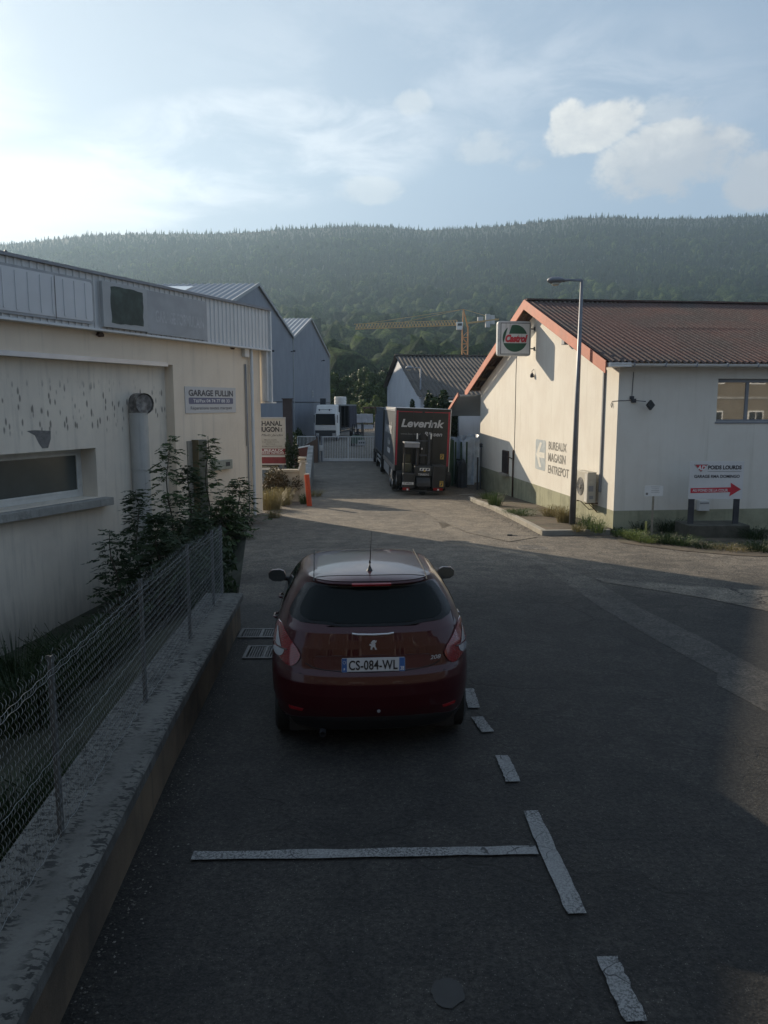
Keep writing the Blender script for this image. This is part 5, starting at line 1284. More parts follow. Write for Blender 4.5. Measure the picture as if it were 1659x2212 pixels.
a = Kz(737, 1062); b = Kz(775, 1062); m = MB(frk)
for k in range(3): 
    p0 = Kz(733+k*40, 1064); p1 = Kz(768+k*42, 1042); m.prism([(p0[0], p0[1]), (p1[0]-.05, p0[1]), (p1[0], p1[1]), (p0[0]+.03, p1[1])], (0, -1.02, 0), (1, 0, 0), (0, 0, 1), .001, .003)
m.build('logo_mark', P('logo_navy', (.03, .035, .07), .5), lg)
m = MB(frk); p = Kz(790, 1075); m.prism([(p[0]-.06, p[1]-.02), (p[0]+.06, p[1]-.02), (p[0], p[1]+.07)], (0, -1.02, 0), (1, 0, 0), (0, 0, 1), .004, .006); m.build('logo_triangle', M_YS, lg)
a = Kz(703, 1128); b = Kz(850, 1128); m = MB(frk); text_on(m, 'TERBERG', ((a[0]+b[0])/2, -1.0, a[1]), (1, 0, 0), (0, 0, 1), .085, b[0]-a[0], .03, 0, .006); m.build('maker_lettering', M_LT, mf)
npl = kbox(495, 1210, 643, 1245, -1.17, -1.155, P('plate_white', (.60, .60, .58), .5), 'number_plate', bevel=0)
a = Kz(503, 1240); b = Kz(635, 1240); m = MB(frk); text_on(m, '37-WR-LL', ((a[0]+b[0])/2, -1.17, a[1]+.01), (1, 0, 0), (0, 0, 1), .085, (b[0]-a[0])*.9, .02, 0, .004); m.build('number_lettering', M_TXT, npl)
for xa, xb in ((500, 590), (905, 1030)):
    tl = kbox(xa, 1278, xb, 1312, -1.19, -1.15, P('lamp_red', (.22, .012, .012), .25), 'tail_light', bevel=.008)
for x in (563, 968): kbox(x-10, 1290, x+12, 1312, -1.21, -1.19, P('lamp_clear', (.6, .6, .6), .2), 'reversing_light', bevel=.003)
kbox(758, 796, 778, 818, -.30, -.26, MATS['lamp_clear'], 'work_light', bevel=.003)
kbox(500, 1312, 1030, 1335, -1.16, -1.05, M_FB, 'bumper')
a = Kz(988, 1192); b = Kz(1035, 1262); m = MB(frk); m.box(a[0], b[0], -1.156, -1.152, b[1], a[1]); st = m.build('warning_sticker', M_YS, mf); m = MB(frk); m.box(a[0]+.02, b[0]-.02, -1.16, -1.157, a[1]-.06, a[1]-.03); m.prism([(a[0]+.03, b[1]+.03), (a[0]+.08, b[1]+.03), (b[0]-.03, b[1]+.14), (a[0]+.07, b[1]+.15)], (0, -1.156, 0), (1, 0, 0), (0, 0, 1), .001, .003); m.build('sticker_marks', M_TXT, st)
c = Kz(775, 1262); wk = thing('wheel', None, None); wk.parent = mf
m = MB(frk); m.lathe([(.2, -.14), (.36, -.14), (.38, -.1), (.38, .1), (.36, .14), (.2, .14)], (c[0], -.72, c[1]), 'x', 26); m.build('tyre', M_RUBBER, wk, smooth=True)
m = MB(frk)
arcp = [(c[0], -.72+.46*math.cos(a), c[1]+.46*math.sin(a)) for a in [PI*k/10 for k in range(11)]]
m.grid([[(p[0]-.30, p[1], p[2]), (p[0]+.30, p[1], p[2])] for p in arcp]); m.build('mudguard', M_FB, mf)
for s in (-1, 1): wk = thing('wheel', None, None); wk.parent = mf; wheel(wk, frk, (s*1.08, -.45, .72), .34, .26, side=s)
# hanging light-coloured strap hooks under the rear corner
m = MB(frt); m.tube([(-HW-.03, .5, 1.0), (-HW-.05, .45, .62), (-HW+.02, .4, .5)], .03, 6); m.tube([(-HW-.03, .9, 1.0), (-HW-.06, .8, .7)], .025, 6); m.build('straps', M_ALU, trl)
#SECTION5
# --- gate and yard behind it --------------------------------------------------------------
GY = 54.9
def gp3(x, y, Y=GY): return atY(x, y, Y)
g0 = gp3(697, 997); g1 = gp3(806, 997); gt_ = gp3(750, 942.6).z; gb = gz(GY)+.03
gate = thing('sliding_gate', 'white barred sliding gate with a small notice, closed across the yard entrance', 'gate', (g0.x+3, GY, gz(GY)))
m = MB(); GX1 = g0.x+6.6
m.box(g0.x, GX1, GY-.03, GY+.03, gt_-.06, gt_); m.box(g0.x, GX1, GY-.05, GY+.05, gb, gb+.19); 
for x in (g0.x, g0.x+(g1.x-g0.x)*.5, GX1-.06): m.box(x, x+.07, GY-.035, GY+.035, gb+.19, gt_-.06)
m.build('gate_frame', M_WMETAL, gate, bevel=.006)
m = MB(); n_ = 56
for i in range(1, n_): x = g0.x+(GX1-g0.x)*i/n_; m.box(x-.013, x+.013, GY-.013, GY+.013, gb+.19, gt_-.06)
m.each('bar', M_WMETAL, gate)
a, b = gp3(773.5, 962.3, GY-.05), gp3(788.5, 950.5, GY-.05); m = MB(); m.box(a.x, b.x, GY-.06, GY-.045, a.z, b.z); nb = m.build('notice', P('notice_grey', (.42, .44, .46), .5), gate)
m = MB()
for k in range(3): c = a.x+(b.x-a.x)*(.2+.3*k); m.lathe([(0, 0), (.055, 0), (.055, .004), (.03, .004), (.03, .006), (0, .006)], (c, GY-.067, (a.z+b.z)/2), 'y', 12)
m.build('notice_marks', M_TXT, nb)
a, b = gp3(683, 998), gp3(697, 940); gpo = thing('gate_post', 'grey steel gate post with white lock box at the left end of the gate', 'post', (a.x+.2, GY, gz(GY)))
m = MB(); m.box(a.x+.08, a.x+.22, GY-.1, GY+.1, gz(GY), gp3(0, 940).z); m.box(b.x-.14, b.x-.03, GY-.1, GY+.05, gz(GY), gp3(0, 942).z); m.build('post', M_GREY, gpo, bevel=.01)
m = MB(); q = gp3(694, 968); m.box(q.x-.12, q.x+.14, GY-.2, GY-.08, q.z-.2, q.z+.2); m.build('lock_box', M_WHITE, gpo, bevel=.01)
# low railing and brown wall left of the gate
fy = 55.2; a = gp3(641, 942, fy); b = gp3(682, 942, fy); rl = thing('railing', 'short white barred railing on the ramp wall left of the gate', 'railing', ((a.x+b.x)/2, fy, gz(fy)))
m = MB(); m.box(a.x-.8, b.x, fy-.03, fy+.03, a.z-.06, a.z); m.box(a.x, a.x+.07, fy-.03, fy+.03, a.z-1.2, a.z); m.build('rail', M_WMETAL, rl)
m = MB()
for i in range(14): x = a.x+.07+(b.x-a.x)*i/14; m.box(x, x+.025, fy-.012, fy+.012, a.z-1.2, a.z-.06)
m.each('bar', M_WMETAL, rl)
M_WBR = P('brown_wall', (.13, .085, .06), .85, 0, .2, 1, dirt=(.07, .06, .05), dirt_amt=.5)
m = MB(); a = gp3(590, 985, 53); b = gp3(684, 985, 53)
za_, zb_ = gp3(0, 968, 53).z, gp3(0, 945, 53).z
m.prism([(gp3(632, 0, 53).x, gz(53)-.2), (b.x, gz(53)-.2), (b.x, zb_), (gp3(668, 0, 53).x, gp3(0, 950, 53).z), (gp3(632, 0, 53).x, za_)], (0, 54.2, 0), (1, 0, 0), (0, 0, 1), 0, .3)
rw = m.build('ramp_wall', M_WBR); tag(rw, 'brown rendered ramp wall below the white railing, left of the gate', 'wall')
# sloping coped wall nearer the road
wy = 42.0; a = atY(636, 1000, wy); b = atY(668, 1000, wy)
cw = thing('coped_wall', 'reddish brown wall with a sloping white coping behind the sign hedge', 'wall', ((a.x+b.x)/2, wy, gz(wy)))
m = MB(); z0_, z1_ = atY(636, 968, wy).z, atY(668, 961.5, wy).z
m.prism([(a.x, gz(wy)-.1), (b.x, gz(wy)-.1), (b.x, z1_-.07), (a.x, z0_-.07)], (0, wy+.25, 0), (1, 0, 0), (0, 0, 1), 0, .25); m.build('wall', P('red_brown_wall', (.16, .06, .045), .85, 0, .2, 1), cw)
m = MB(); m.prism([(a.x-.03, z0_-.07), (b.x+.03, z1_-.07), (b.x+.03, z1_), (a.x-.03, z0_)], (0, wy+.28, 0), (1, 0, 0), (0, 0, 1), -.0, .32); m.build('coping', M_WHITE, cw)
m = MB(); a = atY(668, 1000, 41.8); b = atY(683, 1000, 41.8); q = gnd(676, 1062)
m.prism([(0, gz(41)-.1), (6.5, gz(36)-.1), (6.5, gz(36)+.35), (0, atY(0, 963, 41.8).z)], (b.x-.15, 42, 0), Vector((.06, -1, 0)).normalized(), (0, 0, 1), 0, .3); 
o = m.build('ramp_wall', M_CONC, bevel=.02); tag(o, 'grey concrete wing wall sloping down beside the lane past the red bollard', 'wall')
# tall brown column and dark hedge behind
a = atY(612, 960, 50); b = atY(630, 862.5, 50); m = MB(); m.box(a.x, b.x, 50, 50.5, gz(50), b.z); m.box(a.x-.05, b.x+.06, 49.95, 50.55, b.z, b.z+.06)
o = m.build('steel_column', P('brown_steel', (.05, .035, .032), .7, 0, .2, 1), bevel=.01); tag(o, 'tall dark brown column rising behind the plastics company sign', 'column')
def hedge(name, label, cat, box, n, size, seed, mat, k=14):
    x0, x1, y0, y1, z0, z1 = box; rng = np.random.default_rng(seed); bl = []
    for i in range(k):
        bx = rng.uniform(x0, x1); by = rng.uniform(y0, y1); bz = z0+(z1-z0)*rng.uniform(.1, .78); r = (x1-x0)*rng.uniform(.14, .26); bl.append((bx, by, bz, r, min(r, (y1-y0)*.6+.05), (z1-z0)*rng.uniform(.18, .28)))
    V, Fc, T = leaves(bl, n, size, seed); c = np.array([(x0+x1)/2, (y0+y1)/2, z0]); V = V-c
    V[:, 2] = np.maximum(V[:, 2], .0); o = np_object(name, V, Fc, [mat], colors=T); o.location = c; tag(o, label, cat); return o
a = atY(632, 960, 56); b = atY(662, 930, 56); hedge('hedge', 'dark hedge mass at the foot of the blue-grey sheds behind the railing', 'hedge', (a.x, b.x, 56.5, 58, gz(56), atY(0, 926, 56).z), 2500, .18, 301, M_LEAFD)
# --- white lorry ----------------------------------------------------------------------------
WY = 85.0
pa, pb = atY(680.5, 940, WY), atY(726.6, 940, WY); wxc = (pa.x+pb.x)/2; wang = math.atan2(-.10, 1)
fw = Matrix.Translation((wxc, WY, gz(WY))) @ Matrix.Rotation(wang, 4, 'Z')
wl_ = thing('white_lorry', 'white tractor unit with an open dark curtain trailer parked behind the gate', 'lorry'); wl_.matrix_basis = fw
def Wz(x, y): return ((x-747)/126., 4.03-(y-440)/128.)
m = MB(fw); prof = [(0, .55), (0, 1.3), (.03, 1.9), (.14, 2.75), (.30, 3.05), (2.1, 3.15), (2.1, .55)]
P_ = [(y, z) for y, z in prof]; m.prism(P_, (-1.24, 0, 0), (0, 1, 0), (0, 0, 1), 0, 2.48); cabw = m.build('cab', M_WHITE, wl_, bevel=.06)
m = MB(fw); m.prism([(.35, 3.05), (1.0, 3.95), (2.0, 3.98), (2.0, 3.05)], (-1.15, 0, 0), (0, 1, 0), (0, 0, 1), 0, 2.3); m.build('roof_fairing', M_WHITE, wl_, bevel=.08)
def wq(x0, y0, x1, y1, y_, mat, name, par=None, bev=.01):
    a, b = Wz(x0, y0), Wz(x1, y1); m = MB(fw); m.box(a[0], b[0], y_-.03, y_, b[1], a[1]); return m.build(name, mat, par or cabw, bevel=bev)
m = MB(fw); a, b = Wz(604, 572), Wz(884, 728); m.prism([(a[0]+.02, b[1]), (b[0]-.02, b[1]), (b[0]-.05, a[1]), (a[0]+.05, a[1])], (0, .0, 0), (1, 0, 0), (0, 0, 1), -.05, .03); m.build('windscreen', M_GLASS, cabw)
wq(600, 804, 890, 888, -.01, P('grille_dark', (.04, .045, .05), .5), 'grille'); wq(600, 735, 889, 800, -.02, M_WHITE, 'front_panel')
wq(612, 842, 655, 882, -.03, M_ALU, 'headlight'); wq(842, 842, 886, 888, -.03, M_ALU, 'headlight')
for x0, x1 in ((578, 596), (893, 912)): wq(x0, 590, x1, 700, .25, M_BLACK, 'mirror')
m = MB(fw); a = Wz(640, 515); b = Wz(840, 515)
for x in (660, 800): q = Wz(x, 520); m.box(q[0]-.06, q[0]+.06, .05, .2, q[1]-.08, q[1]+.1)
m.box(a[0], b[0], .08, .14, a[1]-.02, a[1]+.02); m.build('light_bar', M_STEEL, cabw)
for s in (-1, 1): w_ = thing('wheel', None, None); w_.parent = wl_; wheel(w_, fw, (s*1.08, 1.2, .5), .5, .3, side=s)
m = MB(fw); m.box(-1.27, 1.27, 2.9, 16, 3.85, 4.0); m.build('trailer_roof', P('trailer_roof', (.20, .22, .22), .6), wl_)
m = MB(fw); m.box(-1.25, 1.25, 2.9, 16, 1.05, 1.3); m.box(-1.25, 1.25, 2.9, 3.0, 1.3, 3.85); m.box(-1.25, 1.25, 15.9, 16, 1.3, 3.85); m.box(-1.25, -1.2, 3, 16, 1.3, 3.85); m.build('trailer_body', P('trailer_dark', (.05, .05, .05), .7), wl_)
m = MB(fw)
for y in (3.0, 6.0, 9.0): m.box(1.15, 1.25, y, y+.12, 1.3, 3.85)
m.each('side_post', M_STEEL, wl_)
m = MB(fw); P_ = []
for i in range(61):
    y = 9.6+6.2*i/60; b = .07*math.sin(i*1.5); P_.append([(1.25+b, y, 1.3), (1.26+b, y, 2.4), (1.24+b*.6, y, 3.85)])
m.grid(P_); m.build('curtain', P('curtain_dark', (.035, .035, .055), .6, 0, .2, 1.5), wl_, smooth=True)
for y in (12.5, 13.8): w_ = thing('wheel', None, None); w_.parent = wl_; wheel(w_, fw, (1.05, y, .5), .5, .3, side=1)
m = MB(fw); m.box(1.0, 1.24, 3, 12, .75, .95); m.build('side_guard', M_STEEL, wl_)
# tank and hopper beyond
a, b = atY(722.5, 869, 122), atY(748, 857, 122); m = MB(); cxx = (a.x+b.x)/2; rr = (b.x-a.x)/2
m.lathe([(0, gz(122)), (rr, gz(122)), (rr, b.z-.12), (rr*.96, b.z), (0, b.z+.04)], (cxx, 122, 0), 'z', 24)
for z in (b.z-.4, b.z-.9): m.lathe([(rr, z), (rr+.05, z), (rr+.05, z+.1), (rr, z+.1)], (cxx, 122, 0), 'z', 24)
o = m.build('water_tank', M_WHITE, smooth=True, auto=35); tag(o, 'white cylindrical tank whose top shows above the white lorry trailer', 'tank')
a, b = atY(691.5, 871, 101), atY(703, 860.5, 101); m = MB(); m.box(a.x, b.x, 101, 102.2, a.z-6, b.z); o = m.build('vent_stack', M_STEEL, bevel=.02); tag(o, 'small dark square stack against the far shed wall above the lorry roof', 'stack')
# wrapped pallets
M_WRAP = P('stretch_wrap', (.50, .50, .53), .35, 0, .12, 1.5, dirt=(.35, .35, .38), dirt_amt=.5, bump=.6, bscale=4)
def pallet(x0, x1, y0, y1, Y, label, seed):
    a, b = atY(x0, y1, Y), atY(x1, y0, Y); t = thing('wrapped_pallet', label, 'pallet load', ((a.x+b.x)/2, Y+.5, max(a.z, gz(Y))), 0, 'wrapped pallets stacked behind the gate')
    rg = random.Random(seed); n = 7; m = MB(); P_ = []
    for k in range(6):
        row = []; z = a.z+.14+(b.z-a.z-.14)*k/5
        for (xx, yy) in [(a.x, Y), ((a.x+b.x)/2, Y), (b.x, Y), (b.x, Y+.55), (b.x, Y+1.1), ((a.x+b.x)/2, Y+1.1), (a.x, Y+1.1), (a.x, Y+.55)]: row.append((xx+rg.uniform(-.03, .03), yy+rg.uniform(-.03, .03), z+rg.uniform(-.02, .04)))
        P_.append(row)
    m.grid(P_, wrap=True); m.add(P_[-1], [tuple(range(8))]); m.build('load', M_WRAP, t)
    m = MB(); m.box(a.x, b.x, Y, Y+1.1, a.z, a.z+.03); 
    for q in (0, .46, .9): m.box(a.x+(b.x-a.x)*q, a.x+(b.x-a.x)*(q+.1), Y, Y+1.1, a.z+.03, a.z+.12)
    m.build('pallet_boards', M_WOOD, t)
pallet(766, 778, 895, 915, 118, 'white wrapped pallet load, upper left of the stack behind the forklift', 1); pallet(778.5, 791, 894, 915, 118, 'white wrapped pallet load, upper middle of the stack behind the forklift', 2); pallet(791.5, 805, 894.5, 915, 118, 'white wrapped pallet load, upper right of the stack, nearest the black lorry', 3)
pallet(784, 794.5, 918, 929, 117.6, 'lower white wrapped pallet load beside the forklift mast', 4); pallet(795, 806, 918, 929, 117.6, 'lower white wrapped pallet load, rightmost against the black lorry', 5)
pallet(766, 783, 918, 929, 117.8, 'lower white wrapped pallet load hidden behind the forklift', 6)
a, b = atY(783, 893, 126), atY(813, 879, 126); m = MB(); m.box(a.x, b.x+1, 126, 129, b.z-.25, b.z); 
for x in (a.x+.2, b.x-.2): m.box(x, x+.15, 126.2, 126.4, gz(126), b.z-.25)
o = m.build('open_shelter', M_RUST); tag(o, 'flat dark shelter roof on posts among the pale shrubs', 'shelter')
# green forklift and driver
FY = 76.; a = atY(762, 940, FY); b = atY(786, 940, FY); ff = Matrix.Translation(((a.x+b.x)/2, FY, gz(FY))) @ Matrix.Rotation(math.radians(80), 4, 'Z')
fk = thing('forklift', 'green forklift truck with a driver, working beside the white lorry', 'forklift'); fk.matrix_basis = ff
m = MB(ff); m.prism([(-1.0, .25), (.5, .25), (.5, .75), (.15, .78), (.1, .62), (-.45, .62), (-.5, 1.05), (-1.0, 1.0)], (0, .5, 0), (1, 0, 0), (0, 0, 1), 0, 1.0) ; m.build('body', M_GREEN, fk, bevel=.05)
m = MB(ff)
for sy in (-.45, .45):
    m.tube([(-.75, sy, 1.0), (-.55, sy, 2.1), (.25, sy, 2.12), (.45, sy, .75)], .035, 6)
for k in range(5): m.box(-.55+k*.2, -.50+k*.2, -.45, .45, 2.09, 2.13)
m.build('overhead_guard', M_BLACK, fk)
m = MB(ff)
for sy in (-.32, .25): m.box(.62, .72, sy, sy+.08, .08, 2.25)
for z in (.4, 1.2, 2.15): m.box(.62, .70, -.32, .33, z, z+.08)
m.box(.74, .80, -.45, .45, .35, .85); m.box(.8, 1.8, -.35, -.22, .32, .37); m.box(.8, 1.8, .22, .35, .32, .37); m.build('lift_mast', M_STEEL, fk)
m = MB(ff); m.box(-.45, .0, -.25, .25, .62, .72); m.box(-.5, -.4, -.25, .25, .72, 1.2); m.build('seat', M_BLACK, fk, bevel=.03)
for x in (-.65, .35):
    for s in (-1, 1): w_ = thing('wheel', None, None); w_.parent = fk; q = MB(ff); q.lathe([(.1, -.1), (.26, -.1), (.28, -.07), (.28, .07), (.26, .1), (.1, .1)], (x, s*.5, .28), 'y', 18); q.build('tyre', M_RUBBER, w_, smooth=True)
def skin_body(name, joints, bones, radii, mat, frame, parent=None):
    me = bpy.data.meshes.new(name); me.from_pydata([tuple(j) for j in joints], bones, []); o = bpy.data.objects.new(name, me); COL.objects.link(o)
    o.matrix_basis = frame; s = o.modifiers.new('skin', 'SKIN'); 
    if not me.skin_vertices: pass
    for i, r in enumerate(radii): me.skin_vertices[0].data[i].radius = (r, r*.9); me.skin_vertices[0].data[i].use_root = (i == 0)
    s.use_smooth_shade = True; u = o.modifiers.new('sub', 'SUBSURF'); u.levels = 2; u.render_levels = 2; me.materials.append(mat); return o
try:
    J = [(-.18,0,.80),(-.20,0,1.0),(-.19,0,1.22),(-.17,0,1.36),(-.15,0,1.46),(-.14,0,1.58),(-.12,0,1.66),(-.05,.12,.80),(.25,.14,.78),(.30,.14,.42),(.40,.14,.38),(-.05,-.12,.80),(.25,-.14,.78),(.30,-.14,.42),(.40,-.14,.38),(-.18,.2,1.34),(-.08,.27,1.1),(.14,.18,1.08),(-.18,-.2,1.34),(-.08,-.27,1.1),(.14,-.18,1.08)]
    BN = [(0,1),(1,2),(2,3),(3,4),(4,5),(5,6),(0,7),(7,8),(8,9),(9,10),(0,11),(11,12),(12,13),(13,14),(3,15),(15,16),(16,17),(3,18),(18,19),(19,20)]
    RD = [.14,.13,.15,.08,.055,.10,.085,.085,.07,.05,.045,.085,.07,.05,.045,.07,.045,.035,.07,.045,.035]
    me = bpy.data.meshes.new('person'); me.from_pydata(J, BN, []); pr = bpy.data.objects.new('person', me); COL.objects.link(pr)
    pr.modifiers.new('skin', 'SKIN'); me.update()
    pr.matrix_basis = ff
    if len(me.skin_vertices) == 0:
        bpy.context.view_layer.objects.active = pr
    for i, r in enumerate(RD):
        me.skin_vertices[0].data[i].radius = (r, r*.85); me.skin_vertices[0].data[i].use_root = (i == 0)
    u = pr.modifiers.new('sub', 'SUBSURF'); u.levels = 1; u.render_levels = 2; me.materials.append(P('dark_clothes', (.02, .022, .028), .85))
    tag(pr, 'person in dark clothes seated at the controls of the green forklift', 'person')
except Exception as e:
    print('PERSON', e)
# --- things beside and behind the curtain lorry ------------------------------------------------
def yb(x0, y0, x1, y1, Y): return atY(x0, y1, Y), atY(x1, y0, Y)
a, b = yb(967, 951, 981, 1026, 38.6); t = thing('green_container', 'dark green ribbed steel container just right of the black lorry doors', 'container', ((a.x+b.x)/2, 38.6, gz(38)))
m = MB(); m.box(a.x-.6, b.x, 38.6, 41.5, gz(38), b.z); m.build('container_body', M_GREEN, t, bevel=.02)
m = MB()
for k in range(6): x = a.x-.5+k*.28; m.box(x, x+.08, 38.55, 38.6, gz(38)+.1, b.z-.08)
m.build('container_ribs', M_GREEN, t)
M_TARP = P('blue_tarp', (.60, .68, .78), .38, 0, .3, 1.2, dirt=(.32, .42, .54), dirt_amt=.6, dscale=1.5)
M_TARPD = P('dark_tarp', (.035, .045, .06), .5, 0, .3, 1.5)
def tarp(name, label, x0, x1, yt, Y, seed, mat, dpt=1.6, wx_=1.0, yb_=1032):
    a, b = atY(x0, yt, Y), atY(x1, yt, Y); rng = np.random.default_rng(seed); zt = a.z; zb0 = gz(Y); m = MB(); P_ = []
    W = b.x-a.x; ang = [2*PI*k/56 for k in range(56)]; ph = rng.uniform(0, 6, 5)
    for t_ in (0, .08, .2, .4, .6, .8, .93, 1.0, 1.01, 1.01):
        row = []
        for k, an in enumerate(ang):
            fold = (.06*math.sin(7*an+ph[0])+.035*math.sin(13*an+ph[1]))*(1-t_*.75)
            c, s = math.cos(an), math.sin(an); sx = abs(c)**.45*(1 if c > 0 else -1); sy = abs(s)**.45*(1 if s > 0 else -1)
            sh = 1.0 if t_ < .95 else (.9 if t_ == 1.0 else (.55 if len(P_) == 8 else .05))
            row.append(((a.x+b.x)/2+sx*W/2*(sh+fold), Y+dpt/2+sy*dpt/2*(sh+fold), zb0+(zt-zb0)*min(t_, 1)+.11*math.sin(3*an+ph[2])*(t_ > .7)+.05*math.sin(8*an+ph[3])*(t_ > .5)))
        P_.append(row)
    m.grid(P_, wrap=True); o = m.build(name, mat, smooth=True); tag(o, label, 'tarpaulin', 'sheeted stacks behind the black lorry'); return o
tarp('covered_stack', 'stack under a pale crumpled sheet touching the green container', 974, 1006, 951, 39.8, 1, M_TARP); tarp('covered_stack', 'middle stack under a draped blue sheet hanging in deep folds', 994, 1028, 948, 39.0, 2, M_TARP, 1.8); tarp('covered_stack', 'stack under a pale blue sheet next to the cream workshop wall', 1016, 1041, 946, 40.2, 3, M_TARP, 1.8); tarp('covered_stack', 'low dark sheeted bulk in front of the blue-sheeted stacks', 988, 1010, 1000, 37.6, 4, M_TARPD, 1.3)
a, b = yb(1035.5, 957, 1042, 1052, 37.2); m = MB(); m.box(a.x+.03, b.x-.03, 37.2, 37.3, gz(37), b.z-.15); m.lathe([(0, b.z-.2), (.07, b.z-.2), (.08, b.z-.05), (.04, b.z), (0, b.z)], ((a.x+b.x)/2, 37.25, 0), 'z', 10)
o = m.build('barrier_post', M_STEEL); tag(o, 'dark steel barrier post with a round head at the corner of the cream workshop', 'post')
a, b = yb(1029.5, 988, 1034, 1050, 36.6); m = MB(); m.box(a.x, b.x, 36.6, 36.7, gz(36), b.z); o = m.build('barrier_post', M_STEEL); tag(o, 'shorter dark post standing just left of the barrier post', 'post')

# --- company sign, hedge, pillar and bollard at the left of the lane ---------------------------
SY_ = 34.0
def cpz(x, y): v = atY(x, y, SY_); return v.x, v.z
z8 = lambda x, y: (513+x*.1465, 891+y*.1465)
xr, zt2 = cpz(*z8(700, 95)); xm, zbm = cpz(*z8(700, 635)); xl = xr-1.30
cs = thing('company_sign', 'white company sign CHANAL HUGON with red office band behind the garage corner', 'sign', ((xl+xr)/2, SY_, gz(SY_)))
m = MB(); m.box(xl, xr, SY_, SY_+.06, zbm, zt2); m.build('board', P('sign_aged_white', (.47, .47, .44), .6, 0, .05, 3, dirt=(.25, .25, .22), dirt_amt=.5, dscale=3), cs, bevel=.005)
m = MB(); m.box(xl-.02, xr+.02, SY_-.03, SY_+.09, zt2, zt2+.07); m.box(xl-.02, xl, SY_-.02, SY_+.08, zbm-.04, zt2); m.box(xr, xr+.02, SY_-.02, SY_+.08, zbm-.04, zt2); m.box(xl-.02, xr+.02, SY_-.02, SY_+.08, zbm-.04, zbm-.002); m.build('frame', M_LGREY, cs)
for x in (xl+.12, xr-.12): m = MB(); m.box(x-.04, x+.04, SY_+.07, SY_+.15, gz(SY_)-.1, zt2-.1); m.build('post', M_GREY, cs)
def ct(s_, y, h, w, cxf, mat_, name, bold=.03, shear=0): 
    _, z = cpz(600, z8(0, y)[1]); m = MB(); text_on(m, s_, (xl+(xr-xl)*cxf, SY_, z), (1, 0, 0), (0, 0, 1), h, w, bold, shear); return m.build(name, mat_, cs)
pz = .1465/F*SY_
ct('CHANAL', 195, 68*pz, 1.08, .48, M_TXT, 'lettering'); ct('HUGON', 283, 68*pz, .95, .44, M_TXT, 'lettering', .04); 
m = MB(); _, z = cpz(600, z8(0, 255)[1]); text_on(m, 'SA', (xr-.13, SY_, z), (0, 0, 1), (-1, 0, 0), 24*pz, 58*pz, .03); m.build('lettering', M_TXT, cs)
ct('Multi Jardin', 350, 34*pz, .95, .55, M_TXT, 'lettering', 0, .45)
for s_, y, w in (('MOULAGES', 415, .53), ('PAR INJECTION', 447, .72), ('DE TOUS', 479, .40), ('THERMOPLASTIQUES', 512, 1.0)): ct(s_, y, 22*pz, w, .50, M_TXTF, 'small_lettering', .005)
m = MB(); _, za_ = cpz(0, z8(0, 533)[1]); _, zb_ = cpz(0, z8(0, 620)[1]); m.box(xl+.01, xr-.01, SY_-.006, SY_-.001, zb_, za_); m.build('red_band', P('faded_crimson', (.20, .022, .035), .5, 0, .12, 3), cs)
def ct2(s_, y, h, w): _, z = cpz(600, z8(0, y)[1]); m = MB(); text_on(m, s_, ((xl+xr)/2, SY_-.006, z), (1, 0, 0), (0, 0, 1), h, w, .04); m.build('band_lettering', M_TXTW, cs)
ct2('BUREAUX', 578, 36*pz, 1.12); ct2('PARKING VISITEURS', 608, 22*pz, 1.16)
xr2 = cpz(*z8(710, 655))[0]; zt3 = cpz(*z8(0, 655))[1]; zb3 = cpz(*z8(0, 752))[1]
rs = thing('red_panel', 'blank dark red ribbed panel mounted right under the company sign', 'sign', ((xl+xr2)/2, SY_-.05, gz(SY_)))
m = MB(); m.box(xl, xr2, SY_-.06, SY_+.02, zb3, zt3); 
m.build('panel', MATS['faded_crimson'], rs, bevel=.006)
m = MB(); m.box(xl-.01, xr2+.01, SY_-.07, SY_+.03, zt3, zt3+.035); m.box(xl-.01, xr2+.01, SY_-.07, SY_+.03, zb3-.045, zb3); m.build('trim', M_WHITE, rs)
zt4 = cpz(*z8(0, 772))[1]; zb4 = cpz(*z8(0, 812))[1]; xr4 = cpz(*z8(604, 0))[0]
m = MB(); m.box(xl, xr4, SY_-.03, SY_, zb4, zt4); m.build('name_strip', P('strip_dark', (.05, .05, .04), .6), rs); m = MB(); m.box(xl, xr4, SY_-.03, SY_, zb4-.10, zb4-.002); m.build('name_strip_foot', M_WHITE, rs)
m = MB(); text_on(m, 'CHANAL HUGON', ((xl+xr4)/2, SY_-.03, zb4+.02), (1, 0, 0), (0, 0, 1), .05, (xr4-xl)*.85, .02); m.build('strip_lettering', P('cream_letters', (.42, .40, .30), .6), rs)
# vegetation around it
a = atY(603, 1000, 33.5); b = atY(641, 930, 33.5)
hedge('ivy_bush', 'tall dark green ivy bush growing up the right side of the company sign', 'bush', (a.x+.25, b.x, 33.3, 34.3, gz(34), atY(0, 926, 33.5).z), 3200, .11, 302, M_LEAFD, 22)
a = atY(572, 1000, 31); b = atY(650, 930, 31)
hedge('shrub', 'brownish clipped shrub mass between the garage corner and the cream pillar', 'shrub', (a.x, b.x-.15, 30.6, 31.8, gz(31), atY(0, 1003, 31).z), 5200, .085, 303, M_HEDGE, 26)
a = atY(575, 1000, 32.3); b = atY(628, 930, 32.3)
hedge('shrub', 'dark green shrub under the red panel of the company sign', 'shrub', (a.x, b.x, 32.2, 33, gz(32), atY(0, 1004, 32.3).z), 2600, .09, 304, M_LEAFD, 16)
gq = gnd(585, 1100); clump('dry_grass', 'tall golden dry grass tuft at the foot of the garage corner', 'grass', (gq.x, gq.y, gz(gq.y)), 0.85, .6, 11, 420, M_DRY, leafy=700, lsize=.05)
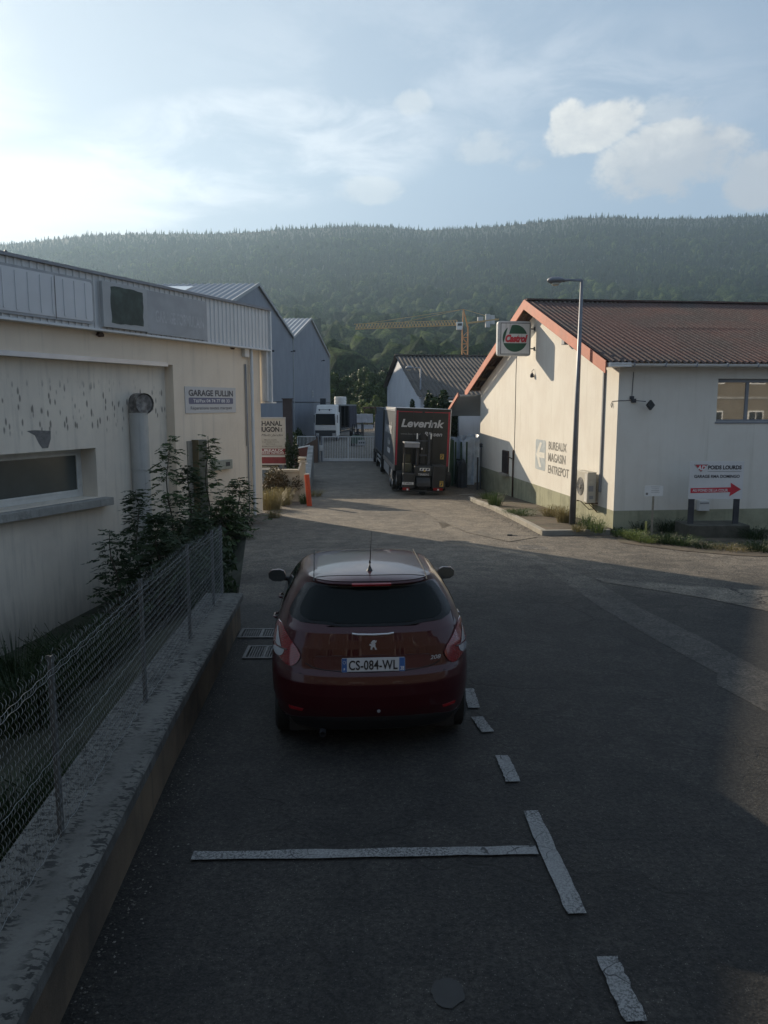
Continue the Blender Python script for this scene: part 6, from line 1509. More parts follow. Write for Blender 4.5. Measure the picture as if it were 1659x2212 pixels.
gq = gnd(607, 1098); clump('dry_grass', 'wispy golden weed stalks left of the cream pillar foot', 'grass', (gq.x, gq.y+1.0, gz(gq.y)), .75, .4, 12, 220, M_DRY, leafy=260, lsize=.04)
gq = gnd(592, 1118); clump('weed', 'low yellow flowering weeds on the corner of the road edge by the garage', 'weed', (gq.x, gq.y, gz(gq.y)), .3, .35, 13, 140, M_DRY, leafy=320, lsize=.04)
# pillar and letterbox arm
py = 31.0; a = atY(647, 1060, py); b = atY(659.5, 1060, py); ptp = atY(0, 993, py).z
pi_ = thing('wall_pillar', 'cream concrete pillar with a double cap at the end of the low wall, beside the red bollard', 'pillar', ((a.x+b.x)/2, py, gz(py)))
M_PIL = P('cream_concrete', (.42, .38, .31), .9, 0, .12, 2, bump=.2)
m = MB(); m.box(a.x, b.x, py, py+.28, gz(py)-.1, ptp-.12); m.build('shaft', M_PIL, pi_, bevel=.015)
for z0_, z1_, o_ in ((ptp-.12, ptp-.04, .05), (ptp+.02, ptp+.10, .04)): m = MB(); m.box(a.x-o_, b.x+o_, py-o_, py+.28+o_, z0_, z1_); m.build('cap', M_PIL, pi_, bevel=.012)
m = MB(); m.box(a.x+.03, b.x-.03, py+.03, py+.25, ptp-.04, ptp+.02); m.build('cap_neck', M_PIL, pi_)
m = MB(); q = atY(644, 1016, py-.1); p = atY(650, 1000, py-.1); m.bar(q, p, .05, .05); q2 = atY(659, 1000.5, py-.1); m.bar(q2, q2+Vector((.12, 0, 0)), .03, .03); m.build('white_stay', M_WHITE, pi_)
a2 = atY(628, 1020, py+.2); m = MB(); m.box(a2.x-.6, a.x-.002, py+.05, py+.25, gz(py)-.1, atY(0, 1020, py).z); m.box(a2.x-.62, a.x-.006, py+.0, py+.3, atY(0, 1020, py).z, atY(0, 1014.5, py).z); m.build('low_wall', M_PIL, pi_)
bq = gnd(669, 1093); btop = atY(662.5, 1025, bq.y)
bol = thing('bollard', 'leaning red cylindrical bollard beside the cream pillar', 'bollard', bq)
br = .098; m = MB(); top_ = Vector((btop.x, bq.y, btop.z)); m.tube([bq-Vector((0, 0, .1)), top_], br, 20); m.build('tube', P('bollard_red', (.50, .07, .025), .55, 0, .1, 3, dirt=(.35, .07, .04), dirt_amt=.5), bol, smooth=True, auto=40)
m = MB(); d = (top_-bq).normalized(); m.tube([top_, top_+d*.025], br*1.01, 20); m.build('top', P('bollard_top', (.42, .34, .28), .7), bol)
gq = gnd(662, 1090); clump('weed', 'pale weeds at the foot of the red bollard', 'weed', (gq.x-.12, gq.y+.25, gz(gq.y)), .45, .25, 14, 120, M_LEAF, leafy=250, lsize=.04)
gq = gnd(690, 1075); clump('weed', 'sparse dry weeds on the lane edge right of the red bollard', 'weed', (gq.x-.25, gq.y+.6, gz(gq.y)), .35, .5, 15, 160, M_DRY, leafy=100, lsize=.03)
#SECTION6
# --- low wall with mesh fence on the left -------------------------------------------------------
COPW = .50
def cop_z(Y): return (gz(0)+.50 if Y < 6 else gz(Y)+.50)
cop = thing('parapet_wall', 'low rendered wall with mottled concrete coping along the parking place', 'wall', (wallx(6)-.15, 6, gz(6)))
Yw = [-1.5, 1, 2.5, 4, 6, 8, 9.5, WEND]
M_COP = P('mossy_coping', (.098, .095, .086), .92, 0, .25, 2.5, bump=.5, bscale=22, obj=False)
def cop_mat():
    nt = M_COP.node_tree; n = N(nt); b = nt.nodes['Principled BSDF']; g = n.geo((1, .8, 1)); src = b.inputs['Base Color'].links[0].from_socket
    sx = n.node('ShaderNodeSeparateXYZ'); n.link(n.geo(), sx.inputs[0]); off = n.math('ADD', sx.outputs[0], n.math('MULTIPLY', sx.outputs[1], .0654)); edge = n.math('ABSOLUTE', n.math('ADD', off, 1.49))
    v = n.noise(n.geo((15, 26, 10)), 1.0, 4, .62, .6); e = n.ramp(v, .50, .57)
    zone = n.ramp(n.math('ADD', edge, n.math('MULTIPLY', n.noise(n.geo(), 2.2, 4), .30)), .15, .27)
    e2 = n.ramp(n.noise(n.geo(), 5, 6, .7), .52, .66)
    c_ = n.mix(n.math('MULTIPLY', e2, .55), src, (.05, .052, .05))
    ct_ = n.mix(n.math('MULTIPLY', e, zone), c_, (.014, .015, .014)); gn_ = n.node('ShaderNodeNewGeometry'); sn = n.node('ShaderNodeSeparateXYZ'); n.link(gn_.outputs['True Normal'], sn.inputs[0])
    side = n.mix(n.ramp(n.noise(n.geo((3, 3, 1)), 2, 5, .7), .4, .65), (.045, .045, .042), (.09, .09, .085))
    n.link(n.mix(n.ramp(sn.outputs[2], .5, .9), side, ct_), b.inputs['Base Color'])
cop_mat()
m = MB(); prof = lambda Y: [(wallx(Y)-COPW-.02, cop_z(Y)-.09), (wallx(Y)-COPW-.02, cop_z(Y)-.01), (wallx(Y)-COPW-.01, cop_z(Y)), (wallx(Y)+.01, cop_z(Y)), (wallx(Y)+.025, cop_z(Y)-.012), (wallx(Y)+.025, cop_z(Y)-.09)]
P_ = [[(x, Y, z) for x, z in prof(Y)] for Y in Yw]; m.grid(P_, wrap=True); m.add(P_[-1], [(0, 1, 2, 3, 4, 5)]); m.add(P_[0], [(5, 4, 3, 2, 1, 0)])
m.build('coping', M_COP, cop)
M_PW = render_wall('parapet_render', (.155, .118, .082), (.055, .047, .040), (.030, .028, .028), .75, .5)
m = MB(); P_ = [[(wallx(Y)-COPW+.03, Y, -3.2), (wallx(Y)-COPW+.03, Y, cop_z(Y)-.09), (wallx(Y)-.02, Y, cop_z(Y)-.09), (wallx(Y)-.02, Y, -3.2)] for Y in Yw[:-1]+[WEND-.03]]
m.grid(P_, wrap=True); m.add(P_[-1], [(0, 1, 2, 3)]); m.add(P_[0], [(3, 2, 1, 0)]); m.build('wall', M_PW, cop)
fence = thing('mesh_fence', 'crimped wire mesh fence with steel posts standing on the low wall', 'fence', (wallx(6)-COPW, 6, gz(6)+.6))
def fx(Y): return wallx(Y)-.25
def fh(Y): return float(np.interp(Y, [0, 4.2, 6.3, 8.3, 10.9], [1.56, 1.53, 1.50, 1.42, 1.22]))
def fzb(Y): return cop_z(Y)+.03
Vs = []; Fs = []; base = 0; Yc = 1.2; i = 0; rg = random.Random(9)
wr = .0016
while Yc < WEND-.02:
    zb, zt = fzb(Yc), fh(Yc)+rg.uniform(.04, .10); nseg = int((zt-zb)/.0105); ph = rg.uniform(-.3, .3); lean = rg.uniform(-.01, .01); pts = []
    for k in range(nseg+1):
        z = zb+(zt-zb)*k/nseg; y = Yc+.0085*math.sin(2*PI*z/.056+ph)+lean*(z-zb); x = fx(y)+.006*math.cos(2*PI*z/.056+ph)
        over = z-(fh(Yc)+.015)
        if over > 0: x -= over*.25; y += over*over*3*(1 if i % 2 else -1)
        pts.append((x, y, z))
    A_ = np.array(pts); n_ = len(A_)
    ring = np.stack([A_+np.array([wr, 0, 0]), A_+np.array([-wr*.5, wr*.87, 0]), A_+np.array([-wr*.5, -wr*.87, 0])], 1).reshape(-1, 3)
    idx = np.arange(n_-1)*3
    for a_, b_ in ((0, 1), (1, 2), (2, 0)): Fs.append(np.stack([idx+a_, idx+b_, idx+3+b_, idx+3+a_], 1)+base)
    Vs.append(ring); base += len(ring); Yc += .040; i += 1
VV = np.concatenate(Vs); inv = np.array(wmat(fence).inverted()); VV = VV @ inv[:3, :3].T+inv[:3, 3]
np_object('mesh', VV, np.concatenate(Fs), [M_WIRE], parent=fence)
for nm, f in (('top_wire', lambda Y: fh(Y)), ('top_wire', lambda Y: fh(Y)-.035), ('middle_wire', lambda Y: (fh(Y)+fzb(Y))/2), ('bottom_wire', lambda Y: fzb(Y)+.02)):
    m = MB(); pts = []
    K = 260
    for k in range(K+1): Y = 1.2+(WEND-1.25)*k/K; pts.append((fx(Y)+.005+.004*math.cos(k*1.3), Y, f(Y)+.004*math.sin(k*1.3)))
    m.tube(pts, .0017, 4); m.build(nm, M_WIRE, fence)
posts = [(93, 1442, 4.2), (306, 1262, 6.3), (415, 1184, 8.3), (469, 1144, WEND-.06)]
for Y in (2.15, 4.2, 6.25, 8.3, 10.0, WEND-.06):
    m = MB(); x = fx(Y); w = .042
    m.box(x-w, x+.004-.012, Y-.004, Y+.004, cop_z(Y)-.06, fh(Y)+.06); m.box(x-.017, x-.009, Y-w*.5, Y+w*.5, cop_z(Y)-.06, fh(Y)+.06)
    m.build('post', P('post_grey', (.075, .08, .08), .7, .1, .2, 5, dirt=(.07, .07, .07), dirt_amt=.5), fence, bevel=.002)
    
# drain grates
def grate(c, ang, L, W, n, label):
    fr_ = Matrix.Translation(c) @ Matrix.Rotation(ang, 4, 'Z'); t = thing('drain_grate', label, 'drain grate'); t.matrix_basis = fr_; t['group'] = 'cast iron drain grates beside the red car'
    M_G = P('grate_iron', (.10, .10, .10), .6, .3, .2, 8)
    m = MB(fr_); m.box(-L/2, L/2, -W/2, -W/2+.04, .002, .03); m.box(-L/2, L/2, W/2-.04, W/2, .002, .03); m.box(-L/2, -L/2+.04, -W/2+.04, W/2-.04, .002, .03); m.box(L/2-.04, L/2, -W/2+.04, W/2-.04, .002, .03); m.box(-.015, .015, -W/2+.04, W/2-.04, .002, .03); m.build('frame', M_G, t)
    m = MB(fr_)
    for k in range(n): x = -L/2+.055+(L-.11)*(k+.5)/n; m.box(x-.007, x+.007, -W/2+.04, W/2-.04, .004, .024)
    m.build('bars', M_G, t)
    m = MB(fr_); m.sheet([(-L/2, -W/2, .003), (L/2, -W/2, .003), (L/2, W/2, .003), (-L/2, W/2, .003)]); m.build('pit', P('pit_black', (.004, .004, .004), 1.), t)
ga_ = gnd(566, 1371); grate(ga_, .02, .62, .42, 16, 'far iron drain grate on the dark asphalt left of the red car')
gb_ = gnd(574, 1412); grate(gb_, .02, .52, .50, 13, 'near iron drain grate on the dark asphalt left of the red car')
# --- saplings between fence and garage -----------------------------------------------------------
def pinnate(V, Fc, T, rng, base, direction, L, lf, tint):
    d = direction/np.linalg.norm(direction); up = np.array([0, 0, 1.]); side = np.cross(d, up); side /= (np.linalg.norm(side)+1e-6); n_ = np.cross(side, d)
    k = 5; p = base.copy()
    for i in range(k+1):
        t = (i+1)/(k+1); pos = base+d*L*t-up*.35*L*t*t
        for s in ((-1, 1) if i < k else (0,)):
            a = side*s*.85+d*(.6 if s else 1)-up*rng.uniform(.1, .5); a /= np.linalg.norm(a); w = np.cross(a, n_+rng.normal(size=3)*.35); w /= (np.linalg.norm(w)+1e-6)
            l = lf*rng.uniform(.75, 1.15)*(1.1 if i in (1, 2, 3) else .85); b = len(V)
            V += [pos, pos+a*l*.35+w*l*.21, pos+a*l*.75+w*l*.13, pos+a*l, pos+a*l*.75-w*l*.13, pos+a*l*.35-w*l*.21]
            Fc += [(b, b+1, b+2, b+5), (b+5, b+2, b+3, b+4)]; T += [min(1, max(0, tint+rng.normal()*.15))]*6
def sapling(label, base, top, nleaf, L, lf, seed, cat='sapling', mat=None, side=1.0, name='ash_sapling'):
    rng = np.random.default_rng(seed); t = thing(name, label, cat, base); H = top-base; V = []; Fc = []; T = []; m = MB()
    ns = 5; pts = [base+H*(i/8)+Vector((.06*math.sin(i*1.3+seed), .06*math.cos(i*1.7), 0)) for i in range(9)]
    m.tube(pts, [.028*(1-i/9)+.004 for i in range(9)], 6)
    for i in range(nleaf):
        f = rng.uniform(.12, 1.0)**.75; j = min(7, int(f*8)); q = pts[j].lerp(pts[j+1], f*8-j if f < 1 else 1); a = rng.uniform(0, 6.28)
        out = rng.uniform(0, 1)*side*(1-f)*1.0; o = np.array(q)+np.array([math.cos(a)*out, math.sin(a)*out, -out*.15])
        if out > .25 and rng.uniform() < .35: m.tube([q, Vector(o)], [.007, .003], 4)
        dr = np.array([math.cos(a), math.sin(a), rng.uniform(-.25, .65)]); pinnate(V, Fc, T, rng, o, dr, L*rng.uniform(.7, 1.15)*(1-.35*f), lf*(1-.3*f), rng.uniform(.1, .8))
    inv = np.array(wmat(t).inverted()) if t.parent else None
    V = np.array(V)-np.array(base); o = np_object('leaves', V, np.array(Fc), [mat or M_LEAFD], colors=np.array(T), parent=t); m.build('stem', M_BARK, t, smooth=True); return t
def sb(x, yb_, Y, yt, xt=None):
    b = atY(x, 1200, Y); b.z = zyard(b.x, Y); tp = atY(xt or x, yt, Y); return b, tp
specs = [(370, 1240, 19.0, 945, 362, 62, 'tall sapling before the grey strip of the garage wall', 1.1), (455, 1200, 21.5, 942, 445, 58, 'tall sapling whose top hides the utility cabinet and meter box', .9),
         (300, 1260, 18.0, 1060, 292, 60, 'low leafy sapling in front of the garage flue', 1.2), (520, 1150, 23.5, 1035, 515, 56, 'bushy sapling at the foot of the garage drainpipe', .9),
         (410, 1200, 20.0, 1010, 408, 70, 'dense sapling in the middle of the thicket by the garage', 1.3), (262, 1230, 16.5, 1145, 236, 40, 'small drooping sapling at the left end of the thicket', .8),
         (345, 1200, 16.8, 1110, 340, 80, 'wide low sapling filling the thicket just beyond the fence', 1.4), (480, 1200, 20.5, 1075, 485, 70, 'leafy sapling between the cabinet and the drainpipe', 1.2), (430, 1230, 17.5, 1120, 425, 70, 'wide dark sapling behind the far end of the mesh fence', 1.3),
         (395, 1230, 16.0, 1165, 390, 60, 'lowest dark sapling of the thicket, next to the fence mesh', 1.2)]
for i, (x, yb_, Y, yt, xt, n_, lab, sd) in enumerate(specs):
    b, tp = sb(x, yb_, Y, yt, xt); sapling(lab, b, tp, int(n_*2.3), .46, .155, 60+i, side=sd, mat=M_LEAF if i in (0, 1, 3, 7) else M_LEAFD)
for (x0, x1, ytp, Y, sd, n_, lab) in ((262, 420, 1120, 17.5, 401, 2600, 'dark leafy bush low in front of the garage flue, behind the fence'), (370, 545, 1085, 21.0, 402, 3200, 'dark leafy bush round the foot of the utility cabinet'), (400, 490, 1150, 14.0, 403, 1500, 'dark bush pressed against the far end of the mesh fence')):
    a = atY(x0, ytp, Y); b = atY(x1, ytp, Y); zlow = zyard((a.x+b.x)/2, Y)
    hedge('bush', lab, 'bush', (a.x, b.x, Y-.5, Y+.9, zlow, a.z), n_, .13, sd, M_LEAFD, 26)
rg = random.Random(2)
for i, (x, Y) in enumerate([(40, 12.5), (110, 13.2), (175, 14.0), (235, 15.2), (20, 9.5), (75, 8.2), (150, 10.2), (30, 15.0)]):
    p = atY(x, 1400, Y); p.z = zyard(p.x, Y)
    nm = ['leftmost tall weeds at the foot of the garage window wall', 'tall dark weeds below the garage window sill, second from the left edge', 'tall dark weeds under the window sill end', 'weeds at the wall foot left of the thicket', 'weeds behind the fence at the left picture edge', 'low weeds close behind the nearest tall fence post', 'weeds behind the mesh between the two nearest posts', 'weeds against the garage wall at the far left'][i]
    clump('weed', nm, 'weed', p, rg.uniform(.7, 1.1), rg.uniform(.6, .9), 30+i, 380, M_LEAFD, 'weeds behind the mesh fence', leafy=300, lsize=.06)
for i, (x, y, h, r, mt_, n_) in enumerate([(1070,1092,.55,.4,M_LEAF,200),(1052,1078,.35,.4,M_LEAF,120),(1127,1112,.22,.6,M_LEAF,200),(1110,1108,.15,.5,M_LEAF,120),(1190,1115,.38,.4,M_DRY,220),(1218,1128,.55,.32,M_DRY,260),(1268,1145,.5,.35,M_LEAF,150),(1292,1150,.4,.3,M_LEAFY,120),(1250,1148,.25,.25,M_DRY,100)]):
    p = gnd(x, y, .11); lab = ['bright green weed against the shaded end of the kerbed island','small weeds at the far tip of the kerbed island','creeping green weeds across the middle of the island','thin creeping weeds beside the standpipe','dry grass tuft by the painted wall sign','taller dry grass tuft left of the lamp post foot','leafy weed under the air conditioning unit','yellow-green weed at the workshop corner','short dry tuft right at the lamp post foot'][i]
    clump('weed', lab, 'weed', p, h, r, 70+i, n_, mt_, 'weeds on the kerbed island', leafy=n_, lsize=.045)
for i, (x, y, h, r, mt_, n_) in enumerate([(1345,1160,0.22,0.36,M_LEAF,200),(1372,1166,0.31,0.41,M_LEAFY,300),(1402,1172,0.22,0.45,M_LEAFY,260),(1440,1174,0.31,0.45,M_LEAFD,260),(1475,1178,0.28,0.45,M_LEAF,220),(1520,1184,0.19,0.45,M_LEAFD,200),(1580,1188,0.15,0.54,M_DRY,200),(1640,1190,0.31,0.54,M_LEAFD,260),(1445,1150,0.43,0.45,M_LEAFD,260),(1380,1148,0.37,0.36,M_LEAFD,200),(1336,1152,0.19,0.27,M_LEAFD,120),(1630,1165,0.37,0.45,M_LEAFD,240)]):
    p = gnd(x, y); lab = ['green weeds right beside the workshop corner','bright yellow-green weeds before the yellow stake','yellow-green grass spilling onto the road by the stake','dark weeds between notice stake and planter','weeds at the left foot of the concrete planter','dark weeds at the front of the concrete planter','dry fallen grass in front of the planter right half','dark weeds at the right picture edge on the road side','tall dark weeds against the wall left of the planter','tall dark weeds behind the yellow stake','short dark weeds at the wall foot by the corner','dark weeds between planter and right picture edge'][i]
    clump('weed', lab, 'weed', p, h, r, 90+i, n_, mt_, 'weeds along the shaded workshop wall', leafy=n_, lsize=.045)
sl = flat_sheet('verge', [(1322,1152),(1340,1172),(1400,1180),(1480,1190),(1600,1200),(1760,1205),(1760,1150),(1600,1140),(1400,1130),(1330,1135)], .012, M_SOIL); tag(sl, kind='structure')
# litter
q = gnd(1105, 1158); m = MB(Matrix.Translation(q)); m.box(-.12, .02, -.03, .03, .01, .05); m.box(.02, .16, -.02, .02, .01, .025); o = m.build('litter', M_BLACK, bevel=.006); tag(o, 'scrap of black litter lying in the sunlit lane above the manhole', 'litter')
q = gnd(1009, 1069.5); m = MB(Matrix.Translation(q)); m.prism([(-.35, -.02), (-.1, -.06), (.3, -.03), (.36, .03), (.0, .06), (-.33, .03)], (0, 0, .02), (1, 0, 0), (0, 1, 0), 0, .02); o = m.build('broken_slab', M_CONC); tag(o, 'flat pale slab on the ground behind the black lorry', 'slab')
#SECTION7

# grit and small stones gathered along the wall foot and in the lane
def grit():
    rng = np.random.default_rng(77); v, f = ico(0) if False else (np.array([(1,0,0),(0,1,0),(-1,0,0),(0,-1,0),(0,0,.8),(0,0,-.3)]), np.array([(0,1,4),(1,2,4),(2,3,4),(3,0,4),(1,0,5),(2,1,5),(3,2,5),(0,3,5)]))
    VV = []; FF = []; TT = []; k = 0
    def put(x, y, r, dz=0.0):
        nonlocal k
        a = rng.uniform(0, 6.28); c, d = math.cos(a), math.sin(a); q = v*rng.uniform(.6, 1.3, size=(1, 3))*r
        VV.append(np.stack([q[:, 0]*c-q[:, 1]*d+x, q[:, 0]*d+q[:, 1]*c+y, q[:, 2]*.7+gz(y)+dz+.003], 1)); FF.append(f+6*k); TT.append(np.full(6, rng.uniform(0, 1))); k += 1
    for i in range(900): y = rng.uniform(2.3, WEND); put(wallx(y)+abs(rng.normal())*.10+.01, y, rng.uniform(.003, .010))
    for i in range(1300): y = rng.uniform(2.5, 12); put(rng.uniform(wallx(y)+.1, 4.5), y, rng.uniform(.0015, .0045))
    for i in range(700): y = rng.uniform(13, 21); put(rng.uniform(3, 12), y, rng.uniform(.006, .02), .01)
    for i in range(500): t = rng.uniform(0, 1); p = KW[0].lerp(KW[-1], t); put(p.x-abs(rng.normal())*.25, p.y, rng.uniform(.006, .02))
    o = np_object('gravel', np.concatenate(VV), np.concatenate(FF), [leafmat('grit_stone', (.05, .048, .044), (.19, .18, .165), (.10, .095, .085), 0, .9)], colors=np.concatenate(TT)); tag(o, 'fine grit and small stones scattered on the asphalt', 'gravel', kind='stuff')
grit()
# --- red hatchback ---------------------------------------------------------------------------------
cpos = Vector((-.085, 6.27, 0)); cang = math.atan2(.072, 1)
fcar = Matrix.Translation((cpos.x, cpos.y, -.015)) @ Matrix.Rotation(cang, 4, 'Z') @ Matrix.Rotation(math.radians(-.6), 4, 'X')
car = thing('parked_car', 'dark red small hatchback seen from behind, parked in the marked bay, plate CS-084-WL', 'car'); car.matrix_basis = fcar
def carpaint():
    m, nt, b = newmat('dark_red_paint'); n = N(nt); g = n.pos()
    fl = n.vor(g, 900, 'F1', 'Color'); sp = n.node('ShaderNodeSeparateColor'); n.link(fl, sp.inputs[0])
    c = n.mix(n.math('MULTIPLY', sp.outputs[0], .5), (.030, .0012, .004), (.058, .004, .008))
    s = n.node('ShaderNodeSeparateXYZ'); n.link(g, s.inputs[0])
    dirt = n.math('MULTIPLY', n.ramp(n.math('ADD', s.outputs[2], n.math('MULTIPLY', n.noise(g, 6, 5), .25)), .62, .28), .55)
    c = n.mix(dirt, c, (.018, .012, .011)); n.link(c, b.inputs['Base Color']); b.inputs['Metallic'].default_value = .25
    n.link(n.ramp(dirt, 0, .5, .32, .7), b.inputs['Roughness']); b.inputs['Coat Weight'].default_value = .75; b.inputs['Coat Roughness'].default_value = .04; b.inputs['Specular IOR Level'].default_value = .25
    return m
M_CAR = carpaint()
#        z    halfw  yrear  yfront  rdepth fdepth nexp
LV = [(.17, .74, .20, 3.80, .8, .7, 3.2), (.22, .80, .10, 3.88, .8, .7, 3.2), (.32, .845, .035, 3.94, .85, .75, 3.1), (.42, .865, .008, 3.96, .85, .8, 3.0),
      (.52, .872, .0, 3.96, .85, .85, 3.0), (.60, .873, .005, 3.94, .85, .9, 3.0), (.66, .872, .022, 3.92, .85, .9, 3.0), (.70, .868, .062, 3.88, .80, .95, 3.1),
      (.78, .862, .085, 3.78, .80, 1.0, 3.2), (.86, .850, .100, 3.62, .80, 1.0, 3.2), (.93, .828, .118, 3.30, .80, 1.1, 3.2), (.985, .815, .135, 2.98, .80, 1.0, 3.2),
      (1.03, .795, .165, 2.82, .82, 1.0, 3.2), (1.10, .775, .215, 2.66, .84, .9, 3.2), (1.20, .735, .285, 2.45, .86, .85, 3.2), (1.30, .682, .350, 2.24, .86, .8, 3.2),
      (1.365, .635, .385, 2.10, .86, .75, 3.2), (1.395, .605, .365, 2.02, .84, .7, 3.2), (1.418, .575, .335, 1.94, .8, .7, 3.2), (1.435, .510, .375, 1.85, .75, .6, 3.0),
      (1.450, .43, .50, 1.75, .7, .5, 2.8), (1.462, .33, .70, 1.62, .55, .4, 2.6), (1.470, .20, .95, 1.50, .35, .25, 2.4), (1.473, .02, 1.2, 1.30, .04, .04, 2.0)]
LVA = np.array(LV)
def lvl(z): return [float(np.interp(z, LVA[:, 0], LVA[:, i])) for i in range(1, 7)]
def outline(z, n=22):
    w, yr, yf, rd, fd, e = lvl(z); rd = min(rd, (yf-yr)/2); fd = min(fd, (yf-yr)/2); pts = []
    for i in range(n+1):
        a = PI/2*i/n; x = w*math.sin(a)**(2/e) if i else 0.; y = yr+rd*(1-math.cos(a)**(2/e)) if i < n else yr+rd; pts.append((x, y))
    for i in range(1, 6): pts.append((w, yr+rd+(yf-fd-yr-rd)*i/5))
    for i in range(1, n+1):
        a = PI/2*(1-i/n); x = w*math.sin(a)**(2/e) if i < n else 0.; y = yf-fd*(1-math.cos(a)**(2/e)); pts.append((x, y))
    return pts
_oc = {}
def surf(s, z, lift=0.0):
    """point on the body at arc length s (right positive) from the middle of the tail, at height z"""
    k = round(z, 4)
    if k not in _oc:
        p = np.array(outline(z, 40)[:46]); L = np.concatenate([[0], np.cumsum(np.hypot(*(p[1:]-p[:-1]).T))]); _oc[k] = (p, L)
    p, L = _oc[k]; a = abs(s); x = float(np.interp(a, L, p[:, 0])); y = float(np.interp(a, L, p[:, 1]))
    if lift:
        x2 = float(np.interp(a+.01, L, p[:, 0])); y2 = float(np.interp(a+.01, L, p[:, 1])); x1 = float(np.interp(max(0, a-.01), L, p[:, 0])); y1 = float(np.interp(max(0, a-.01), L, p[:, 1]))
        tx_, ty_ = x2-x1, y2-y1; l = math.hypot(tx_, ty_) or 1; nx, ny = ty_/l, -tx_/l
        dyz = (lvl(z+.01)[1]-lvl(z-.01)[1])/.02; nz = -min(1.2, max(-1.2, dyz))*ny*-1 if False else max(-.9, min(.9, dyz))
        q = 1/math.sqrt(1+nz*nz); x += nx*lift*q; y += ny*lift*q; z = z+nz*lift*q
    return ((x if s >= 0 else -x), y, z)
m = MB(fcar); zs = sorted(set([round(v, 4) for v in np.concatenate([np.arange(.17, 1.44, .022), LVA[:, 0]])])); P_ = []
for z in zs:
    o_ = outline(z); P_.append([(x, y, z) for x, y in o_]+[(-x, y, z) for x, y in o_[-2:0:-1]])
m.grid(P_, wrap=True, flip=False); m.add(P_[-1], [tuple(range(len(P_[-1])))]); m.add(P_[0], [tuple(range(len(P_[0])-1, -1, -1))])
cbody = m.build('body', M_CAR, car, smooth=True, auto=50)
def patch(rows, lift, mat, name, parent=None, M=14, mi=None, rim=True, smooth=True):
    """rows: (z, sL, sR) from low to high, draped on the body"""
    z = [r[0] for r in rows]; m = MB(fcar); P_ = []; NZ = 18
    for i in range(NZ+1):
        zz = z[0]+(z[-1]-z[0])*i/NZ; a = float(np.interp(zz, z, [r[1] for r in rows])); b = float(np.interp(zz, z, [r[2] for r in rows]))
        P_.append([surf(a+(b-a)*j/M, zz, lift) for j in range(M+1)])
    m.grid(P_)
    if rim:
        edge = P_[0]+[r[-1] for r in P_[1:]]+P_[-1][-2::-1]+[r[0] for r in P_[-2:0:-1]]
        cx = sum(p[0] for p in edge)/len(edge); low = []
        for p in edge: low.append((p[0]*(.998 if True else 1), p[1]+lift*1.5, p[2]))
        m.grid([edge, low], wrap=True, flip=True)
    return m.build(name, mat, parent or car, smooth=smooth, auto=40)
# rear window: black surround and glass
M_PB = P('gloss_black', (.006, .006, .007), .2, 0, .1, 2, spec=.25)
gz_ = [(1.035, -.36, .36), (1.05, -.60, .60), (1.075, -.75, .75), (1.11, -.80, .80), (1.16, -.785, .785), (1.25, -.725, .725), (1.33, -.655, .655), (1.362, -.615, .615), (1.375, -.56, .56)]
rwin = patch(gz_, .006, M_PB, 'rear_window', M=30)
patch([(1.06, -.30, .30), (1.075, -.52, .52), (1.10, -.62, .62), (1.16, -.64, .64), (1.25, -.60, .60), (1.32, -.55, .55), (1.352, -.49, .49)], .010, glassmat('rear_glass', (.005, .008, .008), .05, .14), 'glass', rwin, M=26, rim=False)
# spoiler lip with third brake light, roof lines
m = MB(fcar); P_ = []
for i in range(41):
    s = -.56+1.12*i/40; p = Vector(surf(s, 1.400)); k = 1-(abs(s)/.56)**4; wob = .012*math.cos(s*14)*k
    P_.append([(p.x, p.y+.02, 1.366), (p.x, p.y-.045*k-.004+wob*0, 1.388), (p.x, p.y-.05*k-.004, 1.400), (p.x, p.y+.05, 1.423+.004*k), (p.x*.99, p.y+.14, 1.437+.002*k)])
m.grid(P_, flip=True); m.build('spoiler', M_CAR, car, smooth=True)
m = MB(fcar); P_ = []
for i in range(13):
    s = -.165+.33*i/12; p = Vector(surf(s, 1.40)); P_.append([(s, p.y-.057, 1.381), (s, p.y-.062, 1.398), (s, p.y-.04, 1.404)])
m.grid(P_, flip=True); m.build('brake_light', P('brake_red', (.22, .01, .014), .15), car)
def roofz(x, y):
    lo, hi = 1.40, 1.472
    for _ in range(24):
        mid = (lo+hi)/2; w, yr, yf, rd, fd, e = lvl(mid); rd = min(rd, (yf-yr)/2); ax_ = abs(x)
        if ax_ < w:
            y0_ = yr+rd*(1-(1-(ax_/w)**e)**(1/e)) ; inside = y >= y0_
        else: inside = False
        if inside: lo = mid
        else: hi = mid
    return lo
M_SEAM = P('black_seam', (.006, .006, .006), .7)
for s in (-1, 1):
    pts = [(s*(.485+.02*(k/14)), .45+1.35*k/14) for k in range(15)]; m = MB(fcar); m.tube([(x, y, roofz(x, y)+.001) for x, y in pts], .0055, 5); m.build('roof_trim', M_SEAM, car)
m = MB(fcar); pts = [(-.47+.94*k/20, .52-.05*abs(k-10)/10*0-.06*(1-((k-10)/10)**2)) for k in range(21)]; m.tube([(x, y, roofz(x, y)+.0005) for x, y in pts], .0035, 5); m.build('tailgate_seam', M_SEAM, car)
# aerial
m = MB(fcar); zr = roofz(0, .62); m.lathe([(.030, zr-.003), (.020, zr+.012), (.010, zr+.035), (.004, zr+.06), (0, zr+.06)], (0, .62, 0), 'z', 12); m.tube([(0, .62, zr+.03), (.004, .60, zr+.12), (.012, .555, zr+.36)], [.0055, .004, .0022], 6)
m.lathe([(0, 0), (.011, .018), (0, .05)], (.001, .612, zr+.055), 'z', 8); m.build('aerial', M_BLACK, car, smooth=True)
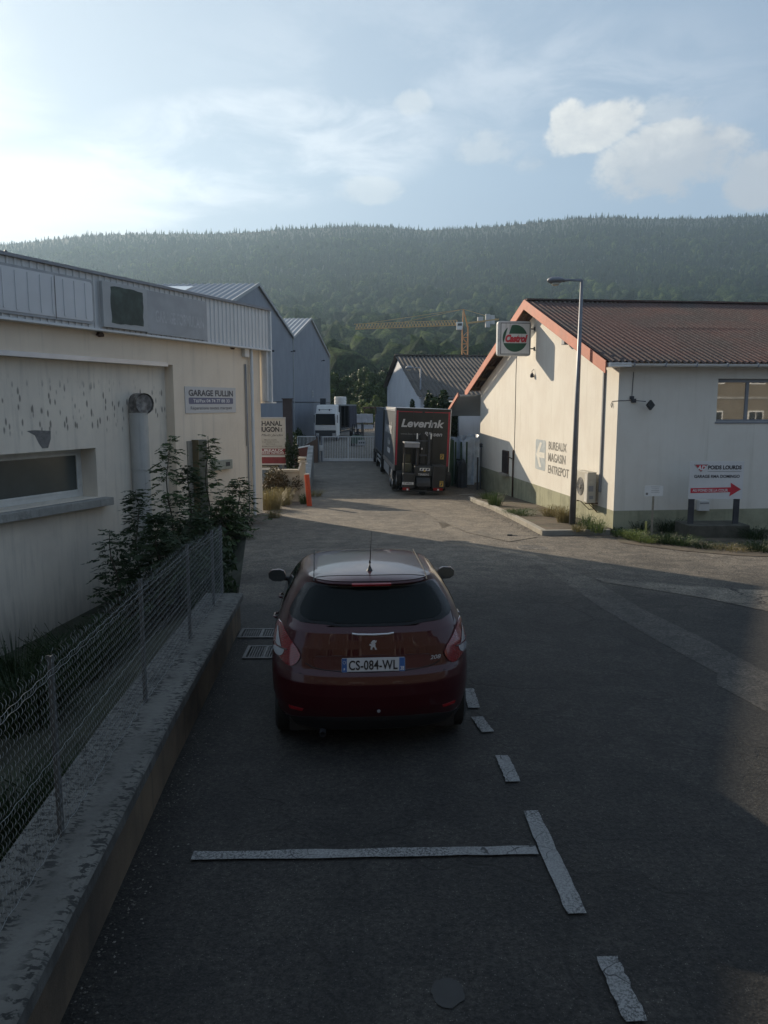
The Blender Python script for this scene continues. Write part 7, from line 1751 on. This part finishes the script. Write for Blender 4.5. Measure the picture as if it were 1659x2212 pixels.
# tailgate: seams, handle strip, emblem, badge
def line(pts, r, mat, name, par=None, lift=.0005, n=4):
    m = MB(fcar); m.tube([surf(s, z, lift) for s, z in pts], r, n, caps=False); return m.build(name, mat, par or car, smooth=True)
for s in (-1, 1):
    line([(s*.80, 1.10), (s*.80, 1.03), (s*.775, .97), (s*.79, .93)], .0035, M_SEAM, 'seam')
    line([(s*.565, .74), (s*.50, .715), (s*.40, .700), (s*.25, .690), (0, .686)], .0045, M_SEAM, 'seam')
    line([(s*.60, .665), (s*.75, .672), (s*.9, .69), (s*1.05, .71)], .003, M_SEAM, 'seam')
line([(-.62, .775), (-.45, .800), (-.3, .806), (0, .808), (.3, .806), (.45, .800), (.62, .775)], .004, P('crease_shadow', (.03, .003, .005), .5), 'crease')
line([(-.172, .985), (-.12, .978), (0, .975), (.12, .978), (.172, .985)], .0085, P('chrome', (.62, .64, .67), .3, .4, .02), 'handle_strip', lift=.005, n=8)
M_CHR = MATS['chrome']
lion = [(-.022,-.036),(-.016,-.010),(-.030,.0),(-.026,.010),(-.012,.006),(-.018,.020),(-.010,.030),(-.002,.038),(.010,.040),(.020,.034),(.028,.036),(.024,.024),(.014,.014),(.018,.004),(.016,-.010),(.026,-.030),(.030,-.038),(.014,-.038),(.010,-.020),(.002,-.014),(-.006,-.022),(-.008,-.038)]
yE = surf(0, .895, .0)[1]; m = MB(fcar); m.prism([(x*1.05, z*1.05) for x, z in lion][::-1], (0, yE-.006, .893), (1, 0, 0), (0, 0, 1), .0, .010); m.build('emblem', M_CHR, car)
p = surf(.45, .765, .004); q = surf(.60, .765, .004); m = MB(fcar); r_ = (Vector(q)-Vector(p)).normalized(); text_on(m, '208', (Vector(p)+Vector(q))/2+Vector((0, -.004, -.008)), r_, (0, 0, 1), .032, .10, .01, .2, .002); m.build('model_badge', M_CHR, car)
# number plate recess and plate
patch([(.690, -.42, .42), (.70, -.47, .47), (.775, -.50, .50), (.803, -.44, .44)], .0008, P('recess_paint', (.045, .004, .007), .35), 'plate_recess', M=20, rim=False)
zp = .742; yP = surf(0, zp, 0)[1]-.012
pm = fcar @ Matrix.Translation((0, yP, zp)) @ Matrix.Rotation(math.radians(-5), 4, 'X')
m = MB(pm); m.prism(rrect(.52, .11, .008, 3), (0, 0, 0), (1, 0, 0), (0, 0, 1), -.004, .004); npp = m.build('number_plate', P('plate_reflective', (.48, .50, .52), .4, 0, .03, 5, dirt=(.3, .3, .3), dirt_amt=.3), car)
m = MB(pm)
for x0, x1 in ((-.258, -.218), (.212, .258)): m.box(x0, x1, -.0060, -.0042, -.053, .053)
m.each('blue_band', P('plate_blue', (.03, .10, .28), .45), npp)
m = MB(pm); text_on(m, 'CS-084-WL', (-.002, -.004, -.036), (1, 0, 0), (0, 0, 1), .072, .40, .016, 0, .003, space=1.05); m.build('plate_lettering', P('plate_ink', (.008, .008, .01), .5), npp)
m = MB(pm); text_on(m, 'F', (-.238, -.006, -.040), (1, 0, 0), (0, 0, 1), .018, None, .02, 0, .001); text_on(m, '38', (.236, -.006, -.044), (1, 0, 0), (0, 0, 1), .030, .030, .015, 0, .001)
for k in range(10): a = 2*PI*k/10; m.box(-.238+.011*math.cos(a)-.0018, -.238+.011*math.cos(a)+.0018, -.0072, -.0062, .022+.011*math.sin(a)-.0018, .022+.011*math.sin(a)+.0018)
m.build('band_lettering', M_TXTW, npp)
m = MB(pm); m.box(-.26, .26, -.002, .012, -.072, -.056); m.build('plate_holder', M_BLACK, npp); m = MB(pm); text_on(m, 'autobernard.com', (0, -.003, -.069), (1, 0, 0), (0, 0, 1), .010, .24, .01, .15, .001); m.build('holder_lettering', M_TXTW, npp)
# tail lights: red boomerang with clear claw
def lampmat():
    m, nt, b = newmat('lamp_glass_red'); n = N(nt); g = n.pos(); w = n.node('ShaderNodeTexWave'); w.inputs['Scale'].default_value = 22; n.link(g, w.inputs['Vector']); w.bands_direction = 'Z'
    n.link(n.mix(w.outputs['Fac'], (.10, .003, .007), (.20, .008, .014)), b.inputs['Base Color']); b.inputs['Roughness'].default_value = .18; b.inputs['Coat Weight'].default_value = 1.; b.inputs['Coat Roughness'].default_value = .02; return m
M_LR = lampmat(); M_LC = P('lamp_glass_clear', (.36, .38, .41), .12, .3, .15, 12, coat=.8)
for s in (-1, 1):
    def q(rows): return [(z, min(s*a, s*b), max(s*a, s*b)) for z, a, b in rows]
    tl = patch(q([(.700, .700, .735), (.725, .655, .80), (.76, .620, .90), (.80, .605, .985), (.85, .640, 1.03), (.90, .700, 1.06), (.95, .765, 1.07), (.985, .83, 1.05), (1.00, .90, 1.00)]), .012, M_LR, 'tail_light', M=18)
    patch(q([(.755, .84, .93), (.775, .80, .99), (.80, .78, 1.0), (.818, .775, .93)]), .016, M_LC, 'reversing_lens', tl, M=10, rim=False)
    patch(q([(.83, .82, .92), (.86, .84, .93), (.90, .875, .945), (.94, .915, .965), (.965, .94, .965)]), .016, M_LC, 'clear_lens', tl, M=8, rim=False)
    line([(s*.74, .822), (s*.85, .822), (s*1.0, .84)], .005, P('lamp_bar_dark', (.05, .01, .01), .2), 'lens_bar', tl, lift=.018)
# bumper: step line, lower dark valance, reflectors, tow eye cover, tailpipe
patch([(.185, -.80, .80), (.24, -.95, .95), (.30, -.80, .80), (.345, -.55, .55), (.355, -.40, .40)], .004, M_BLACK, 'valance', M=26)
for s in (-1, 1): patch([(.385, min(s*.60, s*.74), max(s*.60, s*.74)), (.41, min(s*.59, s*.75), max(s*.59, s*.75))], .004, MATS['brake_red'], 'reflector', M=5)
p = surf(.04, .405, .004); m = MB(fcar); m.lathe([(0, -.004), (.013, -.003), (.015, .004), (0, .004)], p, 'y', 14); m.build('tow_cover', M_GREY, car)
m = MB(fcar); m.tube([(-.42, .30, .20), (-.42, .06, .195)], .026, 10, caps=False); m.build('tailpipe', M_STEEL, car)
m = MB(fcar); m.box(-.70, .70, .25, 3.7, .16, .30); m.build('underbody', M_BLACK, car)
# wheels and arches
for s in (-1, 1):
    for y in (.71, 3.25):
        w_ = thing('wheel', None, None); w_.parent = car
        t = MB(fcar); t.lathe([(.19, -.10), (.28, -.105), (.305, -.085), (.308, .085), (.28, .105), (.19, .10)], (s*.765, y, .305), 'x', 30); t.build('tyre', M_RUBBER, w_, smooth=True, auto=40)
        q_ = MB(fcar); q_.lathe([(0, s*.07), (.03, s*.075), (.05, s*.05), (.17, s*.06), (.19, s*.09), (.195, s*.1), (.195, -s*.05)], (s*.765, y, .305), 'x', 24); q_.build('rim', M_ALU, w_, smooth=True, auto=40)
        P_ = []; 
        for k in range(19):
            a = PI*1.16*k/18-PI*.08; row = []
            for r_ in (.315, .36): 
                yy = y+r_*math.cos(a); zz = .31+r_*math.sin(a); zz = max(.18, zz); w, yr, yf, rd, fd, e = lvl(zz)
                if yy < yr+rd: xx = w*(1-min(1, ((yr+rd-yy)/rd))**e)**(1/e)
                elif yy > yf-fd: xx = w*(1-min(1, ((yy-yf+fd)/fd))**e)**(1/e)
                else: xx = w
                row.append((s*(xx+.004), yy, zz))
            P_.append(row)
        m = MB(fcar); m.grid(P_, flip=(s < 0)); m.build('wheel_arch', M_SEAM, w_)
# side windows, door seams, mirrors, door handles
def sidex(y, z):
    w, yr, yf, rd, fd, e = lvl(z)
    if yy_ := 0: pass
    if y < yr+rd: return w*max(0, 1-min(1, ((yr+rd-y)/rd))**e)**(1/e)
    if y > yf-fd: return w*max(0, 1-min(1, ((y-yf+fd)/fd))**e)**(1/e)
    return w
for s in (-1, 1):
    for nm, poly in (('rear_side_window', [(1.02, .98, 1.62), (1.10, .84, 1.62), (1.22, .86, 1.62), (1.34, .98, 1.60), (1.372, 1.1, 1.58)]), ('front_side_window', [(1.0, 1.70, 2.62), (1.10, 1.70, 2.45), (1.22, 1.70, 2.22), (1.34, 1.68, 1.95), (1.375, 1.66, 1.85)])):
        P_ = []
        for i in range(13):
            z = poly[0][0]+(poly[-1][0]-poly[0][0])*i/12; a = float(np.interp(z, [p[0] for p in poly], [p[1] for p in poly])); b = float(np.interp(z, [p[0] for p in poly], [p[2] for p in poly]))
            P_.append([(s*(sidex(a+(b-a)*j/10, z)+.004), a+(b-a)*j/10, z) for j in range(11)])
        m = MB(fcar); m.grid(P_, flip=(s < 0)); m.build(nm, M_GLASS, car, smooth=True)
    for yy in (1.66, 2.65, .98):
        m = MB(fcar); m.tube([(s*(sidex(yy, z)+.0005), yy+(0 if yy > 1 else max(0, (.6-z)*.3)), z) for z in np.linspace(.35 if yy > 1 else .62, .98, 10)], .003, 4, caps=False); m.build('door_seam', M_SEAM, car)
    for yy in (1.45, 2.45) if False else (1.18, 2.0):
        m = MB(fcar); x = sidex(yy, .88); m.tube([(s*(x+.004), yy-.09, .885), (s*(x+.03), yy-.06, .888), (s*(x+.03), yy+.06, .888), (s*(x+.004), yy+.09, .885)], .012, 6); m.build('door_handle', M_CAR, car, smooth=True)
    mx = .80; my = 2.28; mz = 1.035
    m = MB(fcar); m.tube([(s*.77, my+.04, mz-.03), (s*.86, my, mz-.02)], [.03, .024], 8); mir = m.build('mirror', M_BLACK, car, smooth=True)
    pr_ = [(0, -.055), (.05, -.072), (.14, -.065), (.185, -.03), (.19, .03), (.15, .072), (.06, .078), (.01, .055), (-.01, 0)]
    m = MB(fcar); P_ = []
    for sc, dy in ((.94, -.035), (1.0, -.02), (1.0, .02), (.86, .06), (.5, .095), (.1, .11)): P_.append([(s*(.845+.09+(x-.09)*sc), my+dy, mz+.02+z*sc) for x, z in pr_])
    m.grid(P_, wrap=True, flip=(s > 0)); m.add(P_[-1], [tuple(range(9))]); m.build('mirror_shell', M_CAR, mir, smooth=True, auto=50)
    m = MB(fcar); m.add([(s*(.845+.09+(x-.09)*.92), my-.034, mz+.02+z*.90) for x, z in pr_], [tuple(range(9)) if s > 0 else tuple(range(8, -1, -1))]); m.add([(s*(.845+.09+(x-.09)*.945), my-.0345+.003, mz+.02+z*.945) for x, z in pr_], [tuple(range(9)) if s > 0 else tuple(range(8, -1, -1))], 1); m.build('mirror_glass', [P('mirror_silver', (.35, .40, .42), .03, 1., .02), M_BLACK], mir)
# windscreen and front lamps (out of sight from behind, there from the side)
P_ = []
for z in np.linspace(1.0, 1.385, 10):
    w, yr, yf, rd, fd, e = lvl(z); row = []
    for k in range(15): x = -.90*w+1.8*w*k/14; row.append((x, yf-fd*(1-(1-abs(x/w)**e)**(1/e))+.004, z+.004))
    P_.append(row)
m = MB(fcar); m.grid(P_, flip=True); m.build('windscreen', M_GLASS, car, smooth=True)
for s in (-1, 1):
    P_ = []
    for z in np.linspace(.62, .80, 6):
        w, yr, yf, rd, fd, e = lvl(z); row = []
        for k in range(8): x = s*w*(.60+.37*k/7); row.append((x, yf-fd*(1-(1-abs(x/w)**e)**(1/e))+.006, z))
        P_.append(row)
    m = MB(fcar); m.grid(P_, flip=(s > 0)); m.build('headlight', M_LC, car, smooth=True)

# settle the heights and widths of the body on those seen in the photo
def reshape():
    FZ = [0, .17, .31, .45, .62, .75, .85, 1.05, 1.25, 1.47, 2.0]; TZ = [0, .17, .31, .46, .67, .815, .925, 1.125, 1.31, 1.525, 2.07]
    inv = wmat(car).inverted(); done = set()
    def walk(o):
        for c in o.children:
            if c.type == 'MESH' and c.data.name not in done and c.parent.name.split('.')[0] != 'wheel':
                done.add(c.data.name); M_ = wmat(c); Mi = M_.inverted()
                for v in c.data.vertices:
                    q = inv @ (M_ @ v.co); z = float(np.interp(q.z, FZ, TZ)); x = q.x*(1.045 if c.name.split('.')[0] not in ('mirror', 'mirror_shell', 'mirror_glass') else 1.0)+(0 if 'mirror' not in c.name else math.copysign(.02, q.x))
                    v.co = Mi @ (wmat(car) @ Vector((x, q.y, z)))
            walk(c)
    walk(car)
reshape()
# --- air between the eye and the hill ----------------------------------------------------------------
m = MB(); m.box(-1900, 1900, -60, 2300, -8, 640)
hz = m.build('haze', newmat('haze_air')[0]); tag(hz, 'pale morning haze filling the valley', 'haze', kind='stuff')
hm = hz.data.materials[0]; nt = hm.node_tree; nt.nodes.clear()
ho = nt.nodes.new('ShaderNodeOutputMaterial'); hv = nt.nodes.new('ShaderNodeVolumePrincipled')
hv.inputs['Color'].default_value = (.55, .78, 1.0, 1); hv.inputs['Density'].default_value = .0002; hv.inputs['Anisotropy'].default_value = .4
nt.links.new(hv.outputs[0], ho.inputs['Volume'])
